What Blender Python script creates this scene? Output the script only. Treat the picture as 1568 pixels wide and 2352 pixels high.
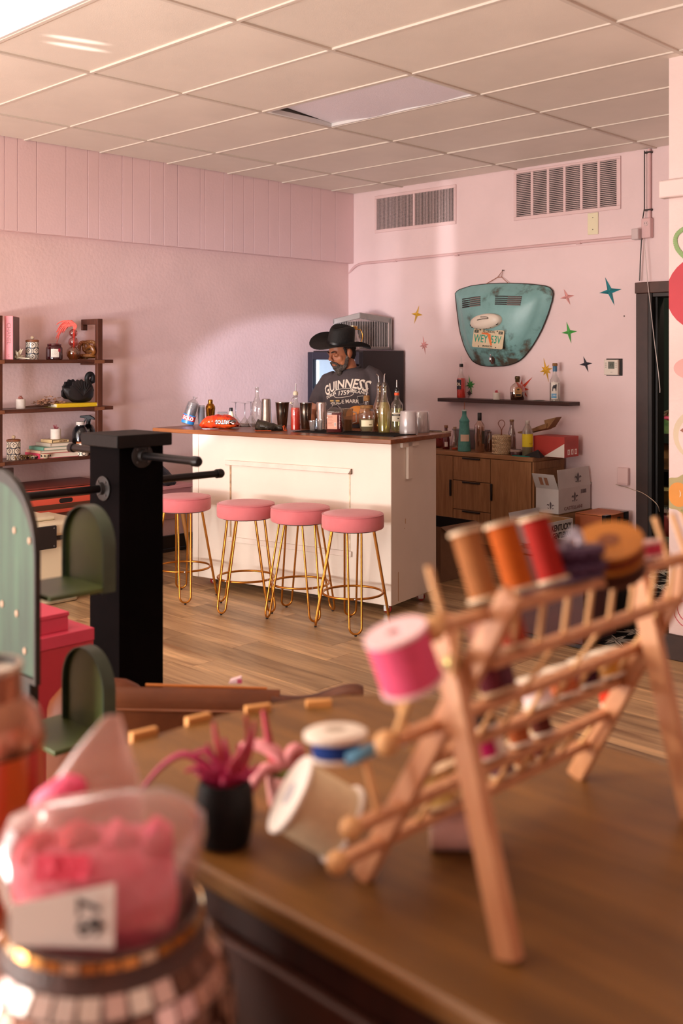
import bpy, bmesh, math, random
from math import sin, cos, pi, radians, sqrt, atan2
from mathutils import Vector, Matrix, noise
from mathutils.bvhtree import BVHTree

random.seed(11)
SC = bpy.context.scene
COL = SC.collection
for o in list(bpy.data.objects):
    bpy.data.objects.remove(o)

# ------------------------------------------------------------------ camera
EYE, FOCAL, HORIZON, YAW = 1.53, 2372.7, 824.3, 0.7741
cd = bpy.data.cameras.new('camera')
cam = bpy.data.objects.new('camera', cd)
COL.objects.link(cam)
cam.location = (0, 0, EYE)
cam.rotation_euler = (pi / 2, 0, YAW)
cd.sensor_fit = 'VERTICAL'
cd.sensor_height = 36
cd.sensor_width = 24
cd.lens = FOCAL / 2352 * 36
cd.shift_y = -(1176 - HORIZON) / 2352
cd.clip_start = 0.02
cd.dof.use_dof = True
cd.dof.focus_distance = 6.6
cd.dof.aperture_fstop = 2.9
SC.camera = cam

# ------------------------------------------------------------------ world, lamps, exposure
world = bpy.data.worlds.new('world')
SC.world = world
world.use_nodes = True
wb = world.node_tree.nodes['Background']
wb.inputs[0].default_value = (0.75, 0.85, 1.0, 1)
wb.inputs[1].default_value = 1.0
SC.view_settings.view_transform = 'Standard'
SC.view_settings.look = 'None'
SC.view_settings.gamma = 1
SC.view_settings.use_curve_mapping = False
SC.view_settings.exposure = -0.1


def area_lamp(name, loc, aim, sx, sy, power, colour, spread=180):
    l = bpy.data.lights.new(name, 'AREA')
    l.shape = 'RECTANGLE'
    l.size, l.size_y = sx, sy
    l.energy = power
    l.color = colour
    l.spread = radians(spread)
    o = bpy.data.objects.new(name, l)
    COL.objects.link(o)
    o.location = loc
    o.rotation_euler = (Vector(aim) - Vector(loc)).to_track_quat('-Z', 'Y').to_euler()
    return o


def spot_lamp(name, loc, aim, angle, power, colour, blend=1.0, size=0.05):
    l = bpy.data.lights.new(name, 'SPOT')
    l.spot_size = radians(angle)
    l.spot_blend = blend
    l.shadow_soft_size = size
    l.energy = power
    l.color = colour
    o = bpy.data.objects.new(name, l)
    COL.objects.link(o)
    o.location = loc
    o.rotation_euler = (Vector(aim) - Vector(loc)).to_track_quat('-Z', 'Y').to_euler()
    return o


# daylight through the shop front behind the camera, light thrown up by the bright street, sun bounced in off cars outside, and one added spot for the table
area_lamp('shop_window_daylight', (-4.0, -2.45, 1.75), (-4.4, 6.0, 1.3), 3.7, 2.0, 135, (1.0, 0.88, 0.79))
area_lamp('street_glare_upward', (-4.0, -2.40, 0.62), (-4.2, 1.5, 3.1), 3.7, 0.5, 340, (1.0, 0.94, 0.88))
area_lamp('street_side_daylight', (2.45, 1.6, 1.9), (-5.0, 4.6, 1.3), 4.0, 1.6, 8, (1.0, 0.84, 0.72))
spot_lamp('bounced_sun_on_wall', (-2.4, -2.3, 1.5), (-6.65, 5.35, 1.75), 18, 1100, (0.74, 0.79, 1.0), 0.9, 0.5)
spot_lamp('bounced_sun_by_corner', (-2.6, -2.3, 1.80), (-6.62, 6.15, 1.30), 8.0, 3000, (0.76, 0.80, 1.0), 0.25, 0.06)
spot_lamp('bounced_sun_on_vent', (-2.3, -2.3, 1.2), (-5.55, 6.95, 2.42), 9, 1700, (1.0, 0.95, 0.94), 0.9, 0.05).scale = (0.16, 1, 1)
spot_lamp('bounced_sun_on_back_wall', (-2.2, -2.3, 1.0), (-6.2, 6.95, 2.35), 10, 600, (1.0, 0.92, 0.94), 1.0, 0.05).scale = (0.2, 1, 1)
spot_lamp('added_table_spot', (-3.4, -2.3, 2.2), (-1.18, 1.2, 0.95), 15, 850, (1.0, 0.84, 0.62), 1.0, 0.15)  # added spot, no known source: brightens the far end of the table
for sun_x, sun_y in ((-4.40, 2.66), (-4.50, 2.72)):
    spot_lamp('bounced_sun_on_ceiling', (-5.2, -0.2, 0.6), (sun_x, sun_y, 3.06), 3.4, 1100, (1.0, 0.95, 0.9), 0.8, 0.02).scale = (0.3, 1, 1)


# ------------------------------------------------------------------ placing helpers (points on real planes of the room)
SY, CY = sin(YAW), cos(YAW)


def _ray(u, v):
    l = (u - 784) / FOCAL
    return Vector((-SY + CY * l, CY + SY * l, (HORIZON - v) / FOCAL))


def at_z(u, v, z):
    r = _ray(u, v)
    return Vector((0, 0, EYE)) + r * ((z - EYE) / r.z)


def at_y(u, v, y):
    r = _ray(u, v)
    return Vector((0, 0, EYE)) + r * (y / r.y)


def at_x(u, v, x):
    r = _ray(u, v)
    return Vector((0, 0, EYE)) + r * (x / r.x)


def at_d(u, v, d):
    return Vector((0, 0, EYE)) + _ray(u, v) * d


def depth(p):
    return -SY * p[0] + CY * p[1]


def mpp(p):
    return depth(p) / FOCAL


# ------------------------------------------------------------------ materials
def lin(h, k=1.0):
    h = h.lstrip('#')
    out = []
    for i in (0, 2, 4):
        c = int(h[i:i + 2], 16) / 255
        out.append((c / 12.92 if c <= 0.04045 else ((c + 0.055) / 1.055) ** 2.4) * k)
    return (*out, 1)


_M = {}


def _new(name):
    m = bpy.data.materials.new(name)
    m.use_nodes = True
    nt = m.node_tree
    return m, nt, nt.nodes['Principled BSDF']


def mat(hexc, rough=0.6, metal=0.0, var=0.0, vscale=8.0, bump=0.0, bscale=60.0, spec=0.5, hex2=None, sheen=0.0, coat=0.0, stretch=None, detail=4):
    key = (hexc, rough, metal, var, vscale, bump, bscale, spec, hex2, sheen, coat, stretch)
    if key in _M:
        return _M[key]
    m, nt, b = _new('paint_' + hexc)
    b.inputs['Base Color'].default_value = lin(hexc)
    b.inputs['Roughness'].default_value = rough
    b.inputs['Metallic'].default_value = metal
    b.inputs['Specular IOR Level'].default_value = spec
    if sheen:
        b.inputs['Sheen Weight'].default_value = sheen
    if coat:
        b.inputs['Coat Weight'].default_value = coat
    if var or hex2 or bump:
        tc = nt.nodes.new('ShaderNodeTexCoord')
        mp = nt.nodes.new('ShaderNodeMapping')
        nt.links.new(tc.outputs['Object'], mp.inputs[0])
        if stretch:
            mp.inputs['Scale'].default_value = stretch
        if var or hex2:
            n = nt.nodes.new('ShaderNodeTexNoise')
            n.inputs['Scale'].default_value = vscale
            n.inputs['Detail'].default_value = detail
            nt.links.new(mp.outputs[0], n.inputs[0])
            r = nt.nodes.new('ShaderNodeValToRGB')
            r.color_ramp.elements[0].position = 0.35
            r.color_ramp.elements[1].position = 0.65
            c = lin(hexc)
            if hex2:
                r.color_ramp.elements[0].color = c
                r.color_ramp.elements[1].color = lin(hex2)
            else:
                r.color_ramp.elements[0].color = tuple(x * (1 - var) for x in c[:3]) + (1,)
                r.color_ramp.elements[1].color = tuple(min(1, x * (1 + var)) for x in c[:3]) + (1,)
            nt.links.new(n.outputs[0], r.inputs[0])
            nt.links.new(r.outputs[0], b.inputs['Base Color'])
        if bump:
            n2 = nt.nodes.new('ShaderNodeTexNoise')
            n2.inputs['Scale'].default_value = bscale
            n2.inputs['Detail'].default_value = 3
            nt.links.new(mp.outputs[0], n2.inputs[0])
            bp = nt.nodes.new('ShaderNodeBump')
            bp.inputs['Strength'].default_value = bump
            bp.inputs['Distance'].default_value = 0.02
            nt.links.new(n2.outputs[0], bp.inputs['Height'])
            nt.links.new(bp.outputs[0], b.inputs['Normal'])
    _M[key] = m
    return m


def glass(tint='f4f4f4', gloss=0.10, rough=0.05, milk=0.0, milkhex='ffffff'):
    """thin clear wall: see-through, tinted, with a sheen that grows at the edges; milk adds a cloudy body"""
    key = ('g', tint, gloss, rough, milk, milkhex)
    if key in _M:
        return _M[key]
    m = bpy.data.materials.new('clear_' + tint)
    m.use_nodes = True
    nt = m.node_tree
    nt.nodes.clear()
    out = nt.nodes.new('ShaderNodeOutputMaterial')
    tr = nt.nodes.new('ShaderNodeBsdfTransparent')
    tr.inputs[0].default_value = lin(tint)
    gl = nt.nodes.new('ShaderNodeBsdfGlossy')
    gl.inputs['Roughness'].default_value = rough
    gl.inputs[0].default_value = (0.95, 0.95, 0.95, 1)
    lw = nt.nodes.new('ShaderNodeLayerWeight')
    lw.inputs[0].default_value = 0.28
    ma = nt.nodes.new('ShaderNodeMath')
    ma.operation = 'MULTIPLY_ADD'
    ma.inputs[1].default_value = 0.55
    ma.inputs[2].default_value = gloss
    ma.use_clamp = True
    nt.links.new(lw.outputs['Facing'], ma.inputs[0])
    base = tr
    if milk:
        df = nt.nodes.new('ShaderNodeBsdfDiffuse')
        df.inputs[0].default_value = lin(milkhex)
        tl = nt.nodes.new('ShaderNodeBsdfTranslucent')
        tl.inputs[0].default_value = lin(milkhex)
        ad = nt.nodes.new('ShaderNodeMixShader')
        nt.links.new(df.outputs[0], ad.inputs[1])
        nt.links.new(tl.outputs[0], ad.inputs[2])
        mk = nt.nodes.new('ShaderNodeMixShader')
        mk.inputs[0].default_value = milk
        nt.links.new(tr.outputs[0], mk.inputs[1])
        nt.links.new(ad.outputs[0], mk.inputs[2])
        base = mk
    mx = nt.nodes.new('ShaderNodeMixShader')
    nt.links.new(ma.outputs[0], mx.inputs[0])
    nt.links.new(base.outputs[0], mx.inputs[1])
    nt.links.new(gl.outputs[0], mx.inputs[2])
    nt.links.new(mx.outputs[0], out.inputs[0])
    _M[key] = m
    return m


def glow(hexc, strength):
    key = ('e', hexc, strength)
    if key in _M:
        return _M[key]
    m, nt, b = _new('glow_' + hexc)
    b.inputs['Base Color'].default_value = lin(hexc)
    b.inputs['Emission Color'].default_value = lin(hexc)
    b.inputs['Emission Strength'].default_value = strength
    _M[key] = m
    return m


def wood(h1, h2, scale=3.0, stretch=(1, 1, 1), rough=0.45, h3=None, rand=0.0, spec=0.4, ring=6.0, axis='X'):
    """long grain streaks: noise stretched along one axis, with per-object shade"""
    key = ('w', h1, h2, scale, stretch, rough, h3, rand, ring)
    if key in _M:
        return _M[key]
    m, nt, b = _new('wood_' + h1)
    b.inputs['Roughness'].default_value = rough
    b.inputs['Specular IOR Level'].default_value = spec
    tc = nt.nodes.new('ShaderNodeTexCoord')
    oi = nt.nodes.new('ShaderNodeObjectInfo')
    sc = nt.nodes.new('ShaderNodeVectorMath')
    sc.operation = 'SCALE'
    sc.inputs[0].default_value = (37.0, 23.0, 11.0)
    nt.links.new(oi.outputs['Random'], sc.inputs['Scale'])
    ad = nt.nodes.new('ShaderNodeVectorMath')
    ad.operation = 'ADD'
    nt.links.new(tc.outputs['Object'], ad.inputs[0])
    nt.links.new(sc.outputs[0], ad.inputs[1])
    mp = nt.nodes.new('ShaderNodeMapping')
    mp.inputs['Scale'].default_value = stretch
    nt.links.new(ad.outputs[0], mp.inputs[0])
    n = nt.nodes.new('ShaderNodeTexNoise')
    n.inputs['Scale'].default_value = scale
    n.inputs['Detail'].default_value = 6
    n.inputs['Roughness'].default_value = 0.62
    n.inputs['Distortion'].default_value = 0.6
    nt.links.new(mp.outputs[0], n.inputs[0])
    r = nt.nodes.new('ShaderNodeValToRGB')
    r.color_ramp.elements[0].position = 0.32
    r.color_ramp.elements[1].position = 0.68
    r.color_ramp.elements[0].color = lin(h1)
    r.color_ramp.elements[1].color = lin(h2)
    if h3:
        e = r.color_ramp.elements.new(0.5)
        e.color = lin(h3)
    nt.links.new(n.outputs[0], r.inputs[0])
    last = r.outputs[0]
    if rand:
        hv = nt.nodes.new('ShaderNodeHueSaturation')
        mr = nt.nodes.new('ShaderNodeMapRange')
        mr.inputs['To Min'].default_value = 1 - rand
        mr.inputs['To Max'].default_value = 1 + rand
        nt.links.new(oi.outputs['Random'], mr.inputs[0])
        nt.links.new(mr.outputs[0], hv.inputs['Value'])
        nt.links.new(last, hv.inputs['Color'])
        last = hv.outputs[0]
    nt.links.new(last, b.inputs['Base Color'])
    bp = nt.nodes.new('ShaderNodeBump')
    bp.inputs['Strength'].default_value = 0.12
    bp.inputs['Distance'].default_value = 0.01
    nt.links.new(n.outputs[0], bp.inputs['Height'])
    nt.links.new(bp.outputs[0], b.inputs['Normal'])
    _M[key] = m
    return m


# ------------------------------------------------------------------ mesh helpers
def new_bm():
    return bmesh.new()


def add_box(bm, x0, x1, y0, y1, z0, z1, M=None):
    vs = [bm.verts.new(Vector(p) if M is None else M @ Vector(p)) for p in
          ((x0, y0, z0), (x1, y0, z0), (x1, y1, z0), (x0, y1, z0), (x0, y0, z1), (x1, y0, z1), (x1, y1, z1), (x0, y1, z1))]
    for f in ((3, 2, 1, 0), (4, 5, 6, 7), (0, 1, 5, 4), (1, 2, 6, 5), (2, 3, 7, 6), (3, 0, 4, 7)):
        bm.faces.new([vs[i] for i in f])
    return vs


def add_beam(bm, p0, p1, w, t, up=(0, 0, 1)):
    """square bar from p0 to p1"""
    p0, p1 = Vector(p0), Vector(p1)
    d = (p1 - p0).normalized()
    s = d.cross(Vector(up))
    if s.length < 1e-4:
        s = d.cross(Vector((1, 0, 0)))
    s.normalize()
    n = s.cross(d)
    M = Matrix((s, n, d)).transposed().to_4x4()
    M.translation = p0
    return add_box(bm, -w / 2, w / 2, -t / 2, t / 2, 0, (p1 - p0).length, M)


def add_tube(bm, pts, r, n=10, closed=False, caps=True):
    pts = [Vector(p) for p in pts]
    rr = r if isinstance(r, (list, tuple)) else [r] * len(pts)
    rings = []
    prev = None
    m = len(pts)
    for i, p in enumerate(pts):
        a = pts[(i - 1) % m] if (closed or i > 0) else p
        b = pts[(i + 1) % m] if (closed or i < m - 1) else p
        d = (b - a)
        d = d.normalized() if d.length > 1e-9 else Vector((0, 0, 1))
        if prev is None:
            s = d.cross(Vector((0, 0, 1)))
            if s.length < 1e-3:
                s = d.cross(Vector((1, 0, 0)))
        else:
            s = prev - d * prev.dot(d)
            if s.length < 1e-5:
                s = d.cross(Vector((0.3, 0.7, 0.2)))
        s.normalize()
        prev = s
        t = d.cross(s)
        rings.append([bm.verts.new(p + (s * cos(2 * pi * k / n) + t * sin(2 * pi * k / n)) * rr[i]) for k in range(n)])
    for i in range(m if closed else m - 1):
        A, B = rings[i], rings[(i + 1) % m]
        for k in range(n):
            bm.faces.new((A[k], A[(k + 1) % n], B[(k + 1) % n], B[k]))
    if caps and not closed:
        bm.faces.new(rings[0][::-1])
        bm.faces.new(rings[-1])
    return rings


def add_lathe(bm, prof, n=24, M=None, closed=True):
    """prof: (radius, z) from bottom to top"""
    rings = []
    for r, z in prof:
        ring = []
        for k in range(n):
            p = Vector((max(r, 1e-5) * cos(2 * pi * k / n), max(r, 1e-5) * sin(2 * pi * k / n), z))
            ring.append(bm.verts.new(p if M is None else M @ p))
        rings.append(ring)
    for A, B in zip(rings, rings[1:]):
        for k in range(n):
            bm.faces.new((A[k], A[(k + 1) % n], B[(k + 1) % n], B[k]))
    if closed:
        bm.faces.new(rings[0][::-1])
        bm.faces.new(rings[-1])
    return rings


def add_prism(bm, poly, z0, z1, M=None):
    a = [bm.verts.new((M @ Vector((x, y, z0))) if M else (x, y, z0)) for x, y in poly]
    b = [bm.verts.new((M @ Vector((x, y, z1))) if M else (x, y, z1)) for x, y in poly]
    n = len(poly)
    bm.faces.new(a[::-1])
    bm.faces.new(b)
    for i in range(n):
        bm.faces.new((a[i], a[(i + 1) % n], b[(i + 1) % n], b[i]))


def add_ball(bm, c, r, seg=14, rings=9, scale=(1, 1, 1), M=None):
    T = Matrix.Translation(Vector(c)) @ Matrix.Diagonal((r * scale[0], r * scale[1], r * scale[2], 1))
    if M is not None:
        T = M @ T
    bmesh.ops.create_uvsphere(bm, u_segments=seg, v_segments=rings, radius=1, matrix=T)


def add_loft(bm, rings, caps=True):
    R = [[bm.verts.new(p) for p in ring] for ring in rings]
    n = len(R[0])
    for A, B in zip(R, R[1:]):
        for k in range(n):
            bm.faces.new((A[k], A[(k + 1) % n], B[(k + 1) % n], B[k]))
    if caps:
        bm.faces.new(R[0][::-1])
        bm.faces.new(R[-1])


def place(o, parent):
    if parent is not None:
        o.parent = parent


def obj(name, bm, m, parent=None, smooth=35, bevel=0.0, seg=2, loc=None, rot=None, norm=True):
    if norm:
        bmesh.ops.recalc_face_normals(bm, faces=bm.faces)
    me = bpy.data.meshes.new(name)
    bm.to_mesh(me)
    bm.free()
    if smooth:
        me.polygons.foreach_set('use_smooth', [True] * len(me.polygons))
        if smooth < 180:
            me.set_sharp_from_angle(angle=radians(smooth))
    ms = m if isinstance(m, (list, tuple)) else [m]
    for x in ms:
        me.materials.append(x)
    o = bpy.data.objects.new(name, me)
    COL.objects.link(o)
    place(o, parent)
    if loc is not None:
        o.location = loc
    if rot is not None:
        o.rotation_euler = rot
    if bevel:
        b = o.modifiers.new('edge', 'BEVEL')
        b.width = bevel
        b.segments = seg
        b.limit_method = 'ANGLE'
        b.angle_limit = radians(40)
        b.harden_normals = False
    return o


def tag(o, label, cat, group=None):
    o['label'] = label
    o['category'] = cat
    if group:
        o['group'] = group
    return o


def thing(name, label, cat, loc=(0, 0, 0), rz=0.0, group=None, rot=None):
    o = bpy.data.objects.new(name, None)
    o.empty_display_size = 0.05
    COL.objects.link(o)
    o.location = loc
    o.rotation_euler = rot if rot is not None else (0, 0, rz)
    return tag(o, label, cat, group)


def struct(name, bm, m, parent=None, **k):
    o = obj(name, bm, m, parent, **k)
    if parent is None:
        o['kind'] = 'structure'
    return o


def dup(root, loc=None, rz=None, label=None, group=None):
    r = root.copy()
    COL.objects.link(r)
    if loc is not None:
        r.location = loc
    if rz is not None:
        r.rotation_euler = (0, 0, rz)
    if label:
        r['label'] = label
    if group:
        r['group'] = group
    for ch in list(root.children):
        c = ch.copy()
        COL.objects.link(c)
        c.parent = r
        for g in ch.children:
            d = g.copy()
            COL.objects.link(d)
            d.parent = c
    return r


def box_part(name, m, parent, x0, x1, y0, y1, z0, z1, bevel=0.0, M=None, smooth=35):
    bm = new_bm()
    add_box(bm, x0, x1, y0, y1, z0, z1, M)
    return obj(name, bm, m, parent, bevel=bevel, smooth=smooth)


def lathe_part(name, m, parent, prof, n=24, M=None, smooth=40, closed=True):
    bm = new_bm()
    add_lathe(bm, prof, n, M, closed)
    return obj(name, bm, m, parent, smooth=smooth)


def tube_part(name, m, parent, pts, r, n=10, closed=False):
    bm = new_bm()
    add_tube(bm, pts, r, n, closed)
    return obj(name, bm, m, parent, smooth=60)


def writing(body, size, m, parent, loc, rot=(pi / 2, 0, 0), name='lettering', extrude=0.0004, sx=1.0, bold=0.0, align='CENTER', spacing=1.0, shear=0.0):
    c = bpy.data.curves.new(name, 'FONT')
    c.body = body
    c.size = size
    c.extrude = extrude
    c.offset = bold
    c.align_x = align
    c.align_y = 'CENTER'
    c.space_character = spacing
    c.shear = shear
    c.resolution_u = 3
    tmp = bpy.data.objects.new('tmp', c)
    COL.objects.link(tmp)
    bpy.context.view_layer.update()
    me = bpy.data.meshes.new_from_object(tmp.evaluated_get(bpy.context.evaluated_depsgraph_get()))
    bpy.data.objects.remove(tmp)
    me.name = name
    me.materials.clear()
    me.materials.append(m)
    o = bpy.data.objects.new(name, me)
    COL.objects.link(o)
    place(o, parent)
    o.location = loc
    o.rotation_euler = rot
    o.scale = (sx, 1, 1)
    return o


def spline(pts, n=8):
    """Catmull-Rom through the points"""
    P = [Vector(p) for p in pts]
    P = [P[0] * 2 - P[1]] + P + [P[-1] * 2 - P[-2]]
    out = []
    for i in range(1, len(P) - 2):
        for k in range(n):
            t = k / n
            a, b, c, d = P[i - 1], P[i], P[i + 1], P[i + 2]
            out.append(0.5 * ((2 * b) + (c - a) * t + (2 * a - 5 * b + 4 * c - d) * t * t + (3 * b - a - 3 * c + d) * t ** 3))
    out.append(P[-2])
    return out


# =================================================================== THE ROOM
XL, XLOW, YB, CEIL = -6.654, -6.721, 6.968, 3.062
XR, YF = 2.7, -2.6
PINK = mat('e8c8c4', 0.62, bump=0.11, bscale=42, var=0.03, vscale=3)
PINK_SMOOTH = mat('e8c8c8', 0.5, bump=0.05, bscale=60, var=0.02, vscale=2)
PINK_BACK = mat('ead0d0', 0.55, bump=0.06, bscale=40, var=0.03, vscale=2)

# floor: boards laid along the bar wall
FLOOR = wood('805f40', 'cba679', 2.2, (0.55, 7, 1), 0.38, h3='aa8a65', rand=0.26, spec=0.4)
bm = new_bm()
add_box(bm, XLOW - 0.2, XR + 0.2, YF - 0.2, YB + 3.2, -0.12, -0.006)
floor = struct('floor', bm, mat('6b5138', 0.6, var=0.15, vscale=4))
bm = new_bm()
PW, PLN = 0.185, 1.22
add_box(bm, 0.001, PLN - 0.001, 0.001, PW - 0.001, -0.007, 0.0)
plank0 = None
rest = new_bm()
rnd = random.Random(5)
for j in range(0, 60):
    y = -2.6 + j * PW
    if y > YB - 0.02:
        break
    y1 = min(PW, YB - y)
    off = rnd.random() * PLN
    for i in range(-1, 9):
        x = XLOW + i * PLN - off
        if x > XR or x + PLN < XLOW:
            continue
        c = Vector((x + PLN / 2, y + PW / 2, 0))
        d = depth(c)
        near = False
        if d > 2.6 and c.y > 0.8 and y1 > PW - 1e-4:
            u = 784 + FOCAL * (CY * c.x + SY * c.y) / d
            near = 60 < u < 1900
        if not near:
            add_box(rest, max(x, XLOW) + 0.001, min(x + PLN, XR) - 0.001, y + 0.001, y + y1 - 0.001, -0.007, 0)
            continue
        if plank0 is None:
            plank0 = obj('plank', bm, FLOOR, floor, smooth=0)
            p = plank0
        else:
            p = plank0.copy()
            COL.objects.link(p)
        p.location = (x, y, 0)
o = obj('plank_field', rest, FLOOR, floor, smooth=0)
o['kind'] = 'stuff'

# ceiling: lay-in tiles in a painted grid
TX0, TY0, TSX, TSY = -3.6204, 3.0235, 1.2172, 0.6101
TILE = mat('ebe0d4', 0.55, var=0.05, vscale=1.5, bump=0.10, bscale=220, spec=0.35)
GRIDM = mat('d9cdc1', 0.5, spec=0.3)
bm = new_bm()
add_box(bm, XLOW - 0.2, XR + 0.2, YF - 0.2, YB + 0.2, CEIL + 0.16, CEIL + 0.26)
ceiling = struct('ceiling', bm, mat('8f8377', 0.8))
holes = {(-1, 2), (-1, -2), (1, -5)}
tile_proto = None
bm0 = new_bm()
add_box(bm0, 0.010, TSX - 0.010, 0.010, TSY - 0.010, 0.004, 0.022)
for i in range(-3, 6):
    for j in range(-9, 7):
        if (i, j) in holes:
            continue
        x, y = TX0 + i * TSX, TY0 + j * TSY
        if x > XR or y > YB or x + TSX < XL:
            continue
        x1, y1 = min(x + TSX, XR), min(y + TSY, YB)
        x0, y0 = max(x, XL), max(y, YF)
        if x1 - x0 < 0.1 or y1 - y0 < 0.1:
            continue
        if abs((x1 - x0) - TSX) > 1e-3 or abs((y1 - y0) - TSY) > 1e-3:
            b2 = new_bm()
            add_box(b2, 0.01, x1 - x0 - (0.01 if x1 < XR else 0), 0.01, y1 - y0 - 0.01, 0.004, 0.022)
            t = obj('ceiling_tile', b2, TILE, ceiling, smooth=0)
            t.location = (x0, y0, CEIL)
        else:
            if tile_proto is None:
                tile_proto = obj('ceiling_tile', bm0, TILE, ceiling, smooth=0)
                t = tile_proto
            else:
                t = tile_proto.copy()
                COL.objects.link(t)
            t.location = (x, y, CEIL + (0.0 if (i * 7 + j * 3) % 5 else 0.003))
for i in range(-2, 6):
    x = TX0 + i * TSX
    if XL < x < XR:
        bm = new_bm()
        add_box(bm, x - 0.012, x + 0.012, YF, YB, CEIL - 0.004, CEIL + 0.03)
        obj('grid_bar', bm, GRIDM, ceiling, bevel=0.002)
for j in range(-9, 7):
    y = TY0 + j * TSY
    if YF < y < YB:
        bm = new_bm()
        add_box(bm, XL, XR, y - 0.012, y + 0.012, CEIL - 0.003, CEIL + 0.03)
        obj('grid_bar', bm, GRIDM, ceiling, bevel=0.002)


def ceiling_fixture(i, j, lit, label):
    x, y = TX0 + i * TSX, TY0 + j * TSY
    t = thing('ceiling_light', label, 'ceiling light', (x, y, CEIL), 0)
    wm = mat('d9d6d4', 0.3)
    bm = new_bm()
    add_box(bm, 0.012, TSX - 0.012, 0.012, 0.032, -0.001, 0.03)
    add_box(bm, 0.012, TSX - 0.012, TSY - 0.032, TSY - 0.012, -0.001, 0.03)
    add_box(bm, 0.012, 0.032, 0.032, TSY - 0.032, -0.001, 0.03)
    add_box(bm, TSX - 0.032, TSX - 0.012, 0.032, TSY - 0.032, -0.001, 0.03)
    obj('frame', bm, wm, t, bevel=0.003)
    bm = new_bm()
    add_box(bm, 0.012, TSX - 0.012, 0.012, TSY - 0.012, 0.12, 0.13)
    for a, b, c, d in ((0.012, 0.02, 0.012, TSY - 0.012), (TSX - 0.02, TSX - 0.012, 0.012, TSY - 0.012), (0.02, TSX - 0.02, 0.012, 0.02), (0.02, TSX - 0.02, TSY - 0.02, TSY - 0.012)):
        add_box(bm, a, b, c, d, 0.03, 0.12)
    obj('housing', bm, mat('5c564f', 0.5), t)
    bm = new_bm()
    nx, ny = 24, 8
    g = [[None] * (ny + 1) for _ in range(nx + 1)]
    for a in range(nx + 1):
        for b in range(ny + 1):
            xx = 0.034 + (TSX - 0.068) * a / nx
            yy = 0.034 + (TSY - 0.068) * b / ny
            z = 0.004
            if not lit:
                k = max(0.0, 1 - a / nx * 3.2)
                z = 0.005 + 0.06 * k * (1 - 0.75 * b / ny) + 0.004 * sin(a * 0.6) * (b / ny)
            g[a][b] = bm.verts.new((xx, yy, z))
    for a in range(nx):
        for b in range(ny):
            bm.faces.new((g[a][b], g[a][b + 1], g[a + 1][b + 1], g[a + 1][b]))
    obj('diffuser', bm, glow('fff4e8', 7.0) if lit else mat('f0e8f2', 0.5, bump=0.2, bscale=300), t, smooth=80)
    return t


ceiling_fixture(-1, 2, False, 'switched-off ceiling light with a warped lavender diffuser above the bar')
ceiling_fixture(-1, -2, True, 'glowing white ceiling light panel at the top corner of the photo')
ceiling_fixture(1, -5, True, 'lit ceiling light panel over the shop floor behind the camera')

# left wall: rough plaster below, painted boards above
bm = new_bm()
add_box(bm, XLOW - 0.15, XLOW, YF - 0.2, YB + 0.15, -0.1, CEIL + 0.2)
wall_left = struct('wall_left', bm, PINK)
edges = [6.968]
px_edges = [812, 770, 737, 717, 668, 640, 617, 583, 560, 535, 515, 470, 460, 408, 376, 345, 305, 281, 228, 202, 152, 84, 40, 10]
ys = []
for u in px_edges:
    ys.append(at_x(u, 500, XL).y)
ys[0] = YB
y = ys[-1]
while y > YF:
    y -= rnd.choice((0.1, 0.2, 0.3, 0.15))
    ys.append(max(y, YF))
for a, b in zip(ys, ys[1:]):
    if a - b < 0.02:
        continue
    bm = new_bm()
    add_box(bm, XLOW, XL, b + 0.0018, a - 0.0018, 2.42, CEIL + 0.02)
    obj('panel_board', bm, PINK_SMOOTH, wall_left, bevel=0.0018)
bm = new_bm()
add_box(bm, XLOW, XL - 0.008, YF, YB, 2.425, CEIL + 0.02)
obj('panel_backing', bm, mat('e6cccb', 0.6), wall_left)

# back wall with the doorway
DX0, DX1, DZ = -3.664, -2.72, 2.01
bm = new_bm()
add_box(bm, XLOW - 0.1, DX0, YB, YB + 0.14, -0.1, CEIL + 0.2)
add_box(bm, DX0, DX1, YB, YB + 0.14, DZ, CEIL + 0.2)
add_box(bm, DX1, -2.4, YB, YB + 0.14, -0.1, CEIL + 0.2)
wall_back = struct('wall_back', bm, PINK_BACK)
bm = new_bm()
add_box(bm, XL, DX0 - 0.12, YB - 0.004, YB, 2.40, 2.405)
obj('wall_seam', bm, PINK_SMOOTH, wall_back)
# small chipped hole in the paint by the teal star
tag_h = new_bm()
add_lathe(tag_h, [(0.006, 0), (0.004, 0.0015)], 7, Matrix.Translation(at_y(1433, 726, YB)) @ Matrix.Rotation(pi / 2, 4, 'X'))
obj('paint_chip', tag_h, mat('4b3a36', 0.9), wall_back)

# wall projecting at the side, with the mural
bm = new_bm()
SXW, SYW = -2.495, 4.945
add_box(bm, SXW, XR + 0.2, SYW, YB + 0.2, -0.1, CEIL + 0.2)
wall_right = struct('wall_right', bm, mat('e6cfca', 0.55, bump=0.12, bscale=30, var=0.03, vscale=2))
bm = new_bm()
p = at_y(1543, 436, SYW)
add_box(bm, SXW - 0.03, XR, SYW - 0.055, SYW - 0.001, p.z - 0.045, p.z + 0.045)
tr1 = struct('trim_1', bm, mat('e6cfca', 0.5), bevel=0.008)
bm = new_bm()
add_box(bm, SXW - 0.03, XR, SYW - 0.022, SYW - 0.001, 0.0, 0.13)
struct('baseboard_right', bm, mat('33211a', 0.5, var=0.2, vscale=20), bevel=0.005)
bm = new_bm()
add_box(bm, XLOW + 0.001, XLOW + 0.02, YF, YB - 0.001, 0.0, 0.13)
add_box(bm, XLOW + 0.02, XLOW + 0.032, YF, YB - 0.001, 0.0, 0.03)
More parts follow.
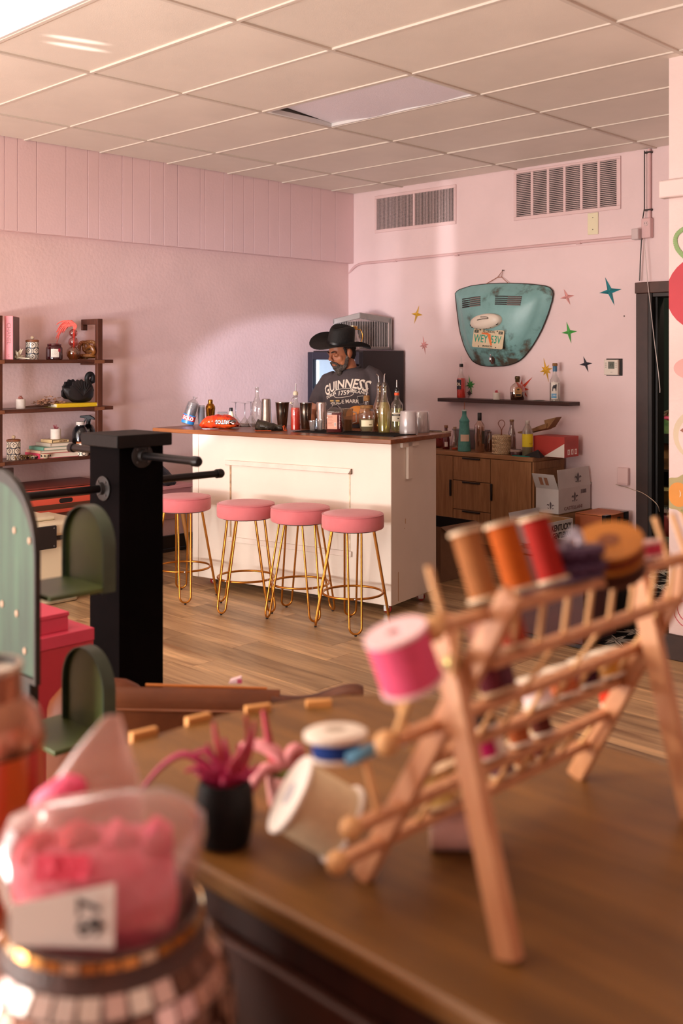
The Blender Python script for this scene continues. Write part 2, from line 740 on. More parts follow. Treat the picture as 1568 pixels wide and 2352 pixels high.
struct('baseboard_left', bm, mat('1d1715', 0.4), bevel=0.004)
bm = new_bm()
add_box(bm, XLOW + 0.03, DX0 - 0.1, YB - 0.02, YB - 0.001, 0.0, 0.13)
struct('baseboard_back', bm, mat('1d1715', 0.4), bevel=0.004)

# unseen sides of the room: shop front with its windows, and the street side
bm = new_bm()
add_box(bm, XLOW - 0.1, XR + 0.1, YF - 0.15, YF, -0.1, 0.5)
add_box(bm, XLOW - 0.1, XR + 0.1, YF - 0.15, YF, 2.75, CEIL + 0.2)
add_box(bm, XLOW - 0.1, -5.9, YF - 0.15, YF, 0.5, 2.75)
add_box(bm, -2.1, XR + 0.1, YF - 0.15, YF, 0.5, 2.75)  # unseen solid stretch, shaped to keep window light off the near table
struct('wall_front', bm, PINK_SMOOTH)
bm = new_bm()
add_box(bm, XR, XR + 0.15, YF - 0.1, SYW, -0.1, CEIL + 0.2)
struct('wall_street', bm, PINK_SMOOTH)
bm = new_bm()
for k in range(3):
    x = -5.9 + k * 1.9
    add_box(bm, x - 0.04, x + 0.04, YF - 0.09, YF - 0.03, 0.5, 2.75)
add_box(bm, -5.9, -2.1, YF - 0.09, YF - 0.03, 0.5, 0.56)
add_box(bm, -5.9, -2.1, YF - 0.09, YF - 0.03, 2.69, 2.75)
win = struct('window_1', bm, mat('3a2a24', 0.5))
bm = new_bm()
add_box(bm, -5.88, -2.12, YF - 0.065, YF - 0.06, 0.54, 2.71)
obj('pane', bm, glass('f6faff', 0.05), win)

# doorway: dark casing, jamb and the dim stock room behind
DARK = mat('3b241d', 0.42, var=0.25, vscale=9, bump=0.06, bscale=40)
BLACK = mat('16100f', 0.4)
bm = new_bm()
zt = 2.09
add_box(bm, -3.76, DX0, YB - 0.03, YB - 0.001, 0, DZ)
dr = struct('door_1', bm, mat('33201b', 0.4, var=0.2, vscale=9), bevel=0.004)
bm = new_bm()
add_box(bm, -3.768, DX1 + 0.1, YB - 0.034, YB - 0.001, DZ, zt)
obj('header_casing', bm, mat('4a2e25', 0.45, var=0.2, vscale=9), dr, bevel=0.004)
bm = new_bm()
add_box(bm, DX0, DX0 + 0.03, YB - 0.03, YB + 0.16, 0, DZ)
add_box(bm, DX0 + 0.03, DX0 + 0.05, YB + 0.02, YB + 0.06, 0, DZ)
add_box(bm, DX0 + 0.03, DX1 - 0.02, YB - 0.02, YB + 0.16, DZ - 0.03, DZ)
add_box(bm, DX1 - 0.03, DX1, YB - 0.03, YB + 0.16, 0, DZ)
obj('jamb', bm, BLACK, dr, bevel=0.003)
bm = new_bm()
add_box(bm, DX1, DX1 + 0.1, YB - 0.03, YB - 0.001, 0, DZ)
obj('side_casing', bm, mat('33201b', 0.4, var=0.2, vscale=9), dr, bevel=0.004)
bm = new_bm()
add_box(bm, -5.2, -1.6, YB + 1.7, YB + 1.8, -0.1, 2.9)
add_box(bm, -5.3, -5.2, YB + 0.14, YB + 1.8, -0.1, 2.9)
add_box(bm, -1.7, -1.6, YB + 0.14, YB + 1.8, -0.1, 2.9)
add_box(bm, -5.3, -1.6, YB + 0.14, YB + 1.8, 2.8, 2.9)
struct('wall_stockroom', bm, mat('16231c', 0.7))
area_lamp('stockroom_lamp', (-3.2, YB + 0.5, 2.5), (-4.2, YB + 1.6, 0.9), 0.3, 0.3, 30, (1, 0.85, 0.65))


# =================================================================== THE BAR
TH = 0.187
ZC = 1.055                                     # counter top
bar_corner = at_z(898, 1393, 0.06)
CREAM = mat('e2d6c9', 0.38, var=0.03, vscale=3, bump=0.03, bscale=90, spec=0.4)
bar = thing('bar_counter', 'cream painted rolling bar with a brown wooden counter top', 'bar', (bar_corner.x, bar_corner.y, 0), TH)
BL, BD = 1.555, 0.56
box_part('body', CREAM, bar, -BL, 0, 0, BD, 0.06, ZC - 0.028, 0.004)
WOODTOP = wood('6a3719', '95562c', 3.0, (0.6, 8, 8), 0.33, h3='7d4722', spec=0.5)
box_part('counter_top', WOODTOP, bar, -1.88, 0.035, -0.06, 0.70, ZC - 0.028, ZC, 0.004)
box_part('corner_strip', CREAM, bar, -BL - 0.006, -BL + 0.045, -0.006, 0.02, 0.062, ZC - 0.03, 0.002)
# panel moulding: top rail, bottom rail and one upright still on, the other upright missing
MOULD = mat('e0d2c6', 0.4, var=0.06, vscale=12)
zt, zb = 0.862, 0.325
box_part('moulding_rail', MOULD, bar, -1.27, -0.275, -0.016, 0.0, zt - 0.032, zt, 0.003)
box_part('moulding_rail', MOULD, bar, -1.25, -0.275, -0.014, 0.0, zb, zb + 0.034, 0.003)
box_part('bare_groove', mat('a98a6c', 0.7, var=0.3, vscale=30), bar, -1.237, -1.225, -0.004, 0.0, zb + 0.034, zt - 0.032)
box_part('bare_groove', mat('d9c5ab', 0.7, var=0.25, vscale=30), bar, -0.297, -0.289, -0.003, 0.0, zb + 0.034, zt - 0.032)
bm = new_bm()
add_prism(bm, [(0, 0), (0.022, 0.0), (0.022, 0.034)], 0, 0.012, Matrix.Translation((-0.297, -0.004, zt - 0.034)) @ Matrix.Rotation(pi / 2, 4, 'X'))
obj('moulding_break', bm, mat('7a5232', 0.8), bar)
# bracket under the end overhang and a scar where a fitting sat
bm = new_bm()
add_box(bm, 0.0, 0.02, 0.17, 0.225, 0.80, ZC - 0.03)
obj('bracket', bm, CREAM, bar, bevel=0.003)
box_part('bracket', CREAM, bar, 0.0, 0.02, 0.10, 0.30, ZC - 0.06, ZC - 0.029, 0.003)
for k, (yy, z0, z1) in enumerate(((0.155, 0.5, 0.505), (0.165, 0.53, 0.56), (0.08, 0.075, 0.25))):
    box_part('scuff', mat('b48d62', 0.8), bar, 0.0, 0.0012, yy, yy + 0.006, z0, z1)
CHROME = mat('c9c9cb', 0.16, 1.0)
for cx, cy, rz in ((-0.07, 0.07, 0.3), (-0.06, 0.46, 0.7), (-BL + 0.09, 0.1, 1.3), (-BL + 0.09, 0.46, 0.2)):
    M = Matrix.Translation((cx, cy, 0)) @ Matrix.Rotation(rz, 4, 'Z')
    bm = new_bm()
    add_box(bm, -0.03, 0.03, -0.03, 0.03, 0.054, 0.06, M)
    add_box(bm, -0.018, 0.018, -0.020, -0.016, 0.012, 0.055, M)
    add_box(bm, -0.018, 0.018, 0.016, 0.020, 0.012, 0.055, M)
    c = obj('caster', bm, CHROME, bar, bevel=0.002)
    bm = new_bm()
    add_lathe(bm, [(0.018, -0.015), (0.0245, -0.011), (0.0245, 0.011), (0.018, 0.015)], 20, M @ Matrix.Translation((0.004, 0, 0.0245)) @ Matrix.Rotation(pi / 2, 4, 'X'))
    obj('wheel', bm, mat('8e2420', 0.35), c)


def bar_xy(p):
    return (p.x, p.y, ZC)


# =================================================================== BAR STOOLS
VELVET = mat('d0747a', 0.85, var=0.10, vscale=7, sheen=0.3, bump=0.05, bscale=400, hex2='c8696f')
GOLD = mat('b5772f', 0.28, 0.9, var=0.06, vscale=20)
SEAT_Z = 0.652


def make_stool(label):
    t = thing('bar_stool', label, 'stool', group='pink bar stools along the bar')
    R = 0.178
    prof = [(0.10, SEAT_Z - 0.088), (R - 0.006, SEAT_Z - 0.088), (R, SEAT_Z - 0.080), (R + 0.001, SEAT_Z - 0.045), (R - 0.001, SEAT_Z - 0.016), (R - 0.007, SEAT_Z - 0.006),
            (R - 0.02, SEAT_Z - 0.001), (R * 0.6, SEAT_Z + 0.003), (0.02, SEAT_Z + 0.004)]
    seat = lathe_part('seat', VELVET, t, prof, 48, smooth=50)
    tube_part('piping', mat('c96f76', 0.85, sheen=0.5), seat, [((R - 0.003) * cos(a), (R - 0.003) * sin(a), SEAT_Z - 0.008) for a in [2 * pi * k / 48 for k in range(48)]], 0.003, 6, True)
    lathe_part('seat_plate', mat('3a2a20', 0.6), t, [(0.02, SEAT_Z - 0.096), (0.15, SEAT_Z - 0.096), (0.15, SEAT_Z - 0.088), (0.02, SEAT_Z - 0.088)], 32)
    zr, rod = 0.195, 0.0062
    for q in range(4):
        a = pi / 4 + q * pi / 2
        e = Vector((cos(a), sin(a), 0))
        s = Vector((-sin(a), cos(a), 0))
        top, foot, w0, w1 = 0.118, 0.214, 0.040, 0.034
        pts = [e * top + s * w0 + Vector((0, 0, SEAT_Z - 0.092))]
        zf = 0.012
        zu = zf + w1 * 0.9 + 0.004
        k = (SEAT_Z - 0.092 - zu)
        ru = top + (foot - top) * k / (SEAT_Z - 0.092 - zf)
        pts.append(e * ru + s * w1 + Vector((0, 0, zu)))
        for m in range(1, 12):
            b = pi * m / 12
            pts.append(e * (ru + (foot - ru) * sin(b)) + s * (w1 * cos(b)) + Vector((0, 0, zu - (zu - zf) * sin(b))))
        pts.append(e * ru - s * w1 + Vector((0, 0, zu)))
        pts.append(e * top - s * w0 + Vector((0, 0, SEAT_Z - 0.092)))
        leg = tube_part('leg', GOLD, t, pts, rod, 10)
        bm = new_bm()
        M = Matrix.Translation(e * foot)
        add_lathe(bm, [(0.006, 0.0), (0.0075, 0.003), (0.0075, 0.009)], 10, M)
        obj('foot_pad', bm, mat('1c1410', 0.6), leg)
    ring_r = 0.118 + (0.214 - 0.118) * (SEAT_Z - 0.092 - zr) / (SEAT_Z - 0.104) - 0.010
    ring = tube_part('footrest_ring', GOLD, t, [(ring_r * cos(2 * pi * k / 56), ring_r * sin(2 * pi * k / 56), zr) for k in range(56)], 0.0068, 10, True)
    for q in range(4):
        a = pi / 4 + q * pi / 2
        bm = new_bm()
        add_ball(bm, ((ring_r + 0.004) * cos(a), (ring_r + 0.004) * sin(a), zr), 0.006, 8, 6)
        obj('bolt', bm, CHROME, ring)
    return t


stool0 = make_stool('pink velvet bar stool with gold hairpin legs at the row end by the bar corner')
for i, (u, v, side, label) in enumerate((
        (810, 1177, 0.06, None),
        (689.5, 1162, -0.90, 'pink velvet bar stool with gold hairpin legs, its seat edge tucked behind the end stool'),
        (564.5, 1153, -0.62, 'pink velvet bar stool with gold hairpin legs before the vertical groove in the bar panel'),
        (420.5, 1138, 0.21, 'pink velvet bar stool with gold hairpin legs half hidden behind the black post'))):
    c = at_z(u, v, SEAT_Z)
    # heading of the leg that stands nearest the shop front
    rz = YAW - pi / 2 + math.asin(side) - pi / 4
    if i == 0:
        o = stool0
        o.location = (c.x, c.y, 0)
        o.rotation_euler = (0, 0, rz)
    else:
        dup(stool0, (c.x, c.y, 0), rz, label)


# =================================================================== THINGS ON THE COUNTER
CLEAR = glass('f2f4f2', 0.07)
PLASTIC = glass('f0f0f0', 0.10, 0.15, 0.12, 'f2f2f2')
FROST = glass('f4f4f4', 0.10, 0.2, 0.55, 'f4f0f0')
STEEL = mat('b9b4ae', 0.14, 1.0)
DSTEEL = mat('8f8478', 0.20, 1.0)
CORK = mat('8a6238', 0.8, var=0.2, vscale=60)
CAPBLACK = mat('120f0e', 0.4)
LABEL_W = mat('efe6d2', 0.6)


def liquid(hexc, clear=0.45, gloss=0.08):
    return glass(hexc, gloss, 0.05, 1 - clear, hexc)


def item(name, label, cat, u, v, z=ZC, group=None, rz=None, lift=0.0):
    p = at_z(u, v, z)
    t = thing(name, label, cat, (p.x, p.y, z + lift), YAW if rz is None else rz, group)
    return t, mpp(p)


def vessel(t, prof, m, n=28, name='glass_body', inner=None):
    o = lathe_part(name, m, t, prof, n, smooth=60)
    return o


def fill(t, prof, level, m, base=0.006, k=0.93, n=24, name='liquid'):
    pr = []
    for (r, z), (r2, z2) in zip(prof, prof[1:]):
        if z >= level:
            break
        pr.append((max(0.001, r * k), max(z, base)))
        if z2 > level:
            f = (level - z) / (z2 - z)
            pr.append(((r + (r2 - r) * f) * k, level))
            break
    # drop repeated heights at the base
    out = [pr[0]]
    for q in pr[1:]:
        if q[1] > out[-1][1] or q[0] != out[-1][0]:
            out.append(q)
    return lathe_part(name, m, t, out, n, smooth=60)


def pourer(t, z, lean=0.1, h=0.075, collar='5a5048', capm=None):
    p = lathe_part('pourer', capm or mat(collar, 0.4), t, [(0.010, z - 0.004), (0.0135, z), (0.0135, z + 0.012), (0.009, z + 0.016), (0.006, z + 0.022)], 14)
    tube_part('spout', STEEL, p, [(0, 0, z + 0.018), (0.0, 0, z + 0.03), (lean * 0.03, 0, z + 0.02 + h * 0.6), (lean * 0.12, 0, z + h)], [0.004, 0.004, 0.0034, 0.003], 8)
    return p


def wrap_label(t, r, z0, z1, a0, a1, m, name='label', n=14):
    """curved paper label on a round bottle; angles measured from the side facing -Y of the thing"""
    bm = new_bm()
    lo, hi = [], []
    for k in range(n + 1):
        a = -pi / 2 + a0 + (a1 - a0) * k / n
        lo.append(bm.verts.new((r * cos(a), r * sin(a), z0)))
        hi.append(bm.verts.new((r * cos(a), r * sin(a), z1)))
    for k in range(n):
        bm.faces.new((lo[k], lo[k + 1], hi[k + 1], hi[k]))
    return obj(name, bm, m, t, smooth=180)


def label_text(t, body, size, m, r, z, ang=0.0, **k):
    a = -pi / 2 + ang
    return writing(body, size, m, t, (r * cos(a), r * sin(a), z), (pi / 2, 0, a + pi / 2), **k)


# sleeve of clear cups, leaning, with its printed band
t, s = item('cup_sleeve', 'tilted bag of clear plastic cups with a red and blue printed band', 'cups', 430, 977)
T = Matrix.Rotation(0.28, 4, 'Y')
T = Matrix.Translation((0, 0, 0.006)) @ T
bm = new_bm()
for k in range(7):
    z = 0.012 + k * 0.013
    add_lathe(bm, [(0.030, z), (0.046 * 0.82, z + 0.07), (0.040, z + 0.072), (0.038, z + 0.066), (0.028, z + 0.002)], 22, T)
obj('cup_stack', bm, PLASTIC, t)
bm = new_bm()
add_lathe(bm, [(0.040, 0.0), (0.046, 0.012), (0.046, 0.11), (0.040, 0.155), (0.022, 0.178), (0.010, 0.19), (0.018, 0.205)], 18, T, False)
for vtx in bm.verts:
    vtx.co += vtx.normal * 0 + Vector((noise.noise(vtx.co * 60), noise.noise(vtx.co * 55 + Vector((5, 5, 5))), 0)) * 0.005
    vtx.co.z = max(0.0, vtx.co.z)
obj('plastic_bag', bm, glass('f4f4f4', 0.14, 0.12, 0.06), t)
bandT = T
for z0, z1, hx in ((0.004, 0.026, '2f7fb8'), (0.026, 0.060, 'c8302c'), (0.060, 0.068, '2f7fb8')):
    bm = new_bm()
    lo, hi = [], []
    for k in range(17):
        a = -pi / 2 - 1.25 + 2.5 * k / 16
        lo.append(bm.verts.new(bandT @ Vector((0.0485 * cos(a), 0.0485 * sin(a), z0 + 0.006))))
        hi.append(bm.verts.new(bandT @ Vector((0.0485 * cos(a), 0.0485 * sin(a), z1 + 0.006))))
    for k in range(16):
        bm.faces.new((lo[k], lo[k + 1], hi[k + 1], hi[k]))
    obj('printed_band', bm, mat(hx, 0.35), t, smooth=180)
w = writing('SOLO', 0.034, mat('f6f0ea', 0.4), t, bandT @ Vector((0, -0.0505, 0.049)), (pi / 2, 0.28, 0), bold=0.001, sx=0.85)

t, s = item('cup_stack', 'slim stack of clear plastic cups beside the gold shaker', 'cups', 462, 976)
bm = new_bm()
for k in range(9):
    z = k * 0.011
    add_lathe(bm, [(0.020, z), (0.026, z + 0.052), (0.0275, z + 0.054), (0.026, z + 0.050), (0.019, z + 0.002)], 20)
obj('cups', bm, PLASTIC, t)

t, s = item('cocktail_shaker', 'gold cobbler cocktail shaker behind the orange crisp bag', 'shaker', 483, 973)
G2 = mat('a9752a', 0.22, 1.0)
lathe_part('tin', G2, t, [(0.022, 0), (0.027, 0.004), (0.0345, 0.098), (0.0350, 0.104), (0.0352, 0.108)], 28)
lathe_part('strainer_top', G2, t, [(0.0355, 0.1085), (0.0358, 0.114), (0.033, 0.128), (0.024, 0.143), (0.0165, 0.149), (0.0165, 0.153)], 28)
lathe_part('cap', G2, t, [(0.0172, 0.1535), (0.0176, 0.158), (0.0168, 0.172), (0.014, 0.177), (0.004, 0.178)], 24)

t, s = item('glass_jug', 'small clear square jug tucked behind the crisp bag', 'jug', 511, 973)
bm = new_bm()
add_loft(bm, [[(x * w, y * w, z) for x, y in ((-1, -1), (1, -1), (1, 1), (-1, 1))] for w, z in ((0.030, 0.0), (0.032, 0.01), (0.034, 0.082))])
obj('glass_body', bm, CLEAR, t, bevel=0.005)
tube_part('handle', CLEAR, t, [(0.030, 0, 0.075), (0.052, 0, 0.076), (0.066, 0, 0.045), (0.064, 0, 0.03), (0.031, 0, 0.026)], 0.0035, 8)
lathe_part('rim', mat('6a6460', 0.3), t, [(0.0345, 0.082), (0.0355, 0.0825), (0.0355, 0.085), (0.0345, 0.085)], 4, Matrix.Rotation(pi / 4, 4, 'Z') @ Matrix.Diagonal((1.4, 1.4, 1, 1)))

t, s = item('sauce_bottle', 'small cream bottle with a black cap poking up behind the crisp bag', 'bottle', 530.5, 974)
pf = [(0.017, 0), (0.0195, 0.003), (0.0195, 0.066), (0.016, 0.080), (0.0105, 0.090), (0.0100, 0.094)]
lathe_part('glass_body', mat('e8dcb4', 0.35, coat=0.3), t, pf, 20)
lathe_part('cap', CAPBLACK, t, [(0.0115, 0.094), (0.0125, 0.095), (0.0125, 0.117), (0.011, 0.119)], 18)

# the crisp bag, lying with its print upside down
t, s = item('crisp_bag', 'crumpled orange crisp bag lying with its lettering upside down', 'crisp bag', 504, 984, rz=YAW - 0.12)
bm = new_bm()
NX, NY = 34, 20
grid = {}
for side in (1, -1):
    for i in range(NX + 1):
        for j in range(NY + 1):
            x = i / NX * 2 - 1
            y = j / NY * 2 - 1
            ed = (1 - abs(x) ** 3.0) * (1 - abs(y) ** 2.5)
            z = 0.047 + side * (0.045 * max(ed, 0) ** 0.6)
            z += 0.010 * noise.noise(Vector((x * 3.2, y * 2.6, side * 2))) + 0.007 * noise.noise(Vector((x * 9, y * 8, side * 3.5)))
            z += -0.024 * abs(x) ** 3
            px_, py_ = x * 0.132 * (1 - 0.05 * abs(y)), y * 0.080 * (1 - 0.08 * abs(x))
            px_ += 0.006 * noise.noise(Vector((x * 4, y * 4, 9)))
            grid[side, i, j] = bm.verts.new((px_, py_, max(0.0015, z)))
for side in (1, -1):
    for i in range(NX):
        for j in range(NY):
            bm.faces.new((grid[side, i, j], grid[side, i + 1, j], grid[side, i + 1, j + 1], grid[side, i, j + 1]))
bmesh.ops.remove_doubles(bm, verts=bm.verts, dist=0.0006)
tree = BVHTree.FromBMesh(bm)
obj('foil_pouch', bm, mat('d8341c', 0.24, 0.15, var=0.22, vscale=16, hex2='e2551f'), t, smooth=70)


def stick_text(body, size, m, parent, tree, origin, direction, right, up, name='lettering', lift=0.0012, sx=1.0, bold=0.0, warp=None, spacing=1.0, shear=0.0):
    """lettering cut out as a mesh and laid onto a curved surface along 'direction'"""
    c = bpy.data.curves.new('tmp', 'FONT')
    c.body, c.size, c.align_x, c.align_y, c.offset, c.resolution_u = body, size, 'CENTER', 'CENTER', bold, 2
    c.space_character, c.shear = spacing, shear
    o = bpy.data.objects.new('tmp', c)
    COL.objects.link(o)
    bpy.context.view_layer.update()
    dg = bpy.context.evaluated_depsgraph_get()
    me = bpy.data.meshes.new_from_object(o.evaluated_get(dg))
    bpy.data.objects.remove(o)
    bm = bmesh.new()
    bm.from_mesh(me)
    bmesh.ops.triangulate(bm, faces=bm.faces)
    for _ in range(2):
        long = [e for e in bm.edges if e.calc_length() > size * 0.22]
        if long:
            bmesh.ops.subdivide_edges(bm, edges=long, cuts=1)
            bmesh.ops.triangulate(bm, faces=[f for f in bm.faces if len(f.verts) > 3])
    right, up, direction = Vector(right), Vector(up), Vector(direction).normalized()
    for v in bm.verts:
        x, y = v.co.x * sx, v.co.y
        if warp:
            x, y = warp(x, y)
        p = Vector(origin) + right * x + up * y
        hit = tree.ray_cast(p, direction)
        if hit[0] is not None:
            n = hit[1] if hit[1].dot(direction) < 0 else -hit[1]
            v.co = hit[0] - direction * lift
        else:
            v.co = p
    return obj(name, bm, m, parent, smooth=0, norm=False)


for hx_, bo_, lf_, nm_ in (('24120f', 0.0042, 0.0018, 'letter_outline'), ('f3ece2', 0.0010, 0.0034, 'lettering')):  # printed dark outline under the pale letters
    stick_text('DORITOS', 0.038, mat(hx_, 0.4), t, tree, (0.055, -0.2, 0.050), (0, 1, 0), (-1, 0, 0), (0, 0, -1), sx=0.74, bold=bo_, lift=lf_, name=nm_, spacing=1.08)
bm = new_bm()
add_prism(bm, [(-0.10, -0.088), (-0.02, -0.092), (0.012, -0.078), (-0.03, -0.066), (-0.09, -0.07)], 0.002, 0.0035)
obj('torn_flap', bm, mat('d7d2cd', 0.3, 0.3), t)

# tray of upturned stemware
t, s = item('serving_tray', 'thin black tray under the upturned glasses', 'tray', 560, 978)
lathe_part('tray_disc', mat('191413', 0.45), t, [(0.10, 0), (0.112, 0.002), (0.114, 0.006), (0.111, 0.006), (0.108, 0.004), (0.02, 0.004)], 36)
tray_t = t


def martini(u, v, label):
    t, s = item('martini_glass', label, 'glass', u, v, ZC + 0.006, group='upturned martini glasses on the tray')
    H_ = 0.165
    lathe_part('bowl', CLEAR, t, [(0.050, 0.0), (0.0505, 0.002), (0.006, 0.066), (0.004, 0.072), (0.001, 0.072)], 30, closed=False)
    lathe_part('stem', glass('e2e6ea', 0.16), t, [(0.004, 0.068), (0.0035, 0.09), (0.0035, H_ - 0.012), (0.008, H_ - 0.004)], 12)
    lathe_part('foot', CLEAR, t, [(0.008, H_ - 0.005), (0.034, H_ - 0.0015), (0.0345, H_), (0.001, H_)], 28)


martini(541, 977, 'upturned martini glass behind the crisp bag end')
martini(562, 980, 'upturned martini glass in the middle of the tray, just before the empty clear bottle')
martini(576, 975, 'upturned martini glass seen through the empty clear bottle')

t, s = item('glass_bottle', 'tall empty clear wine bottle without a stopper', 'bottle', 590, 987)
pf = [(0.030, 0), (0.0365, 0.004), (0.0370, 0.150), (0.034, 0.175), (0.022, 0.200), (0.0140, 0.220), (0.0120, 0.265), (0.0125, 0.272), (0.0140, 0.273), (0.0140, 0.284), (0.0115, 0.285)]
vessel(t, pf, CLEAR)


def tin(u, v, h_px, top_px, bot_px, label, m=STEEL, flip=False):
    t, s = item('shaker_tin', label, 'shaker tin', u, v, group='steel shaker tins on the bar')
    h, r1, r0 = h_px * s, top_px * s / 2, bot_px * s / 2
    if flip:
        lathe_part('tin_body', m, t, [(r0, 0), (r0 + 0.0012, 0.002), (r0, 0.005), (r1 + 0.002, h - 0.012), (r1, h - 0.003), (r1 - 0.004, h)], 30)
    else:
        lathe_part('tin_body', m, t, [(r0 - 0.003, 0), (r0, 0.004), (r0 + (r1 - r0) * 0.7, h * 0.66), (r1, h - 0.002), (r1 + 0.0012, h), (r1 - 0.001, h), (r0, h * 0.35), (0.001, h * 0.34)], 30)
        lathe_part('rolled_rim', m, t, [(r1, h - 0.003), (r1 + 0.0016, h - 0.002), (r1 + 0.0016, h + 0.0005), (r1, h + 0.001)], 30)
    return t


tin(611, 973, 57, 20, 26, 'shiny steel shaker tin turned mouth down beside the empty clear bottle', STEEL, True)
tin(648, 982, 58, 32, 21, 'dark steel shaker tin with wide mouth behind the camouflage pouch', DSTEEL)
tin(702, 985, 60, 28, 21, 'steel shaker tin standing behind the red juice bottle', DSTEEL)
tin(738, 988, 62, 22, 20, 'bright steel shaker tin behind the tiny plastic tumblers', mat('d5d0cc', 0.12, 1.0), True)

# camouflage drawstring pouch
t, s = item('drawstring_pouch', 'dark camouflage pouch with an orange drawstring lying on the bar', 'pouch', 618, 989, rz=YAW - 0.25)
bm = new_bm()
rings = []
N = 18
for i in range(15):
    f = i / 14
    x = -0.092 + 0.185 * f
    ry = (0.050 * sin(pi * min(1, (f + 0.10) / 0.9)) ** 0.7 if f < 0.8 else 0.022 * (1 - (f - 0.8) * 2) + 0.004)
    rz_ = (0.040 * (1 - 0.55 * f) if f > 0.05 else 0.024)
    ring = []
    for k in range(N):
        a = 2 * pi * k / N
        yy, zz = max(ry, 0.008) * cos(a), rz_ * sin(a) + rz_ * 0.9
        q = 0.006 * noise.noise(Vector((x * 40, yy * 40, zz * 40)))
        ring.append((x, yy + q, max(0.001, zz + q)))
    rings.append(ring)
add_loft(bm, rings)
obj('cloth_pouch', bm, mat('3d3426', 0.35, hex2='1f1915', vscale=26, var=0.1, bump=0.25, bscale=90), t, smooth=70)
O_ = mat('dd5a26', 0.6)
tube_part('drawstring', O_, t, spline([(0.085, 0.012, 0.018), (0.10, -0.01, 0.03), (0.108, -0.02, 0.008), (0.13, -0.04, 0.004)], 5), 0.003, 6)
tube_part('drawstring', O_, t, spline([(0.085, -0.01, 0.02), (0.104, 0.004, 0.034), (0.112, 0.0, 0.012), (0.128, -0.018, 0.003)], 5), 0.0025, 6)
tube_part('trim_cord', O_, t, spline([(-0.094, -0.02, 0.004), (-0.06, -0.058, 0.003), (-0.01, -0.05, 0.003), (0.03, -0.048, 0.003)], 5), 0.0022, 6)

# swing-top bottle of red juice
t, s = item('swing_top_bottle', 'swing-top bottle of red juice with a steel pour spout', 'bottle', 678.5, 991)
pf = [(0.028, 0), (0.0325, 0.004), (0.0330, 0.128), (0.030, 0.148), (0.020, 0.180), (0.0135, 0.200), (0.0130, 0.222), (0.015, 0.226), (0.015, 0.232)]
vessel(t, pf, CLEAR)
fill(t, pf, 0.150, mat('d6301f', 0.25, coat=0.4), k=0.95)
st = lathe_part('stopper', mat('d8cbb2', 0.6), t, [(0.012, 0.229), (0.0165, 0.232), (0.0165, 0.246), (0.012, 0.256), (0.006, 0.258)], 16)
tube_part('spout', STEEL, st, [(0, 0, 0.256), (0, 0, 0.275), (0.002, 0, 0.295), (0.003, 0, 0.308)], [0.004, 0.004, 0.003, 0.003], 8)
tube_part('wire_bail', STEEL, t, spline([(0.014, -0.008, 0.222), (-0.018, -0.012, 0.215), (-0.032, -0.014, 0.185), (-0.026, -0.010, 0.165), (-0.016, -0.012, 0.190)], 5), 0.0016, 6)
bm = new_bm()
add_ball(bm, (-0.030, -0.012, 0.180), 0.009, 10, 7)
obj('ceramic_stopper', bm, mat('d7cfbf', 0.4), t)

for u, v, lb in ((717, 992, 'tiny clear plastic tumbler nearest the red juice bottle'), (734, 990, 'tiny clear plastic tumbler in front of the bright upturned tin')):
    t, s = item('shot_tumbler', lb, 'tumbler', u, v, group='tiny plastic tumblers')
    lathe_part('cup', PLASTIC, t, [(0.014, 0), (0.0155, 0.002), (0.0215, 0.060), (0.0235, 0.061), (0.0235, 0.068), (0.0215, 0.068), (0.0150, 0.006), (0.001, 0.005)], 24)

# square bottle of dark red liqueur
t, s = item('liqueur_bottle', 'square bottle of dark red liqueur with a pink label and wide black cap', 'bottle', 770, 996, rz=YAW - 0.16)


def square_ring(w, z, r=0.25):
    out = []
    for cx, cy, a0 in ((1, -1, -pi / 2), (1, 1, 0), (-1, 1, pi / 2), (-1, -1, pi)):
        for k in range(4):
            a = a0 + pi / 2 * k / 3
            out.append(((cx * (1 - r) + r * cos(a)) * w, (cy * (1 - r) + r * sin(a)) * w, z))
    return out


W = 0.0505
bm = new_bm()
add_loft(bm, [square_ring(W * k, z, r) for k, z, r in ((0.94, 0, .15), (1, 0.004, .14), (1, 0.128, .14), (0.96, 0.140, .2), (0.70, 0.156, .4), (0.33, 0.172, .9), (0.25, 0.176, 1), (0.25, 0.196, 1))])
obj('glass_body', bm, CLEAR, t, smooth=50)
bm = new_bm()
add_loft(bm, [square_ring(W * 0.955 * k, z, r) for k, z, r in ((0.94, 0.004, .15), (1, 0.007, .14), (1, 0.126, .14), (0.97, 0.132, .2))])
obj('liquid', bm, mat('54101a', 0.12, coat=0.6), t, smooth=50)
cp = box_part('cap', CAPBLACK, t, -0.032, 0.036, -0.022, 0.022, 0.194, 0.212, 0.004)
box_part('cap_plate', mat('8a6a3c', 0.35, 0.6), cp, -0.030, -0.008, -0.0235, -0.022, 0.198, 0.208)
box_part('cap_plate', mat('8a6a3c', 0.35, 0.6), cp, 0.006, 0.030, -0.0235, -0.022, 0.198, 0.208)
lb = box_part('label', mat('eaa58f', 0.6), t, -0.044, 0.020, -W - 0.0010, -W - 0.0002, 0.026, 0.116)
box_part('barcode', mat('f1e7dd', 0.6), lb, 0.000, 0.014, -W - 0.0014, -W - 0.0009, 0.044, 0.066)
bm = new_bm()
for k, wv in enumerate((1, 2, 1, 1, 2, 1, 2)):
    x = 0.0012 + k * 0.0017
    add_box(bm, x, x + 0.0005 * wv, -W - 0.0017, -W - 0.0013, 0.047, 0.064)
for k in range(7):
    z = 0.105 - k * 0.009
    add_box(bm, -0.040, -0.040 + (0.03 if k == 0 else 0.036 - 0.005 * (k % 3)), -W - 0.0014, -W - 0.0009, z, z + 0.0012)
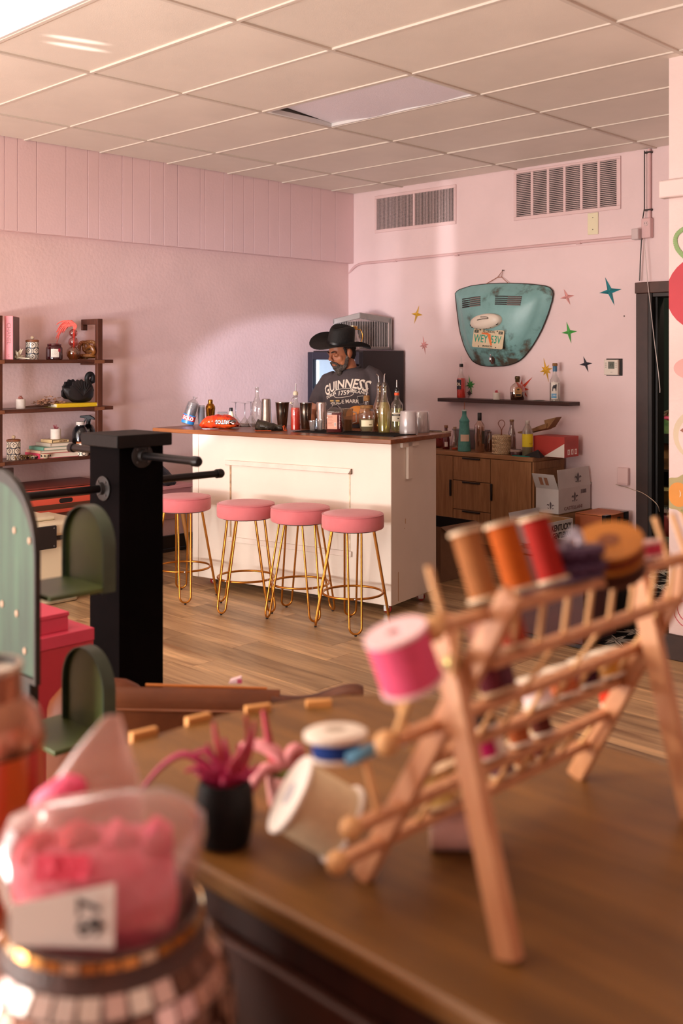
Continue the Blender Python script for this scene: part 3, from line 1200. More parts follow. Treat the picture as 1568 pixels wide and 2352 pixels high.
obj('small_print', bm, mat('6a3c34', 0.6), lb)
bm = new_bm()
for k in range(11):
    z = 0.030 + k * 0.008
    add_box(bm, 0.031, 0.036 + (k % 2) * 0.002, -W - 0.0012, -W - 0.0002, z, z + 0.005)
obj('embossed_print', bm, mat('ccb0b0', 0.4), t)

# plastic pitcher with brown mix
t, s = item('plastic_pitcher', 'cloudy plastic pitcher of brown mix behind the red liqueur bottle', 'pitcher', 797, 992)
pf = [(0.030, 0), (0.032, 0.003), (0.039, 0.140), (0.0405, 0.141), (0.0405, 0.146)]
vessel(t, pf, glass('e8dcca', 0.08, 0.15, 0.28, 'd8bfa2'), name='pitcher_body')
fill(t, pf, 0.075, mat('9a6532', 0.4), k=0.94)
tube_part('handle', FROST, t, [(0.036, -0.01, 0.125), (0.058, -0.012, 0.120), (0.060, -0.012, 0.06), (0.035, -0.01, 0.05)], 0.004, 8)

# round decanter
t, s = item('decanter', 'round-shouldered decanter with a cork stopper and a cream label', 'decanter', 842, 994)
pf = [(0.034, 0), (0.0400, 0.004), (0.046, 0.040), (0.0545, 0.085), (0.055, 0.105), (0.050, 0.128), (0.042, 0.144), (0.040, 0.150)]
vessel(t, pf, CLEAR, 32)
fill(t, pf, 0.082, glass('f2ecd8', 0.05, 0.05, 0.35, 'efe4bc'), k=0.95)
lathe_part('cork_collar', CORK, t, [(0.0395, 0.150), (0.0425, 0.152), (0.0425, 0.168), (0.038, 0.171), (0.015, 0.172)], 24)
lathe_part('neck', CLEAR, t, [(0.016, 0.172), (0.015, 0.176), (0.0145, 0.195), (0.017, 0.198)], 18)
ck = lathe_part('cork', CORK, t, [(0.0145, 0.196), (0.0195, 0.200), (0.0195, 0.230), (0.016, 0.234)], 18)
tube_part('spout', STEEL, ck, [(0, 0, 0.232), (0.001, 0, 0.25), (0.006, 0, 0.27), (0.010, 0, 0.281)], [0.0045, 0.004, 0.003, 0.0026], 8)
l2 = wrap_label(t, 0.0528, 0.036, 0.078, -0.75, 0.85, mat('eee2bf', 0.6))
wrap_label(t, 0.0534, 0.044, 0.052, 0.25, 0.62, mat('8d7a4a', 0.6), 'stamp')

# two slim wine bottles of pale syrup with pourers
pf_w = [(0.032, 0), (0.0385, 0.005), (0.0390, 0.150), (0.036, 0.172), (0.024, 0.205), (0.0160, 0.235), (0.0145, 0.285), (0.0158, 0.292), (0.0158, 0.300)]
t, s = item('syrup_bottle', 'amber syrup bottle with a pour spout, standing just behind the pale one', 'bottle', 870, 990)
vessel(t, pf_w, glass('e4c9a0', 0.08))
fill(t, pf_w, 0.19, liquid('b98a52', 0.5))
pourer(t, 0.300, -0.15)
t, s = item('syrup_bottle', 'pale yellow syrup bottle with a pour spout, in front of the amber one', 'bottle', 882, 997)
vessel(t, pf_w, glass('f0ecd6', 0.08))
fill(t, pf_w, 0.195, liquid('ded79c', 0.55))
pourer(t, 0.300, 0.05)

t, s = item('vodka_bottle', 'clear spirit bottle with an orange neck band and white label beside the plastic tubs', 'bottle', 911, 992)
pf = [(0.036, 0), (0.0405, 0.004), (0.0405, 0.168), (0.036, 0.186), (0.022, 0.204), (0.0155, 0.218), (0.0145, 0.262), (0.0150, 0.268)]
vessel(t, pf, CLEAR)
fill(t, pf, 0.155, glass('f2f1d2', 0.05, 0.05, 0.3, 'e9e6b4'), k=0.95)
lathe_part('neck_band', mat('e2521f', 0.45), t, [(0.0156, 0.238), (0.0162, 0.239), (0.0162, 0.254), (0.0156, 0.255)], 18)
pourer(t, 0.268, 0.0, 0.07, capm=CAPBLACK)
wrap_label(t, 0.0412, 0.070, 0.128, -0.9, 0.6, LABEL_W)
wrap_label(t, 0.0416, 0.106, 0.117, -0.9, 0.6, mat('221d1a', 0.5), 'printed_line')
label_text(t, 'VODKA', 0.010, mat('f4efe6', 0.5), 0.0420, 0.1115, -0.15)
wrap_label(t, 0.0416, 0.086, 0.094, 0.05, 0.28, mat('3a322c', 0.5), 'printed_line')

for u, v, lb, kk in ((938, 998, 'upturned stack of frosted plastic tubs at the front of the bar mat', 6), (966, 993, 'upturned stack of frosted plastic tubs nearer the counter end, behind the front stack', 5)):
    t, s = item('tub_stack', lb, 'tubs', u, v, group='frosted plastic tub stacks')
    bm = new_bm()
    for k in range(kk):
        z = k * 0.006
        add_lathe(bm, [(0.0575 - 0.0003 * k, z), (0.0575, z + 0.004), (0.052, z + 0.108), (0.049, z + 0.112), (0.001, z + 0.112)], 32)
    obj('tubs', bm, glass('f2eeee', 0.10, 0.2, 0.5 if kk == 6 else 0.45, 'f4eeee'), t)

# rubber bar mat along the working side and a folded packet on the counter end
t = thing('bar_mat', 'long black rubber bar mat under the bottles', 'mat', (bar_corner.x, bar_corner.y, ZC), TH)
bm = new_bm()
add_box(bm, -0.82, -0.06, 0.13, 0.40, 0.0002, 0.004)
obj('mat_sheet', bm, mat('171312', 0.7), t)
bm = new_bm()
for k in range(38):
    x = -0.81 + k * 0.02
    add_box(bm, x, x + 0.006, 0.14, 0.39, 0.004, 0.0065)
obj('mat_rib', bm, mat('171312', 0.7), t)
for o in list(COL.objects):
    if o.parent is None and o.get('category') in ('bottle', 'tubs', 'decanter', 'pitcher', 'tumbler', 'shaker tin') and abs(o.location.z - ZC) < 1e-4:
        L = Matrix.Rotation(-TH, 4, 'Z') @ (o.location - Vector((bar_corner.x, bar_corner.y, ZC)))
        if -0.85 < L.x < -0.03 and 0.07 < L.y < 0.46:
            o.location.z = ZC + 0.0065
t, s = item('folded_packet', 'small folded paper packet at the counter end', 'packet', 1000, 992, rz=TH + 0.3)
bm = new_bm()
add_prism(bm, [(-0.09, -0.04), (0.08, -0.055), (0.10, 0.02), (0.0, 0.05), (-0.08, 0.03)], 0.0002, 0.006)
obj('paper', bm, mat('7d6552', 0.6, hex2='b8a58c', vscale=30), t)
bm = new_bm()
add_prism(bm, [(-0.06, -0.03), (0.05, -0.04), (0.03, 0.02), (-0.05, 0.018)], 0.006, 0.009)
obj('paper_fold', bm, mat('2c211e', 0.6), t)


# =================================================================== ON THE BACK WALL
WIRE = mat('2a2220', 0.5)


def wall_star(u, v, pts, hexc, label, spin=0.0):
    """flat faceted star fixed to the wall: pts = list of (angle from up, clockwise; length in px)"""
    p = at_y(u, v, YB)
    s = p.y / (CY + SY * (u - 784) / FOCAL) / FOCAL
    t = bpy.data.objects.new('tmp', None)
    bm = new_bm()
    n = len(pts)
    tips, val = [], []
    for a, L in pts:
        a = radians(a)
        # widths along the wall are foreshortened in the photo: pts are given as drawn on the wall
        tips.append(bm.verts.new((sin(a) * L, 0.0, cos(a) * L)))
    for k in range(n):
        a0, a1 = pts[k][0], pts[(k + 1) % n][0]
        if a1 < a0:
            a1 += 360
        am = radians((a0 + a1) / 2)
        r = (0.22 if n < 6 else 0.42) * min(pts[k][1], pts[(k + 1) % n][1]) + 0.004
        val.append(bm.verts.new((sin(am) * r, 0.0, cos(am) * r)))
    cf = bm.verts.new((0, -0.010, 0))
    fs = []
    for k in range(n):
        fs.append((bm.faces.new((cf, tips[k], val[k])), 0))
        fs.append((bm.faces.new((cf, val[k], tips[(k + 1) % n])), 1))
    back = []
    for k in range(n):
        back += [tips[k], val[k]]
    bm.faces.new(back)
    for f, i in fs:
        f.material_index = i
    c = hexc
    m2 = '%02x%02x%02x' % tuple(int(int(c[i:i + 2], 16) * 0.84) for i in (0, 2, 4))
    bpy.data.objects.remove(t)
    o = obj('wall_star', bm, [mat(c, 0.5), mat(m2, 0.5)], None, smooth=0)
    o.location = (p.x, YB - 0.002, p.z)
    tag(o, label, 'wall star')
    return o


def four(l_up, l_right, l_down, l_left, tilt):
    return [(tilt, l_up), (90 + tilt * 0.3, l_right), (180 + tilt, l_down), (270 + tilt * 0.3, l_left)]


def eight(L, tilt, k=0.6):
    return [(tilt + 45 * i, L * (1.0 if i % 4 == 0 else (0.62 if i % 2 == 0 else 0.5))) for i in range(8)]


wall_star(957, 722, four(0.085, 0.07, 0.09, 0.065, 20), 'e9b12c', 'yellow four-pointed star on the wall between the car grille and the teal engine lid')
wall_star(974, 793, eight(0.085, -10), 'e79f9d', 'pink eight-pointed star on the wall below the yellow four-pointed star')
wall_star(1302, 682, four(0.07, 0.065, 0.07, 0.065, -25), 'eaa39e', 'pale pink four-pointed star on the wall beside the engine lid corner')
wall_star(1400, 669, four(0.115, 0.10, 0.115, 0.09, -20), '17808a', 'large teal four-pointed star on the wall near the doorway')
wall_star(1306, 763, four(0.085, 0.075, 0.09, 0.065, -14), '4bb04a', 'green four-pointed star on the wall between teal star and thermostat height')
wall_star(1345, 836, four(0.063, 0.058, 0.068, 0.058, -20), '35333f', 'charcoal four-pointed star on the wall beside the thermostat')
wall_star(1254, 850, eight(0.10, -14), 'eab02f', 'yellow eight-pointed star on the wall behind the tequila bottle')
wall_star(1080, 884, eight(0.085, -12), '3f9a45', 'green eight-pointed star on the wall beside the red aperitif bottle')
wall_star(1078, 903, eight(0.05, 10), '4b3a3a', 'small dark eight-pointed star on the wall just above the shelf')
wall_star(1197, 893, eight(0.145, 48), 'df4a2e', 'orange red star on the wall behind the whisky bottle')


# air grilles
def air_grille(x0, x1, z0, z1, ix0, ix1, iz0, iz1, cols, slats, upright, label, name):
    cx, cz = (x0 + x1) / 2, (z0 + z1) / 2
    t = thing('air_grille', label, 'air grille', (cx, YB, cz))
    fm = mat('e4c6c5', 0.45)
    bm = new_bm()
    a0, a1, b0, b1 = x0 - cx, x1 - cx, z0 - cz, z1 - cz
    c0, c1, d0, d1 = ix0 - cx, ix1 - cx, iz0 - cz, iz1 - cz
    add_box(bm, a0, a1, -0.012, -0.001, d1, b1)
    add_box(bm, a0, a1, -0.012, -0.001, b0, d0)
    add_box(bm, a0, c0, -0.012, -0.001, d0, d1)
    add_box(bm, c1, a1, -0.012, -0.001, d0, d1)
    obj('frame', bm, fm, t, bevel=0.003)
    box_part('duct', mat('1d1817', 0.8), t, c0, c1, -0.0025, -0.0012, d0, d1)
    w = (c1 - c0) / cols
    for k in range(1, cols):
        x = c0 + w * k
        box_part('divider', fm, t, x - 0.011, x + 0.011, -0.013, -0.002, d0, d1, 0.002)
    bm = new_bm()
    if upright:
        n = int((c1 - c0) / 0.0165)
        for k in range(n):
            x = c0 + (k + 0.5) * (c1 - c0) / n
            add_box(bm, x - 0.0019, x + 0.0019, -0.0105, -0.006, d0, d1)
        n2 = 26
        for k in range(n2):
            z = d0 + (k + 0.5) * (d1 - d0) / n2
            add_box(bm, c0, c1, -0.0055, -0.003, z - 0.0008, z + 0.0008)
    else:
        for k in range(slats):
            z = d0 + (k + 0.5) * (d1 - d0) / slats
            h = (d1 - d0) / slats
            M = Matrix.Translation((0, -0.008, z)) @ Matrix.Rotation(radians(-28), 4, 'X')
            add_box(bm, c0, c1, -0.005, 0.003, -h * 0.13, h * 0.13, M)
    o = obj('slats', bm, mat('dcc4c2', 0.4), t, smooth=0)
    o['kind'] = 'stuff'
    return t


air_grille(-6.378, -5.445, 2.677, 3.015, -6.357, -5.463, 2.706, 2.987, 2, 0, True, 'square-meshed air grille in the wall near the room corner', 'a')
air_grille(-4.853, -3.896, 2.648, 3.045, -4.827, -3.929, 2.677, 3.026, 6, 24, False, 'large louvred air grille in six columns high above the engine lid', 'b')

t = thing('cover_plate', 'cream blank cover plate on the wall under the large louvred grille', 'cover plate', (-4.131, YB, 2.56))
box_part('plate', mat('e9dfbd', 0.4), t, -0.045, 0.045, -0.008, -0.001, -0.083, 0.083, 0.003)
bm = new_bm()
for z in (0.045, -0.045):
    add_lathe(bm, [(0.004, 0), (0.003, 0.002)], 8, Matrix.Translation((0, -0.008, z)) @ Matrix.Rotation(pi / 2, 4, 'X'))
obj('screw', bm, mat('5b5346', 0.4, 0.8), t)

# conduit run with outlet, plug-in adapter and loose leads
t = thing('conduit', 'pink painted metal conduit running along the wall to a surface outlet', 'conduit', (-3.68, YB, 2.43))
CP = mat('dcb6b6', 0.4)
tube_part('pipe', CP, t, spline([(-3.04, 0.01, -0.10), (-2.95, -0.012, -0.045), (-2.85, -0.014, -0.020), (-2.6, -0.014, -0.018), (-1.5, -0.014, -0.006), (-0.06, -0.014, 0.0)], 6), 0.0115, 10)
tube_part('pipe', CP, t, [(0.02, -0.016, 0.10), (0.02, -0.016, 0.63)], 0.0125, 10)
for x in (-2.45, -1.75, -0.57):
    z = -0.018 + (x + 2.6) * 0.0066
    bm = new_bm()
    add_tube(bm, [(x - 0.02, -0.014, z), (x + 0.02, -0.014, z)], 0.0145, 10)
    obj('coupling', bm, CP, t)
for z in (0.18, 0.60):
    bm = new_bm()
    add_box(bm, -0.015, 0.04, -0.031, -0.001, z, z + 0.012)
    obj('cable_tie', bm, WIRE, t)
bx = box_part('outlet_box', CP, t, -0.028, 0.045, -0.05, -0.001, -0.02, 0.125, 0.006)
bm = new_bm()
add_lathe(bm, [(0.019, 0), (0.017, 0.003)], 18, Matrix.Translation((0.01, -0.05, 0.085)) @ Matrix.Rotation(pi / 2, 4, 'X'))
soc = obj('socket', bm, mat('d7bcbc', 0.4), bx)
bm = new_bm()
for x in (0.003, 0.017):
    add_box(bm, x - 0.0015, x + 0.0015, -0.0535, -0.0525, 0.08, 0.093)
obj('socket_slot', bm, mat('3a2c2a', 0.6), bx)
tube_part('cable', WIRE, t, [(-0.012, -0.03, 0.62), (-0.012, -0.03, 0.20), (-0.022, -0.04, 0.11)], 0.004, 6)
t = thing('power_adapter', 'grey plug-in adapter with two leads hanging beside the doorway', 'adapter', (-3.735, YB - 0.05, 2.43))
box_part('adapter_body', mat('cdb9b8', 0.4), t, -0.028, 0.028, -0.045, 0.02, -0.03, 0.05, 0.006)
P = [at_y(1473, 545, YB - 0.04), at_y(1470, 600, YB - 0.035), at_y(1468.5, 645, YB - 0.03)]
tube_part('lead', WIRE, t, [q - t.location for q in P], 0.0045, 6)
P = [at_y(1478, 548, YB - 0.06), at_y(1483, 600, YB - 0.05), at_y(1487, 650, YB - 0.045), at_y(1493, 700, YB - 0.045), at_y(1503, 790, YB - 0.045), at_y(1512, 860, YB - 0.045), at_y(1515, 893, YB - 0.045), at_y(1515, 902, YB - 0.045)]
tube_part('lead', mat('d9cbc6', 0.5), t, [q - t.location for q in P], 0.0028, 6)

# thermostat
t = thing('thermostat', 'beige thermostat with a grey screen on the wall by the doorway', 'thermostat', (-3.956, YB, 1.468))
box_part('backing', mat('241c1b', 0.7), t, -0.062, 0.072, -0.004, -0.001, -0.064, 0.064)
bd = box_part('case', mat('dfd3c6', 0.4), t, -0.066, 0.050, -0.032, -0.004, -0.058, 0.056, 0.004)
box_part('screen', mat('5f655a', 0.25), bd, -0.030, 0.022, -0.034, -0.0315, -0.012, 0.042, 0.001)
writing('72', 0.030, mat('22251f', 0.5), bd, (-0.001, -0.0345, 0.016), name='digits')
bm = new_bm()
for x in (-0.05, 0.036):
    for z in (0.0, 0.015, 0.03):
        add_box(bm, x - 0.006, x + 0.006, -0.0335, -0.0315, z - 0.004, z + 0.004)
add_box(bm, -0.012, 0.006, -0.0328, -0.0318, -0.040, -0.036)
obj('button', bm, mat('b8aca0', 0.4), bd)

# phone junction box with its wire
t = thing('junction_box', 'small pink wall junction box with a wire running into the doorway', 'junction box', (-3.868, YB, 0.655))
bb = box_part('case', mat('e8c8c6', 0.4), t, -0.045, 0.046, -0.035, -0.001, -0.062, 0.068, 0.008)
box_part('lower_lid', mat('e0bebd', 0.4), bb, -0.042, 0.043, -0.037, -0.034, -0.060, -0.044, 0.001)
P = [at_y(1414, 1112, YB - 0.01), at_y(1424, 1116, YB - 0.012), at_y(1440, 1120, YB - 0.012), at_y(1456, 1126, YB - 0.014), at_y(1465, 1128, YB - 0.035), at_y(1480, 1135, YB - 0.04), at_y(1500, 1150, YB - 0.04), at_y(1511, 1163, YB - 0.03), at_y(1514, 1175, YB + 0.05)]
tube_part('wire', mat('cbb29c', 0.5), t, [q - t.location for q in spline(P, 4)], 0.0024, 6)

# ------------------------------------------------------------------ the teal engine lid
lid_px = [(130, 415), (152, 388), (190, 362), (330, 318), (440, 302), (550, 291), (700, 285), (830, 284), (970, 288), (1100, 296), (1200, 306), (1290, 320), (1345, 342), (1380, 380), (1387, 425), (1372, 510), (1345, 600), (1320, 680), (1282, 780),
          (1240, 880), (1190, 975), (1140, 1060), (1085, 1140), (1020, 1220), (965, 1270), (900, 1308), (830, 1332), (750, 1346), (600, 1352), (520, 1347), (450, 1335), (395, 1312), (350, 1280), (308, 1222), (270, 1150), (240, 1080), (215, 1000), (195, 925), (180, 850), (165, 740), (150, 620), (138, 510)]
S4 = 280 / 1568
out = [at_y(1020 + x * S4, 600 + y * S4, YB - 0.03) for x, y in lid_px]
cx = sum(p.x for p in out) / len(out)
cz = sum(p.z for p in out) / len(out)
TEAL = None


def teal_paint():
    m, nt, b = _new('worn_teal_paint')
    tc = nt.nodes.new('ShaderNodeTexCoord')
    n = nt.nodes.new('ShaderNodeTexNoise')
    n.inputs['Scale'].default_value = 5.5
    n.inputs['Detail'].default_value = 8
    n.inputs['Roughness'].default_value = 0.62
    nt.links.new(tc.outputs['Object'], n.inputs[0])
    n2 = nt.nodes.new('ShaderNodeTexNoise')
    n2.inputs['Scale'].default_value = 2.2
    nt.links.new(tc.outputs['Object'], n2.inputs[0])
    r = nt.nodes.new('ShaderNodeValToRGB')
    r.color_ramp.elements[0].position = 0.34
    r.color_ramp.elements[0].color = lin('5c5247')
    r.color_ramp.elements[1].position = 0.45
    r.color_ramp.elements[1].color = lin('7caaa8')
    e = r.color_ramp.elements.new(0.40)
    e.color = lin('668a86')
    e = r.color_ramp.elements.new(0.8)
    e.color = lin('8bbaba')
    # wear is heavier toward the lower edge of the lid
    sep = nt.nodes.new('ShaderNodeSeparateXYZ')
    nt.links.new(tc.outputs['Object'], sep.inputs[0])
    mr = nt.nodes.new('ShaderNodeMapRange')
    mr.inputs['From Min'].default_value = -0.42
    mr.inputs['From Max'].default_value = -0.05
    mr.inputs['To Min'].default_value = -0.14
    mr.inputs['To Max'].default_value = 0.03
    nt.links.new(sep.outputs['Z'], mr.inputs[0])
    ad = nt.nodes.new('ShaderNodeMath')
    nt.links.new(n.outputs[0], ad.inputs[0])
    nt.links.new(mr.outputs[0], ad.inputs[1])
    nt.links.new(ad.outputs[0], r.inputs[0])
    nt.links.new(r.outputs[0], b.inputs['Base Color'])
    b.inputs['Roughness'].default_value = 0.38
    b.inputs['Specular IOR Level'].default_value = 0.5
    return m


TEAL = teal_paint()
lid = thing('engine_lid', 'worn teal car engine lid hung on the wall as a decoration', 'engine lid', (cx, YB, cz))
loop = [(p.x - cx, p.z - cz) for p in out]


def lid_point(k, s):
    """k: outline index (float), s: 0 centre .. 1 edge"""
    i = int(k) % len(loop)
    x, z = loop[i]
    h = 0.125 * (1 - max(0, s) ** 2.4) + 0.022
    if s > 0.78:
        h -= 0.010 * min(1, (s - 0.78) / 0.05) * (1 if z < 0.25 else 0.3)
    return (x * s, -h, z * s)


bm = new_bm()
levels = [0.12, 0.25, 0.4, 0.55, 0.68, 0.77, 0.80, 0.83, 0.88, 0.93, 0.97, 1.0]
rings = [[bm.verts.new(lid_point(k, s)) for k in range(len(loop))] for s in levels]
c = bm.verts.new(lid_point(0, 0))
n = len(loop)
for k in range(n):
    bm.faces.new((c, rings[0][k], rings[0][(k + 1) % n]))
for A, B in zip(rings, rings[1:]):
    for k in range(n):
        bm.faces.new((A[k], B[k], B[(k + 1) % n], A[(k + 1) % n]))
edge2 = [bm.verts.new((x * 0.985, -0.004, z * 0.985)) for x, z in loop]
for k in range(n):
    bm.faces.new((rings[-1][k], edge2[k], edge2[(k + 1) % n], rings[-1][(k + 1) % n]))
bmesh.ops.recalc_face_normals(bm, faces=bm.faces)
lid_tree = BVHTree.FromBMesh(bm)
obj('shell', bm, TEAL, lid, smooth=60)
tube_part('rubber_edge', mat('2b1d19', 0.6), lid, [(x * 1.003, -0.018, z * 1.003) for x, z in loop], 0.0036, 6, True)


def on_lid(u, v, lift=0.0):
    p = at_y(u, v, YB - 0.10)
    d = (p - Vector((0, 0, EYE))).normalized()
    o_ = Vector((0, 0, EYE)) - lid.location
    h = lid_tree.ray_cast(o_, d)
    return (h[0] if h[0] is not None else p - lid.location) - d * lift


def c4(x, y):
    return (1020 + x * S4, 600 + y * S4)


for (x0, x1, ya, yb, sl) in ((232, 466, 492, 596, -34), (655, 1000, 452, 552, 6)):
    for k in range(5):
        f = k / 4
        yy = ya + (yb - ya) * f
        p0 = on_lid(*c4(x0 - (5 if x0 > 500 else 0) * f, yy), 0.0)
        p1 = on_lid(*c4(x1 - 20 * f * (x0 > 500), yy + sl), 0.0)
        pts = [p0.lerp(p1, g / 6) for g in range(7)]
        bm = new_bm()
        lo, hi = [], []
        for q in pts:
            h = lid_tree.ray_cast(Vector((q.x, -1, q.z)), Vector((0, 1, 0)))[0]
            y_ = (h.y if h else q.y) - 0.0015
            lo.append(bm.verts.new((q.x, y_, q.z - 0.0062)))
            hi.append(bm.verts.new((q.x, y_, q.z + 0.0062)))
        for a in range(6):
            bm.faces.new((lo[a], lo[a + 1], hi[a + 1], hi[a]))
        o = obj('louvre_slot', bm, mat('241c1a', 0.7), lid, smooth=0)
        bm = new_bm()
        pp = [Vector((q.x, (lid_tree.ray_cast(Vector((q.x, -1, q.z)), Vector((0, 1, 0)))[0] or q).y - 0.006, q.z - 0.0035)) for q in pts[3:]] if x0 > 500 else \
             [Vector((q.x, (lid_tree.ray_cast(Vector((q.x, -1, q.z)), Vector((0, 1, 0)))[0] or q).y - 0.006, q.z - 0.0035)) for q in pts[3:]]
        add_tube(bm, pp, 0.0042, 6)
        obj('louvre_lip', bm, mat('8a7f7b', 0.5), o)

# white lamp housing
q = on_lid(*c4(545, 776), 0.0)
bm = new_bm()
prof_pts = []
for k in range(28):
    a = 2 * pi * k / 28
    prof_pts.append((0.150 * cos(a) * (1 if cos(a) > 0 else 0.95), 0.062 * (abs(sin(a)) ** 0.85) * (1 if sin(a) > 0 else -1)))
rings = []
for sc_, dy in ((1.0, 0.01), (1.0, -0.03), (0.93, -0.045), (0.6, -0.056), (0.25, -0.058)):
    rings.append([(x * sc_, dy, z * sc_ + 0.08 * x + 0.010 * (1 - sc_)) for x, z in prof_pts])
add_loft(bm, rings)
lamp = obj('lamp_housing', bm, mat('e9dccb', 0.4, var=0.0), lid, smooth=60, loc=(q.x, q.y, q.z))
for pts, r in (([(-0.135, -0.036, -0.016), (-0.06, -0.052, -0.030), (0.02, -0.052, -0.024), (0.10, -0.046, 0.012), (0.138, -0.034, 0.03)], 0.0022),
               ([(-0.05, -0.060, 0.012), (0.0, -0.062, 0.020), (0.055, -0.058, 0.022), (0.04, -0.058, 0.034), (-0.02, -0.058, 0.036)], 0.004)):
    bm = new_bm()
    add_tube(bm, spline(pts, 5), r, 6)
    obj('rubbed_line', bm, mat('6f6258', 0.7), lamp)
bm = new_bm()
rr = random.Random(3)
for k in range(16):
    a = rr.uniform(pi * 1.05, pi * 1.98)
    x, z = 0.148 * cos(a), 0.060 * sin(a)
    add_ball(bm, (x * 0.99, -0.030 + rr.uniform(-0.004, 0.003), z * 0.98 + 0.08 * x), rr.uniform(0.003, 0.009), 7, 5, (1.5, 0.8, 0.8))
obj('chipped_paint', bm, mat('2b2320', 0.8), lamp, smooth=0)

# licence plate
corner = [on_lid(*c4(x, y), 0.012) for x, y in ((362, 882), (765, 880), (818, 1108), (412, 1122))]
pc = sum(corner, Vector()) / 4
pc.y = min(c.y for c in corner) - 0.002
pl = thing('tmp', 'x', 'x')
bpy.data.objects.remove(pl)
pw, ph = 0.305, 0.152
bm = new_bm()
add_loft(bm, [[(x, y, z) for x, z in [(a * (pw / 2 - 0.012) + 0.012 * cos(t_), b * (ph / 2 - 0.012) + 0.012 * sin(t_)) for a, b, t0 in ((1, 1, 0), (-1, 1, pi / 2), (-1, -1, pi), (1, -1, 1.5 * pi)) for t_ in (t0, t0 + pi / 4, t0 + pi / 2)]] for y in (0.0, -0.002)])
plate = obj('licence_plate', bm, mat('d6c3a2', 0.45, var=0.05, vscale=18), lid, smooth=0)
plate.location = pc
plate.rotation_euler = (radians(-5), radians(4.5), 0)
GREEN = mat('1f9a7c', 0.45)
DKG = mat('23352c', 0.5)
writing('WEY', 0.088, GREEN, plate, (-0.072, -0.0025, -0.006), name='characters', sx=0.72, bold=0.0012)
writing('53V', 0.088, GREEN, plate, (0.078, -0.0025, -0.006), name='characters', sx=0.72, bold=0.0012)
writing('FLORIDA', 0.028, DKG, plate, (0.0, -0.0025, 0.057), name='characters', sx=1.05, bold=0.0004)
writing('MARION', 0.022, DKG, plate, (0.002, -0.0025, -0.061), name='characters', sx=1.15, bold=0.0003)
bm = new_bm()
fl = [(-0.070, 0.046), (-0.005, 0.048), (0.004, 0.040), (0.020, 0.040), (0.026, 0.010), (0.038, -0.018), (0.046, -0.045), (0.036, -0.058), (0.026, -0.040), (0.014, -0.022), (0.004, 0.004), (-0.008, 0.030), (-0.035, 0.034), (-0.068, 0.036)]
add_prism(bm, [(x, z) for x, z in fl], 0.0019, 0.0032, Matrix.Rotation(pi / 2, 4, 'X'))
obj('state_outline', bm, mat('e2722f', 0.5), plate, smooth=0)
for x, w_ in ((-0.122, '31'), (0.118, '62')):
    st = box_part('sticker', mat('2f4038', 0.5), plate, x - 0.020, x + 0.020, -0.0032, -0.0018, 0.042, 0.066)
    writing(w_, 0.020, mat('cdbd9c', 0.5), st, (x, -0.0036, 0.054), name='characters')
for x, z in ((-0.085, 0.066), (0.085, 0.066), (-0.085, -0.066), (0.085, -0.066)):
    bm = new_bm()
    add_lathe(bm, [(0.005, 0), (0.005, 0.003), (0.002, 0.004)], 10, Matrix.Translation((x, -0.002, z)) @ Matrix.Rotation(pi / 2, 4, 'X'))
    obj('bolt', bm, mat('4a4038', 0.4, 0.7), plate)

# latch handle
q = on_lid(*c4(615, 1240), 0.0)
bm = new_bm()
add_loft(bm, [[(0.018 * k * cos(a), y, 0.052 * k * sin(a)) for a in [2 * pi * i / 16 for i in range(16)]] for k, y in ((1, 0.01), (1, -0.006), (0.8, -0.010))])
lt = obj('latch_plate', bm, mat('5a3428', 0.5), lid, loc=q)
bm = new_bm()
add_ball(bm, (0, -0.022, -0.012), 0.015, 12, 8, (1, 0.9, 1.6))
add_ball(bm, (0, -0.020, 0.022), 0.010, 10, 8)
obj('latch_handle', bm, mat('d5d5d8', 0.12, 1.0), lt, smooth=180)
# hanging wire and nail
P = [on_lid(*c4(540, 292), 0.01), on_lid(*c4(820, 286), 0.01)]
nail = at_y(1154.5, 621, YB - 0.02) - lid.location
kn = [at_y(1142, 637, YB - 0.02) - lid.location, at_y(1151.5, 636.5, YB - 0.02) - lid.location]
a_, b_ = at_y(1116, 652, YB - 0.03) - lid.location, at_y(1166, 650, YB - 0.03) - lid.location
WR = mat('a5694e', 0.5)
tube_part('hanging_wire', WR, lid, [a_, kn[0], nail, kn[1], b_], 0.0028, 6)
tube_part('hanging_wire', WR, lid, [kn[0], kn[1]], 0.003, 6)
bm = new_bm()
add_ball(bm, nail + Vector((0, -0.004, 0)), 0.006, 8, 6)
add_tube(bm, [nail, nail + Vector((0, 0.02, 0))], 0.003, 6)
obj('nail', bm, mat('5a4a42', 0.4, 0.8), lid)

# ------------------------------------------------------------------ floating shelf and what stands on it
sx0, sx1, sz = -5.527, -4.247, 1.2
t = thing('floating_shelf', 'dark walnut floating shelf under the engine lid', 'shelf', ((sx0 + sx1) / 2, YB, sz))
hw = (sx1 - sx0) / 2
box_part('board', wood('2c1712', '4a2a20', 4, (0.6, 8, 8), 0.4), t, -hw, hw, -0.155, -0.001, -0.030, 0.0, 0.003)


def wall_item(name, label, cat, u, v, z, ydist, group=None):
    """v is only a guide: the thing stands at height z, ydist in front of the wall"""
    p = at_y(u, v, YB - ydist)
    return thing(name, label, cat, (p.x, p.y, z), YAW, group), mpp(p)


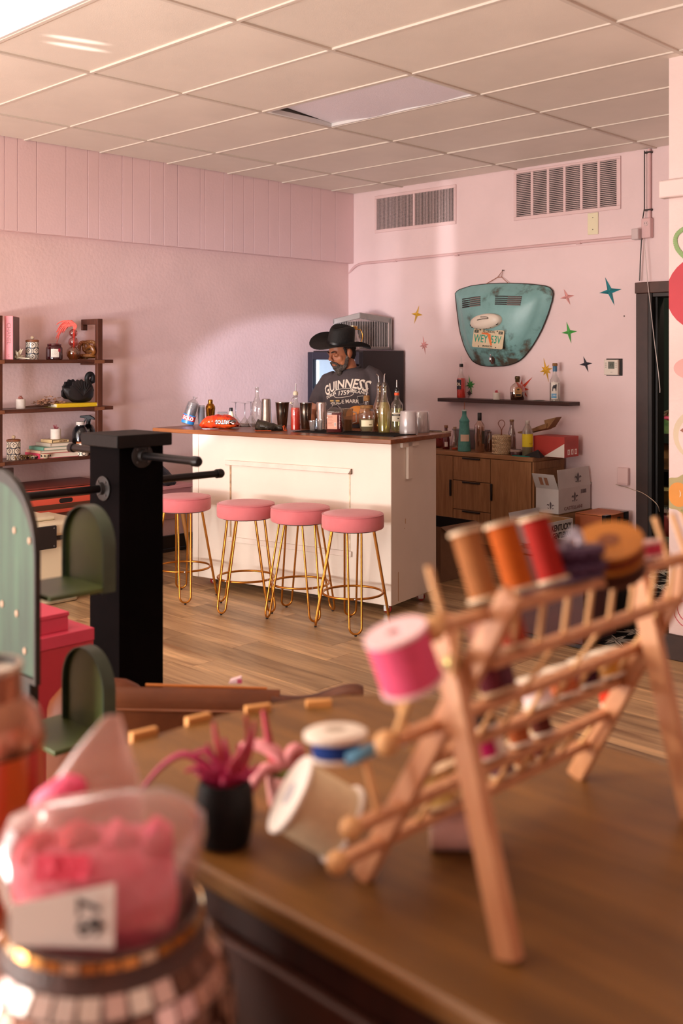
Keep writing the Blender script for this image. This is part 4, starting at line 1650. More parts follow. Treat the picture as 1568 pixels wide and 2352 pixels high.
t, s = wall_item('aperitif_bottle', 'bottle of bright red aperitif with a black pourer on the shelf end', 'bottle', 1059, 914, sz, 0.085)
pf = [(0.033, 0), (0.037, 0.004), (0.037, 0.150), (0.031, 0.180), (0.018, 0.205), (0.0135, 0.225), (0.013, 0.262), (0.0145, 0.266)]
vessel(t, pf, CLEAR)
fill(t, pf, 0.168, mat('e2230f', 0.2), k=0.97)
pourer(t, 0.266, 0.0, 0.085, capm=CAPBLACK)
lathe_part('neck_band', CAPBLACK, t, [(0.0148, 0.262), (0.016, 0.264), (0.016, 0.285), (0.0135, 0.29)], 14)
wrap_label(t, 0.0378, 0.075, 0.158, -1.5, -0.15, mat('2a2030', 0.5))
label_text(t, 'OL', 0.034, mat('f0e2c8', 0.5), 0.0388, 0.118, -0.75, bold=0.001)

POTW = mat('e6ddd2', 0.6, var=0.05, vscale=30)
SUCC = mat('c8505a', 0.6, var=0.2, vscale=40)


def succulent_pot(t, r, h, leaf_m, n=13, lift=0.0, petal=0.022):
    lathe_part('pot', POTW, t, [(r * 0.94, 0), (r, 0.002), (r, h), (r * 0.9, h), (r * 0.9, h - 0.006), (0.001, h - 0.006)], 24)
    rr = random.Random(int(r * 1e5) + n)
    for k in range(n):
        ring = k % 3
        a = k * 2.399
        tilt = (0.25, 0.7, 1.15)[ring]
        L = petal * (1 - 0.15 * ring) * rr.uniform(0.9, 1.1)
        M = Matrix.Translation((0, 0, h - 0.004)) @ Matrix.Rotation(a, 4, 'Z') @ Matrix.Rotation(tilt, 4, 'Y')
        bm = new_bm()
        add_loft(bm, [[M @ Vector((w * cos(b), w * 0.6 * sin(b) * 1.6, z)) for b in [2 * pi * i / 6 for i in range(6)]] for w, z in ((0.003, 0), (0.007, L * 0.5), (0.006, L * 0.8), (0.0008, L * 1.1))])
        obj('succulent_leaf', bm, leaf_m, t, smooth=60)


t, s = wall_item('succulent_pot', 'little white pot with a red succulent between the shelf bottles', 'plant pot', 1140, 917, sz, 0.08)
succulent_pot(t, 0.030, 0.056, SUCC)

# whisky: squat crown-shaped decanter
t, s = wall_item('whisky_bottle', 'squat round-shouldered whisky bottle with a black and gold stopper', 'bottle', 1188, 918, sz, 0.085)


def oval(rx, ry, z, n=28):
    return [(rx * cos(2 * pi * k / n), ry * sin(2 * pi * k / n), z) for k in range(n)]


prof_o = [(0.050, 0.032, 0), (0.056, 0.036, 0.004), (0.0585, 0.037, 0.05), (0.060, 0.038, 0.085), (0.056, 0.036, 0.108), (0.038, 0.028, 0.126), (0.020, 0.018, 0.138), (0.0165, 0.0165, 0.146)]
bm = new_bm()
add_loft(bm, [oval(a, b, z) for a, b, z in prof_o])
obj('glass_body', bm, glass('f0e6de', 0.10), t, smooth=60)
bm = new_bm()
add_loft(bm, [oval(a * 0.95, b * 0.95, z) for a, b, z in ((0.050, 0.032, 0.004), (0.056, 0.036, 0.008), (0.0585, 0.037, 0.05), (0.059, 0.037, 0.066))])
obj('liquid', bm, glass('6a2a12', 0.06, 0.05, 0.5, '7a3216'), t, smooth=60)
lathe_part('stopper', mat('5a4526', 0.35, 0.5), t, [(0.0165, 0.144), (0.018, 0.146), (0.0185, 0.165), (0.021, 0.170), (0.0215, 0.186), (0.016, 0.192)], 20)
bm = new_bm()
lp = [(-0.024, 0.030), (0.024, 0.030), (0.030, 0.080), (0.018, 0.098), (0.0, 0.104), (-0.018, 0.098), (-0.030, 0.080)]
add_prism(bm, lp, 0.0385, 0.0395, Matrix.Rotation(pi / 2, 4, 'X'))
lb = obj('label', bm, mat('b98a5a', 0.5), t, smooth=0)
bm = new_bm()
add_prism(bm, [(-0.020, 0.034), (0.020, 0.034), (0.020, 0.052), (-0.020, 0.052)], 0.0395, 0.0400, Matrix.Rotation(pi / 2, 4, 'X'))
obj('label_print', bm, mat('2a1a12', 0.5), lb, smooth=0)
bm = new_bm()
add_prism(bm, [(-0.008, 0.080), (0.008, 0.080), (0.011, 0.094), (0.005, 0.088), (0, 0.096), (-0.005, 0.088), (-0.011, 0.094)], 0.0395, 0.0402, Matrix.Rotation(pi / 2, 4, 'X'))
obj('crown_print', bm, mat('2a1a12', 0.5), lb, smooth=0)
writing('RESERVE', 0.009, mat('3a1f12', 0.5), lb, (0, -0.0402, 0.066))

t, s = wall_item('coaster', 'small round coaster lying on the shelf beside the tequila', 'coaster', 1237, 922, sz, 0.07)
lathe_part('disc', mat('6f6a5e', 0.5), t, [(0.045, 0.0002), (0.047, 0.002), (0.045, 0.004), (0.02, 0.004)], 24)
lathe_part('ring', mat('3c3a33', 0.5), t, [(0.030, 0.004), (0.034, 0.0055), (0.030, 0.0058)], 24)

t, s = wall_item('tequila_bottle', 'clear tequila bottle with a blue neck and a horse label', 'bottle', 1274, 922, sz, 0.085)
pf = [(0.037, 0), (0.041, 0.004), (0.041, 0.150), (0.036, 0.170), (0.022, 0.195), (0.0165, 0.212), (0.0155, 0.262), (0.0165, 0.266)]
vessel(t, pf, CLEAR)
fill(t, pf, 0.145, glass('eef0ea', 0.05, 0.05, 0.15, 'f0efe6'), k=0.95)
lathe_part('neck_wrap', mat('3f6f90', 0.45), t, [(0.0170, 0.232), (0.0175, 0.234), (0.0175, 0.272), (0.016, 0.274)], 18)
lathe_part('cork', CORK, t, [(0.0175, 0.274), (0.020, 0.276), (0.020, 0.294), (0.017, 0.297)], 16)
wrap_label(t, 0.0418, 0.020, 0.150, -0.95, 0.35, mat('e9e3d8', 0.6))
wrap_label(t, 0.0421, 0.028, 0.062, -0.9, 0.1, mat('5fa6cf', 0.6), 'label_print')
bm = new_bm()
hs = [(-0.020, 0.080), (-0.016, 0.100), (-0.018, 0.112), (-0.010, 0.126), (0.004, 0.128), (0.010, 0.136), (0.016, 0.130), (0.012, 0.118), (0.010, 0.104), (0.012, 0.082), (0.008, 0.082), (0.004, 0.102), (-0.010, 0.102), (-0.014, 0.080)]
for x, z in hs:
    a = -pi / 2 - 0.25 + x / 0.042
    bm.verts.new((0.0424 * cos(a), 0.0424 * sin(a), z))
bm.verts.ensure_lookup_table()
bm.faces.new(bm.verts[:])
bmesh.ops.triangulate(bm, faces=bm.faces)
obj('horse_print', bm, mat('2b2c33', 0.6), t, smooth=0)
label_text(t, 'CABO', 0.016, mat('f4f4f0', 0.5), 0.0428, 0.046, -0.4)

# =================================================================== SIDEBOARD
SBX, SBY, SBZ = -4.376, YB - 0.03, 0.79
SBD, SBW = 0.42, 1.45
OAK = wood('8a5f3c', 'a87a50', 5, (9, 9, 0.8), 0.5)
OAKT = wood('8a5f3c', 'a87a50', 5, (0.8, 9, 9), 0.5)
sb = thing('sideboard', 'oak sideboard with black handles against the wall behind the bar', 'sideboard', (SBX, SBY, 0))
bm = new_bm()
add_box(bm, -SBW, -0.002, -SBD + 0.02, -0.005, 0.08, SBZ - 0.03)
obj('carcass', bm, mat('6b4628', 0.6), sb)
box_part('top', OAKT, sb, -SBW, 0.0, -SBD, 0, SBZ - 0.032, SBZ, 0.003)
bm = new_bm()
for z0, z1 in ((0.06, 0.14), (0.56, 0.62), (SBZ - 0.09, SBZ - 0.033)):
    add_box(bm, -0.004, 0.012, -SBD + 0.06, -0.06, z0, z1)
add_box(bm, -0.004, 0.012, -SBD, -SBD + 0.06, 0.0, SBZ - 0.033)
add_box(bm, -0.004, 0.012, -0.06, 0.0, 0.0, SBZ - 0.033)
obj('side_frame', bm, OAK, sb, bevel=0.002)
box_part('side_panel', OAK, sb, -0.004, 0.004, -SBD + 0.06, -0.06, 0.14, SBZ - 0.09)
box_part('plinth', mat('4a3020', 0.6), sb, -SBW + 0.03, -0.03, -SBD + 0.03, -SBD + 0.05, 0, 0.08)
BH = mat('171312', 0.35)
# fronts: door, three drawers, door
xr = (-0.008, -0.62, -0.625, -1.02, -1.025, -SBW + 0.004)
zd = (0.085, SBZ - 0.036)


def front(name, x0, x1, z0, z1, hx, hz, hw_, hh):
    f = box_part(name, OAK, sb, x0, x1, -SBD, -SBD + 0.018, z0, z1, 0.002)
    box_part('handle', BH, f, hx - hw_, hx + hw_, -SBD - 0.012, -SBD - 0.0005, hz - hh, hz + hh, 0.002)
    return f


x_edges = [at_y(u, 1080, SBY - SBD).x - SBX for u in (1126, 1040)]
xa, xb = x_edges
front('door', xa + 0.003, -0.012, zd[0], zd[1], xa + 0.012, 0.50, 0.008, 0.065)
front('door', xb - 0.42, xb - 0.003, zd[0], zd[1], xb - 0.022, 0.50, 0.008, 0.065)
zs = [SBZ - 0.036, 0.565, 0.335, zd[0]]
for a in range(3):
    xm = (xa + xb) / 2
    front('drawer', xb + 0.002, xa - 0.002, zs[a + 1] + 0.003, zs[a] - 0.002, xm, zs[a] - 0.009, 0.085, 0.006)
front('door', -SBW + 0.006, xb - 0.426, zd[0], zd[1], xb - 0.44, 0.50, 0.008, 0.065)


def sb_item(name, label, cat, u, ydist, group=None):
    p = at_y(u, 1040, SBY - ydist)
    return thing(name, label, cat, (p.x, p.y, SBZ), YAW, group), mpp(p)


t, s = sb_item('glass_bowl', 'red tinted glass bowl on the sideboard, half behind the bar corner', 'bowl', 1002, 0.2)
lathe_part('bowl_body', glass('d68a94', 0.14, 0.05, 0.3, 'b8606c'), t, [(0.045, 0), (0.055, 0.004), (0.095, 0.04), (0.108, 0.085), (0.106, 0.086), (0.092, 0.042), (0.05, 0.008), (0.001, 0.007)], 32)
bm = new_bm()
rr = random.Random(8)
for k in range(22):
    a, r_ = rr.uniform(0, 2 * pi), rr.uniform(0, 0.07)
    add_ball(bm, (r_ * cos(a), r_ * sin(a), 0.026 + rr.uniform(0, 0.03)), 0.013, 8, 6)
o = obj('candies', bm, mat('b84a58', 0.4, hex2='e4c6c2', vscale=30), t)
o['kind'] = 'stuff'
t, s = sb_item('ketchup_bottle', 'dark red sauce bottle with a small white label on the sideboard', 'bottle', 1024, 0.29)
lathe_part('glass_body', mat('5f1216', 0.2, coat=0.4), t, [(0.026, 0), (0.029, 0.004), (0.030, 0.075), (0.024, 0.115), (0.013, 0.150), (0.012, 0.176)], 20)
lathe_part('cap', mat('8a5a3a', 0.4), t, [(0.014, 0.174), (0.0165, 0.176), (0.0165, 0.194), (0.014, 0.197)], 16)
wrap_label(t, 0.0306, 0.024, 0.062, -0.5, 0.35, mat('e6dcd2', 0.6))
t, s = sb_item('small_bottle', 'small clear bottle with an orange residue beside the teal bottle', 'bottle', 1044, 0.30)
pf = [(0.024, 0), (0.027, 0.004), (0.027, 0.06), (0.020, 0.10), (0.013, 0.14), (0.0115, 0.165), (0.0125, 0.185)]
vessel(t, pf, glass('ead6c6', 0.12))
fill(t, pf, 0.02, mat('e2562a', 0.4), k=0.93)
lathe_part('cap', mat('b89a86', 0.4), t, [(0.0128, 0.17), (0.0145, 0.172), (0.0145, 0.188), (0.012, 0.190)], 14)
t, s = sb_item('storage_tub', 'cloudy grey plastic tub at the back of the sideboard', 'tub', 1082, 0.10)
bm = new_bm()
add_loft(bm, [[(x * 0.14 * w, y * 0.06 * w, z) for x, y in ((-1, -1), (1, -1), (1, 1), (-1, 1))] for w, z in ((0.9, 0), (0.92, 0.004), (1, 0.145), (1.04, 0.146), (1.04, 0.153))])
obj('tub_body', bm, glass('b8aeb0', 0.08, 0.2, 0.55, '9a9094'), t, bevel=0.006)
t.rotation_euler = (0, 0, 0)
box_part('lid', glass('aaa4a8', 0.1, 0.2, 0.6, '8f8a90'), t, -0.15, 0.15, -0.066, 0.066, 0.153, 0.160, 0.003)
t, s = sb_item('teal_bottle', 'teal ceramic lighthouse-shaped bottle with a thin pour tube', 'bottle', 1066, 0.33)
TQ = mat('4f938a', 0.5, var=0.1, vscale=30, bump=0.35, bscale=45)
lathe_part('ceramic_body', TQ, t, [(0.050, 0), (0.053, 0.004), (0.047, 0.10), (0.040, 0.205), (0.038, 0.232), (0.041, 0.238), (0.041, 0.246), (0.036, 0.252), (0.026, 0.270), (0.018, 0.285), (0.017, 0.318), (0.020, 0.322), (0.020, 0.330), (0.015, 0.333)], 28)
lathe_part('rim', mat('c7d2cc', 0.5), t, [(0.0205, 0.322), (0.0212, 0.324), (0.0212, 0.330), (0.019, 0.332)], 20)
tube_part('spout', mat('a9603c', 0.4), t, [(0, 0, 0.33), (0, 0, 0.36), (0.002, 0, 0.392)], [0.004, 0.003, 0.0025], 8)
wrap_label(t, 0.0500, 0.082, 0.136, -0.75, 0.75, mat('e3c7ae', 0.7))
t, s = sb_item('spirit_bottle', 'tall clear spirit bottle with a black cap and dark printed side', 'bottle', 1101, 0.32)
pf = [(0.036, 0), (0.040, 0.004), (0.0405, 0.205), (0.038, 0.218), (0.024, 0.238), (0.016, 0.248), (0.0150, 0.262)]
vessel(t, pf, glass('f0ded0', 0.12))
fill(t, pf, 0.20, glass('e8cfb8', 0.05, 0.05, 0.2, 'd8b899'), k=0.95)
lathe_part('cap', CAPBLACK, t, [(0.0155, 0.252), (0.0165, 0.254), (0.0165, 0.312), (0.015, 0.314)], 18)
wrap_label(t, 0.0412, 0.07, 0.17, 0.35, 1.35, mat('3b3a30', 0.5), 'printed_side')
t, s = sb_item('brown_bottle', 'squat brown bottle hidden behind the woven jar', 'bottle', 1124, 0.2)
lathe_part('glass_body', glass('a87048', 0.12, 0.05, 0.4, '8a5632'), t, [(0.03, 0), (0.034, 0.004), (0.034, 0.09), (0.024, 0.125), (0.018, 0.14), (0.018, 0.158), (0.014, 0.16)], 20)
t, s = sb_item('rope_jar', 'woven rope jar with glinting bands and a leather loop handle', 'jar', 1151, 0.335)
RJ = mat('a88a68', 0.5, hex2='d2bfa0', vscale=70, bump=0.3, bscale=160)
lathe_part('jar_body', RJ, t, [(0.060, 0), (0.067, 0.006), (0.067, 0.142), (0.062, 0.15), (0.058, 0.146), (0.056, 0.03), (0.001, 0.03)], 32)
for k in range(9):
    z = 0.012 + k * 0.0155
    bm = new_bm()
    nb = 26
    for i in range(nb):
        a0 = 2 * pi * i / nb
        s_ = 1 if k % 2 else -1
        p0 = Vector((0.0685 * cos(a0), 0.0685 * sin(a0), z - 0.006 * s_))
        a1 = a0 + 2 * pi / nb * 0.9
        p1 = Vector((0.0685 * cos(a1), 0.0685 * sin(a1), z + 0.006 * s_))
        add_tube(bm, [p0, p1], [0.0042, 0.0042], 6)
    obj('rope_band', bm, mat('c9b08c', 0.28, 0.35, var=0.15, vscale=90), t)
tube_part('loop_handle', mat('8a4f38', 0.6), t, spline([(0.004, 0.0, 0.148), (0.004, 0, 0.19), (0.026, 0, 0.232), (0.014, 0, 0.262), (-0.010, 0, 0.262), (-0.024, 0, 0.236), (-0.002, 0, 0.192), (-0.001, 0, 0.148)], 6), 0.0032, 6)
t, s = sb_item('soda_bottle', 'slender empty glass bottle behind the woven jar', 'bottle', 1175, 0.24)
pf = [(0.030, 0), (0.033, 0.004), (0.033, 0.11), (0.026, 0.17), (0.0155, 0.215), (0.0145, 0.245), (0.016, 0.25), (0.016, 0.258)]
vessel(t, pf, glass('c4b4ac', 0.14, 0.05, 0.12, '8a7a72'))
lathe_part('cap', mat('8a6a4a', 0.4, 0.4), t, [(0.0165, 0.252), (0.0175, 0.254), (0.0175, 0.264), (0.016, 0.266)], 16)
t, s = sb_item('limoncello_bottle', 'frosted bottle of yellow-green liqueur with a bright yellow label', 'bottle', 1211, 0.33)
pf = [(0.036, 0), (0.040, 0.004), (0.0405, 0.178), (0.037, 0.200), (0.024, 0.225), (0.0165, 0.238), (0.0155, 0.25)]
vessel(t, pf, glass('d9d0c4', 0.10, 0.3, 0.35, 'cabfb4'))
fill(t, pf, 0.080, mat('8f8a24', 0.3), k=0.97)
wrap_label(t, 0.0411, 0.072, 0.170, -1.45, 1.45, mat('e4cf22', 0.55))
wrap_label(t, 0.0415, 0.100, 0.104, 0.1, 0.9, mat('8a7a20', 0.55), 'label_print')
wrap_label(t, 0.0415, 0.088, 0.091, 0.2, 0.7, mat('8a7a20', 0.55), 'label_print')
lathe_part('cap', mat('d8d0c8', 0.3, 0.4), t, [(0.0165, 0.244), (0.018, 0.246), (0.018, 0.270), (0.016, 0.272)], 18)
t, s = sb_item('red_box', 'red cardboard box with small white symbols at the sideboard end', 'box', 1262, 0.19)
t.rotation_euler = (0, 0, 0.06)
p = at_y(1262, 1040, SBY - 0.2)
t.location = (p.x + 0.03, SBY - 0.165, SBZ)
RB = mat('b5382f', 0.5, var=0.04)
bb = box_part('carton', RB, t, -0.13, 0.135, -0.11, 0.11, 0, 0.155, 0.002)
bm = new_bm()
add_prism(bm, [(-0.04, 0.002), (0.134, 0.002), (0.134, 0.105)], 0.1102, 0.1110, Matrix.Rotation(pi / 2, 4, 'X'))
obj('white_corner', bm, mat('e8e0d6', 0.5), bb, smooth=0)
for k in range(3):
    yy = -0.045 + k * 0.055
    f = box_part('symbol', mat('efe6de', 0.5), bb, 0.1352, 0.1362, yy - 0.016, yy + 0.016, 0.018, 0.058)
    bm = new_bm()
    add_box(bm, 0.1362, 0.1368, yy - 0.008, yy + 0.004, 0.026, 0.05)
    obj('symbol_mark', bm, RB, f)
bm = new_bm()
for k in range(7):
    add_box(bm, 0.1352, 0.1358, -0.07, 0.07 - 0.01 * (k % 3), 0.075 + k * 0.009, 0.0765 + k * 0.009)
obj('small_print', bm, mat('8e2620', 0.5), bb)
t, s = sb_item('paper_bag', 'crumpled brown paper bag lying behind the yellow-labelled bottle', 'paper bag', 1250, 0.07)
t.location.z = SBZ + 0.157
t.location.y = SBY - 0.15
t.rotation_euler = (0, 0, 0.1)
t.scale = (0.8, 0.8, 0.75)
KR = mat('8f6a45', 0.8, var=0.12, vscale=14, bump=0.2, bscale=30)
bm = new_bm()
rings = []
for i in range(10):
    f = i / 9
    x = -0.20 + 0.32 * f
    w, h = 0.05 + 0.02 * f, 0.010 + 0.026 * f
    z0 = 0.075 * max(0, f - 0.25)
    rings.append([(x, w * cx_ + 0.006 * noise.noise(Vector((x * 30, cx_, cz_))), max(0.0, z0 + h * (cz_ + 1) + 0.006 * noise.noise(Vector((x * 25, cz_ * 3, cx_ * 3))))) for cx_, cz_ in ((-1, -0.6), (-0.4, -1), (0.4, -1), (1, -0.6), (1, 0.6), (0.4, 1), (-0.4, 1), (-1, 0.6))])
add_loft(bm, rings)
obj('bag_body', bm, KR, t, smooth=0)
bm = new_bm()
add_loft(bm, [[(0.10, -0.05, 0.06), (0.14, -0.07, 0.075), (0.14, 0.07, 0.075), (0.10, 0.05, 0.06)], [(0.085, -0.05, 0.15), (0.215, -0.06, 0.185), (0.215, 0.06, 0.185), (0.085, 0.05, 0.15)]])
obj('bag_mouth', bm, KR, t, smooth=0)
t, s = sb_item('round_tin', 'flat dark round tin beside the yellow-labelled bottle', 'tin', 1186, 0.33)
lathe_part('tin_body', mat('4a2c2c', 0.3, 0.4), t, [(0.046, 0), (0.050, 0.003), (0.050, 0.028), (0.048, 0.031)], 28)
lathe_part('lid', mat('b7a49c', 0.3, 0.4), t, [(0.0505, 0.029), (0.052, 0.03), (0.052, 0.042), (0.048, 0.045), (0.03, 0.043)], 28)
lathe_part('label', mat('3a2020', 0.4), t, [(0.035, 0.044), (0.034, 0.0455)], 24)
t, s = sb_item('folded_cloth', 'teal and black folded cloth at the sideboard front edge', 'cloth', 1212, 0.38)
t.rotation_euler = (0, 0, 0)
bm = new_bm()
add_prism(bm, [(-0.13, -0.02), (0.0, -0.033), (0.03, 0.0), (-0.05, 0.02)], 0.0003, 0.006)
obj('teal_fold', bm, mat('17837a', 0.7), t)
bm = new_bm()
vs = [bm.verts.new(p) for p in ((-0.04, 0.0, 0.004), (0.13, -0.03, 0.002), (0.07, 0.03, 0.058), (0.0, 0.05, 0.02), (0.12, 0.05, 0.004))]
bm.faces.new((vs[0], vs[1], vs[2]))
bm.faces.new((vs[0], vs[2], vs[3]))
bm.faces.new((vs[1], vs[4], vs[2]))
bm.faces.new((vs[0], vs[3], vs[4], vs[1]))
bm.faces.new((vs[3], vs[2], vs[4]))
obj('black_fold', bm, mat('141013', 0.7), t, smooth=0)


# =================================================================== STAR TILES BY THE DOORWAY
bm = new_bm()
add_box(bm, 0.002, 0.228, 0.002, 0.228, 0.0002, 0.006)
tile_me = None
WHITE_T = mat('d8d2c4', 0.35)
for i in range(5):
    for j in range(9):
        x, y = -3.66 + i * 0.23, 4.93 + j * 0.23
        if x + 0.23 > SXW - 0.005 and y > SYW - 0.1:
            continue
        if y > YB - 0.25 and x < DX0:
            continue
        if tile_me is None:
            tl = obj('star_tile', bm, mat('1c1a1a', 0.3, var=0.2, vscale=9), floor, smooth=0)
            tl.location = (x, y, 0)
            tile_me = tl
            b2 = new_bm()
            for k in range(8):
                a = k * pi / 4
                L = 0.112 if k % 2 == 0 else 0.15
                for sgn in (1, -1):
                    p = [(0, 0), (L * cos(a), L * sin(a)), (0.045 * cos(a + sgn * 0.28), 0.045 * sin(a + sgn * 0.28))]
                    off = (0.003 * cos(a + sgn * pi / 2), 0.003 * sin(a + sgn * pi / 2))
                    vs = [b2.verts.new((0.115 + q[0] + off[0], 0.115 + q[1] + off[1], 0.0068)) for q in p]
                    b2.faces.new(vs if sgn < 0 else vs[::-1])
            star_o = obj('star_inlay', b2, WHITE_T, tl, smooth=0)
        else:
            tl = tile_me.copy()
            COL.objects.link(tl)
            tl.location = (x, y, 0)
            s2 = star_o.copy()
            COL.objects.link(s2)
            s2.parent = tl

# =================================================================== STOCK ROOM GOODS (seen through the doorway)
t = thing('stock_shelf', 'dark stock shelf with goods on it, seen through the doorway', 'shelf unit', (-4.1, YB + 1.35, 0))
DKW = mat('1c1512', 0.6)
for z in (0.30, 0.60, 0.90):
    box_part('shelf_board', DKW, t, -0.7, 0.7, -0.2, 0.2, z - 0.02, z)
for x in (-0.68, 0.68):
    for y in (-0.18, 0.18):
        box_part('upright', DKW, t, x - 0.02, x + 0.02, y - 0.02, y + 0.02, 0, 1.0)


def behind(name, label, cat, u, z, y):
    p = at_y(u, 1000, y)
    return thing(name, label, cat, (p.x, y, z))


sy_ = YB + 1.25
t = behind('scalloped_basket', 'green scalloped basket with silver ribbon on the top stock shelf', 'basket', 1526, 0.90, sy_)
bm = new_bm()
nk = 16
add_loft(bm, [[(0.13 * r * cos(2 * pi * k / nk), 0.10 * r * sin(2 * pi * k / nk), z + (0.022 * (k % 2) if z > 0.08 else 0)) for k in range(nk)] for r, z in ((0.8, 0), (1.0, 0.10), (0.95, 0.10), (0.75, 0.01))])
obj('basket_body', bm, mat('4f7a48', 0.5, hex2='78995f', vscale=20), t, smooth=0)
bm = new_bm()
rr = random.Random(4)
for k in range(9):
    a = rr.uniform(0, 2 * pi)
    c = Vector((0.06 * cos(a), 0.05 * sin(a), 0.125 + rr.uniform(0, 0.04)))
    add_tube(bm, [c, c + Vector((rr.uniform(-.05, .05), 0.0, 0.03)), c + Vector((rr.uniform(-.08, .08), 0.01, 0.0))], 0.014, 6)
obj('ribbon', bm, mat('b9ad93', 0.2, 0.7), t)
bm = new_bm()
add_ball(bm, (0.03, -0.03, 0.125), 0.045, 12, 8, (1.4, 0.8, 0.5))
obj('pink_pouch', bm, mat('c04466', 0.5), t)
t = behind('gift_bag', 'folded bronze cloth bag on the middle stock shelf', 'bag', 1527, 0.60, sy_ + 0.02)
bm = new_bm()
add_loft(bm, [[(0.15 * w * cx_, 0.10 * w * cy_, z) for cx_, cy_ in ((-1, -1), (1, -1), (1, 1), (-1, 1))] for w, z in ((1, 0), (0.95, 0.09), (0.55, 0.16), (0.1, 0.21))])
obj('bag_body', bm, mat('7a5630', 0.35, hex2='3d2a18', vscale=9), t, smooth=0)
t = behind('gold_bowl', 'shallow gold bowl on the lower stock shelf', 'bowl', 1528, 0.30, sy_ - 0.05)
lathe_part('bowl_body', mat('8f7d4e', 0.3, 0.6), t, [(0.05, 0), (0.06, 0.004), (0.15, 0.11), (0.155, 0.13), (0.148, 0.128), (0.05, 0.01)], 26)
lathe_part('rim', mat('b7aa72', 0.3, 0.4), t, [(0.152, 0.128), (0.158, 0.13), (0.158, 0.142), (0.15, 0.142)], 26)
t = behind('red_ornament', 'red jar ornament with a glittering silver lid low in the doorway', 'ornament', 1527, 0.0, YB + 0.75)
lathe_part('ornament_body', mat('8f2a24', 0.3, hex2='6a1c1c', vscale=8), t, [(0.06, 0), (0.10, 0.05), (0.12, 0.15), (0.11, 0.25), (0.07, 0.30)], 24)
lathe_part('lid', mat('cfc8bb', 0.15, 1.0, bump=0.5, bscale=90), t, [(0.072, 0.30), (0.085, 0.31), (0.08, 0.34), (0.03, 0.36)], 20)
t = behind('folded_rugs', 'stack of folded leaf-patterned fabric on the floor inside the doorway', 'fabric', 1524, 0.0, YB + 0.40)
for k, (h1, h2) in enumerate((('4b5a3a', 'a9a076'), ('6a5c46', 'c0b48c'), ('55604a', '2a2c22'))):
    bm = new_bm()
    add_box(bm, -0.13, 0.13, -0.13, 0.13, 0.006 + k * 0.05, 0.052 + k * 0.05)
    obj('fabric_fold', bm, mat(h1, 0.8, hex2=h2, vscale=26, var=0.1), t, bevel=0.012)

# =================================================================== FRIDGE, CAR GRILLE, CARAFE
FX0, FX1, FY0, FY1, FH = -6.62, -6.011, 6.36, 6.94, 1.603
fr = thing('drinks_fridge', 'black drinks fridge with a lit glass door in the room corner', 'fridge', ((FX0 + FX1) / 2, (FY0 + FY1) / 2, 0))
fw, fd = (FX1 - FX0) / 2, (FY1 - FY0) / 2
FB = mat('1b1316', 0.42)
bm = new_bm()
add_box(bm, -fw, -fw + 0.03, -fd + 0.05, fd, 0.05, FH)
add_box(bm, fw - 0.03, fw, -fd + 0.05, fd, 0.05, FH)
add_box(bm, -fw + 0.03, fw - 0.03, fd - 0.03, fd, 0.05, FH)
add_box(bm, -fw + 0.03, fw - 0.03, -fd + 0.05, fd - 0.03, FH - 0.06, FH)
add_box(bm, -fw + 0.03, fw - 0.03, -fd + 0.05, fd - 0.03, 0.05, 0.2)
obj('cabinet', bm, FB, fr, bevel=0.004)
bm = new_bm()
add_box(bm, -fw - 0.02, -fw + 0.045, -fd, -fd + 0.048, 0.1, FH - 0.012)
add_box(bm, fw - 0.05, fw, -fd, -fd + 0.048, 0.1, FH - 0.012)
add_box(bm, -fw + 0.045, fw - 0.05, -fd, -fd + 0.048, FH - 0.08, FH - 0.012)
add_box(bm, -fw + 0.045, fw - 0.05, -fd, -fd + 0.048, 0.1, 0.18)
dr_ = obj('door', bm, mat('1c1a26', 0.4), fr, bevel=0.004)
box_part('glass_pane', glass('e6eef4', 0.05), dr_, -fw + 0.045, fw - 0.05, -fd + 0.02, -fd + 0.026, 0.18, FH - 0.08)
box_part('lit_lining', glow('dfe9f2', 0.9), fr, -fw + 0.032, fw - 0.032, fd - 0.036, fd - 0.031, 0.2, FH - 0.062)  # back and side linings glow by themselves, in place of light from the strip
bm = new_bm()
add_box(bm, -fw + 0.0305, -fw + 0.0335, -fd + 0.052, fd - 0.037, 0.201, FH - 0.062)
obj('glow_side_lining', bm, glow('dfe9f2', 0.9), fr)
box_part('light_strip', glow('f4faff', 6.0), fr, -fw + 0.034, -fw + 0.054, -fd + 0.056, -fd + 0.07, 0.25, FH - 0.09)
for z in (0.55, 0.88, 1.20):
    bm = new_bm()
    for k in range(12):
        x = -fw + 0.04 + k * (2 * fw - 0.08) / 11
        add_box(bm, x - 0.002, x + 0.002, -fd + 0.08, fd - 0.04, z - 0.006, z)
    add_box(bm, -fw + 0.035, fw - 0.035, -fd + 0.08, -fd + 0.084, z - 0.008, z + 0.02)
    obj('wire_shelf', bm, mat('cfd6dc', 0.3, 0.5), fr)
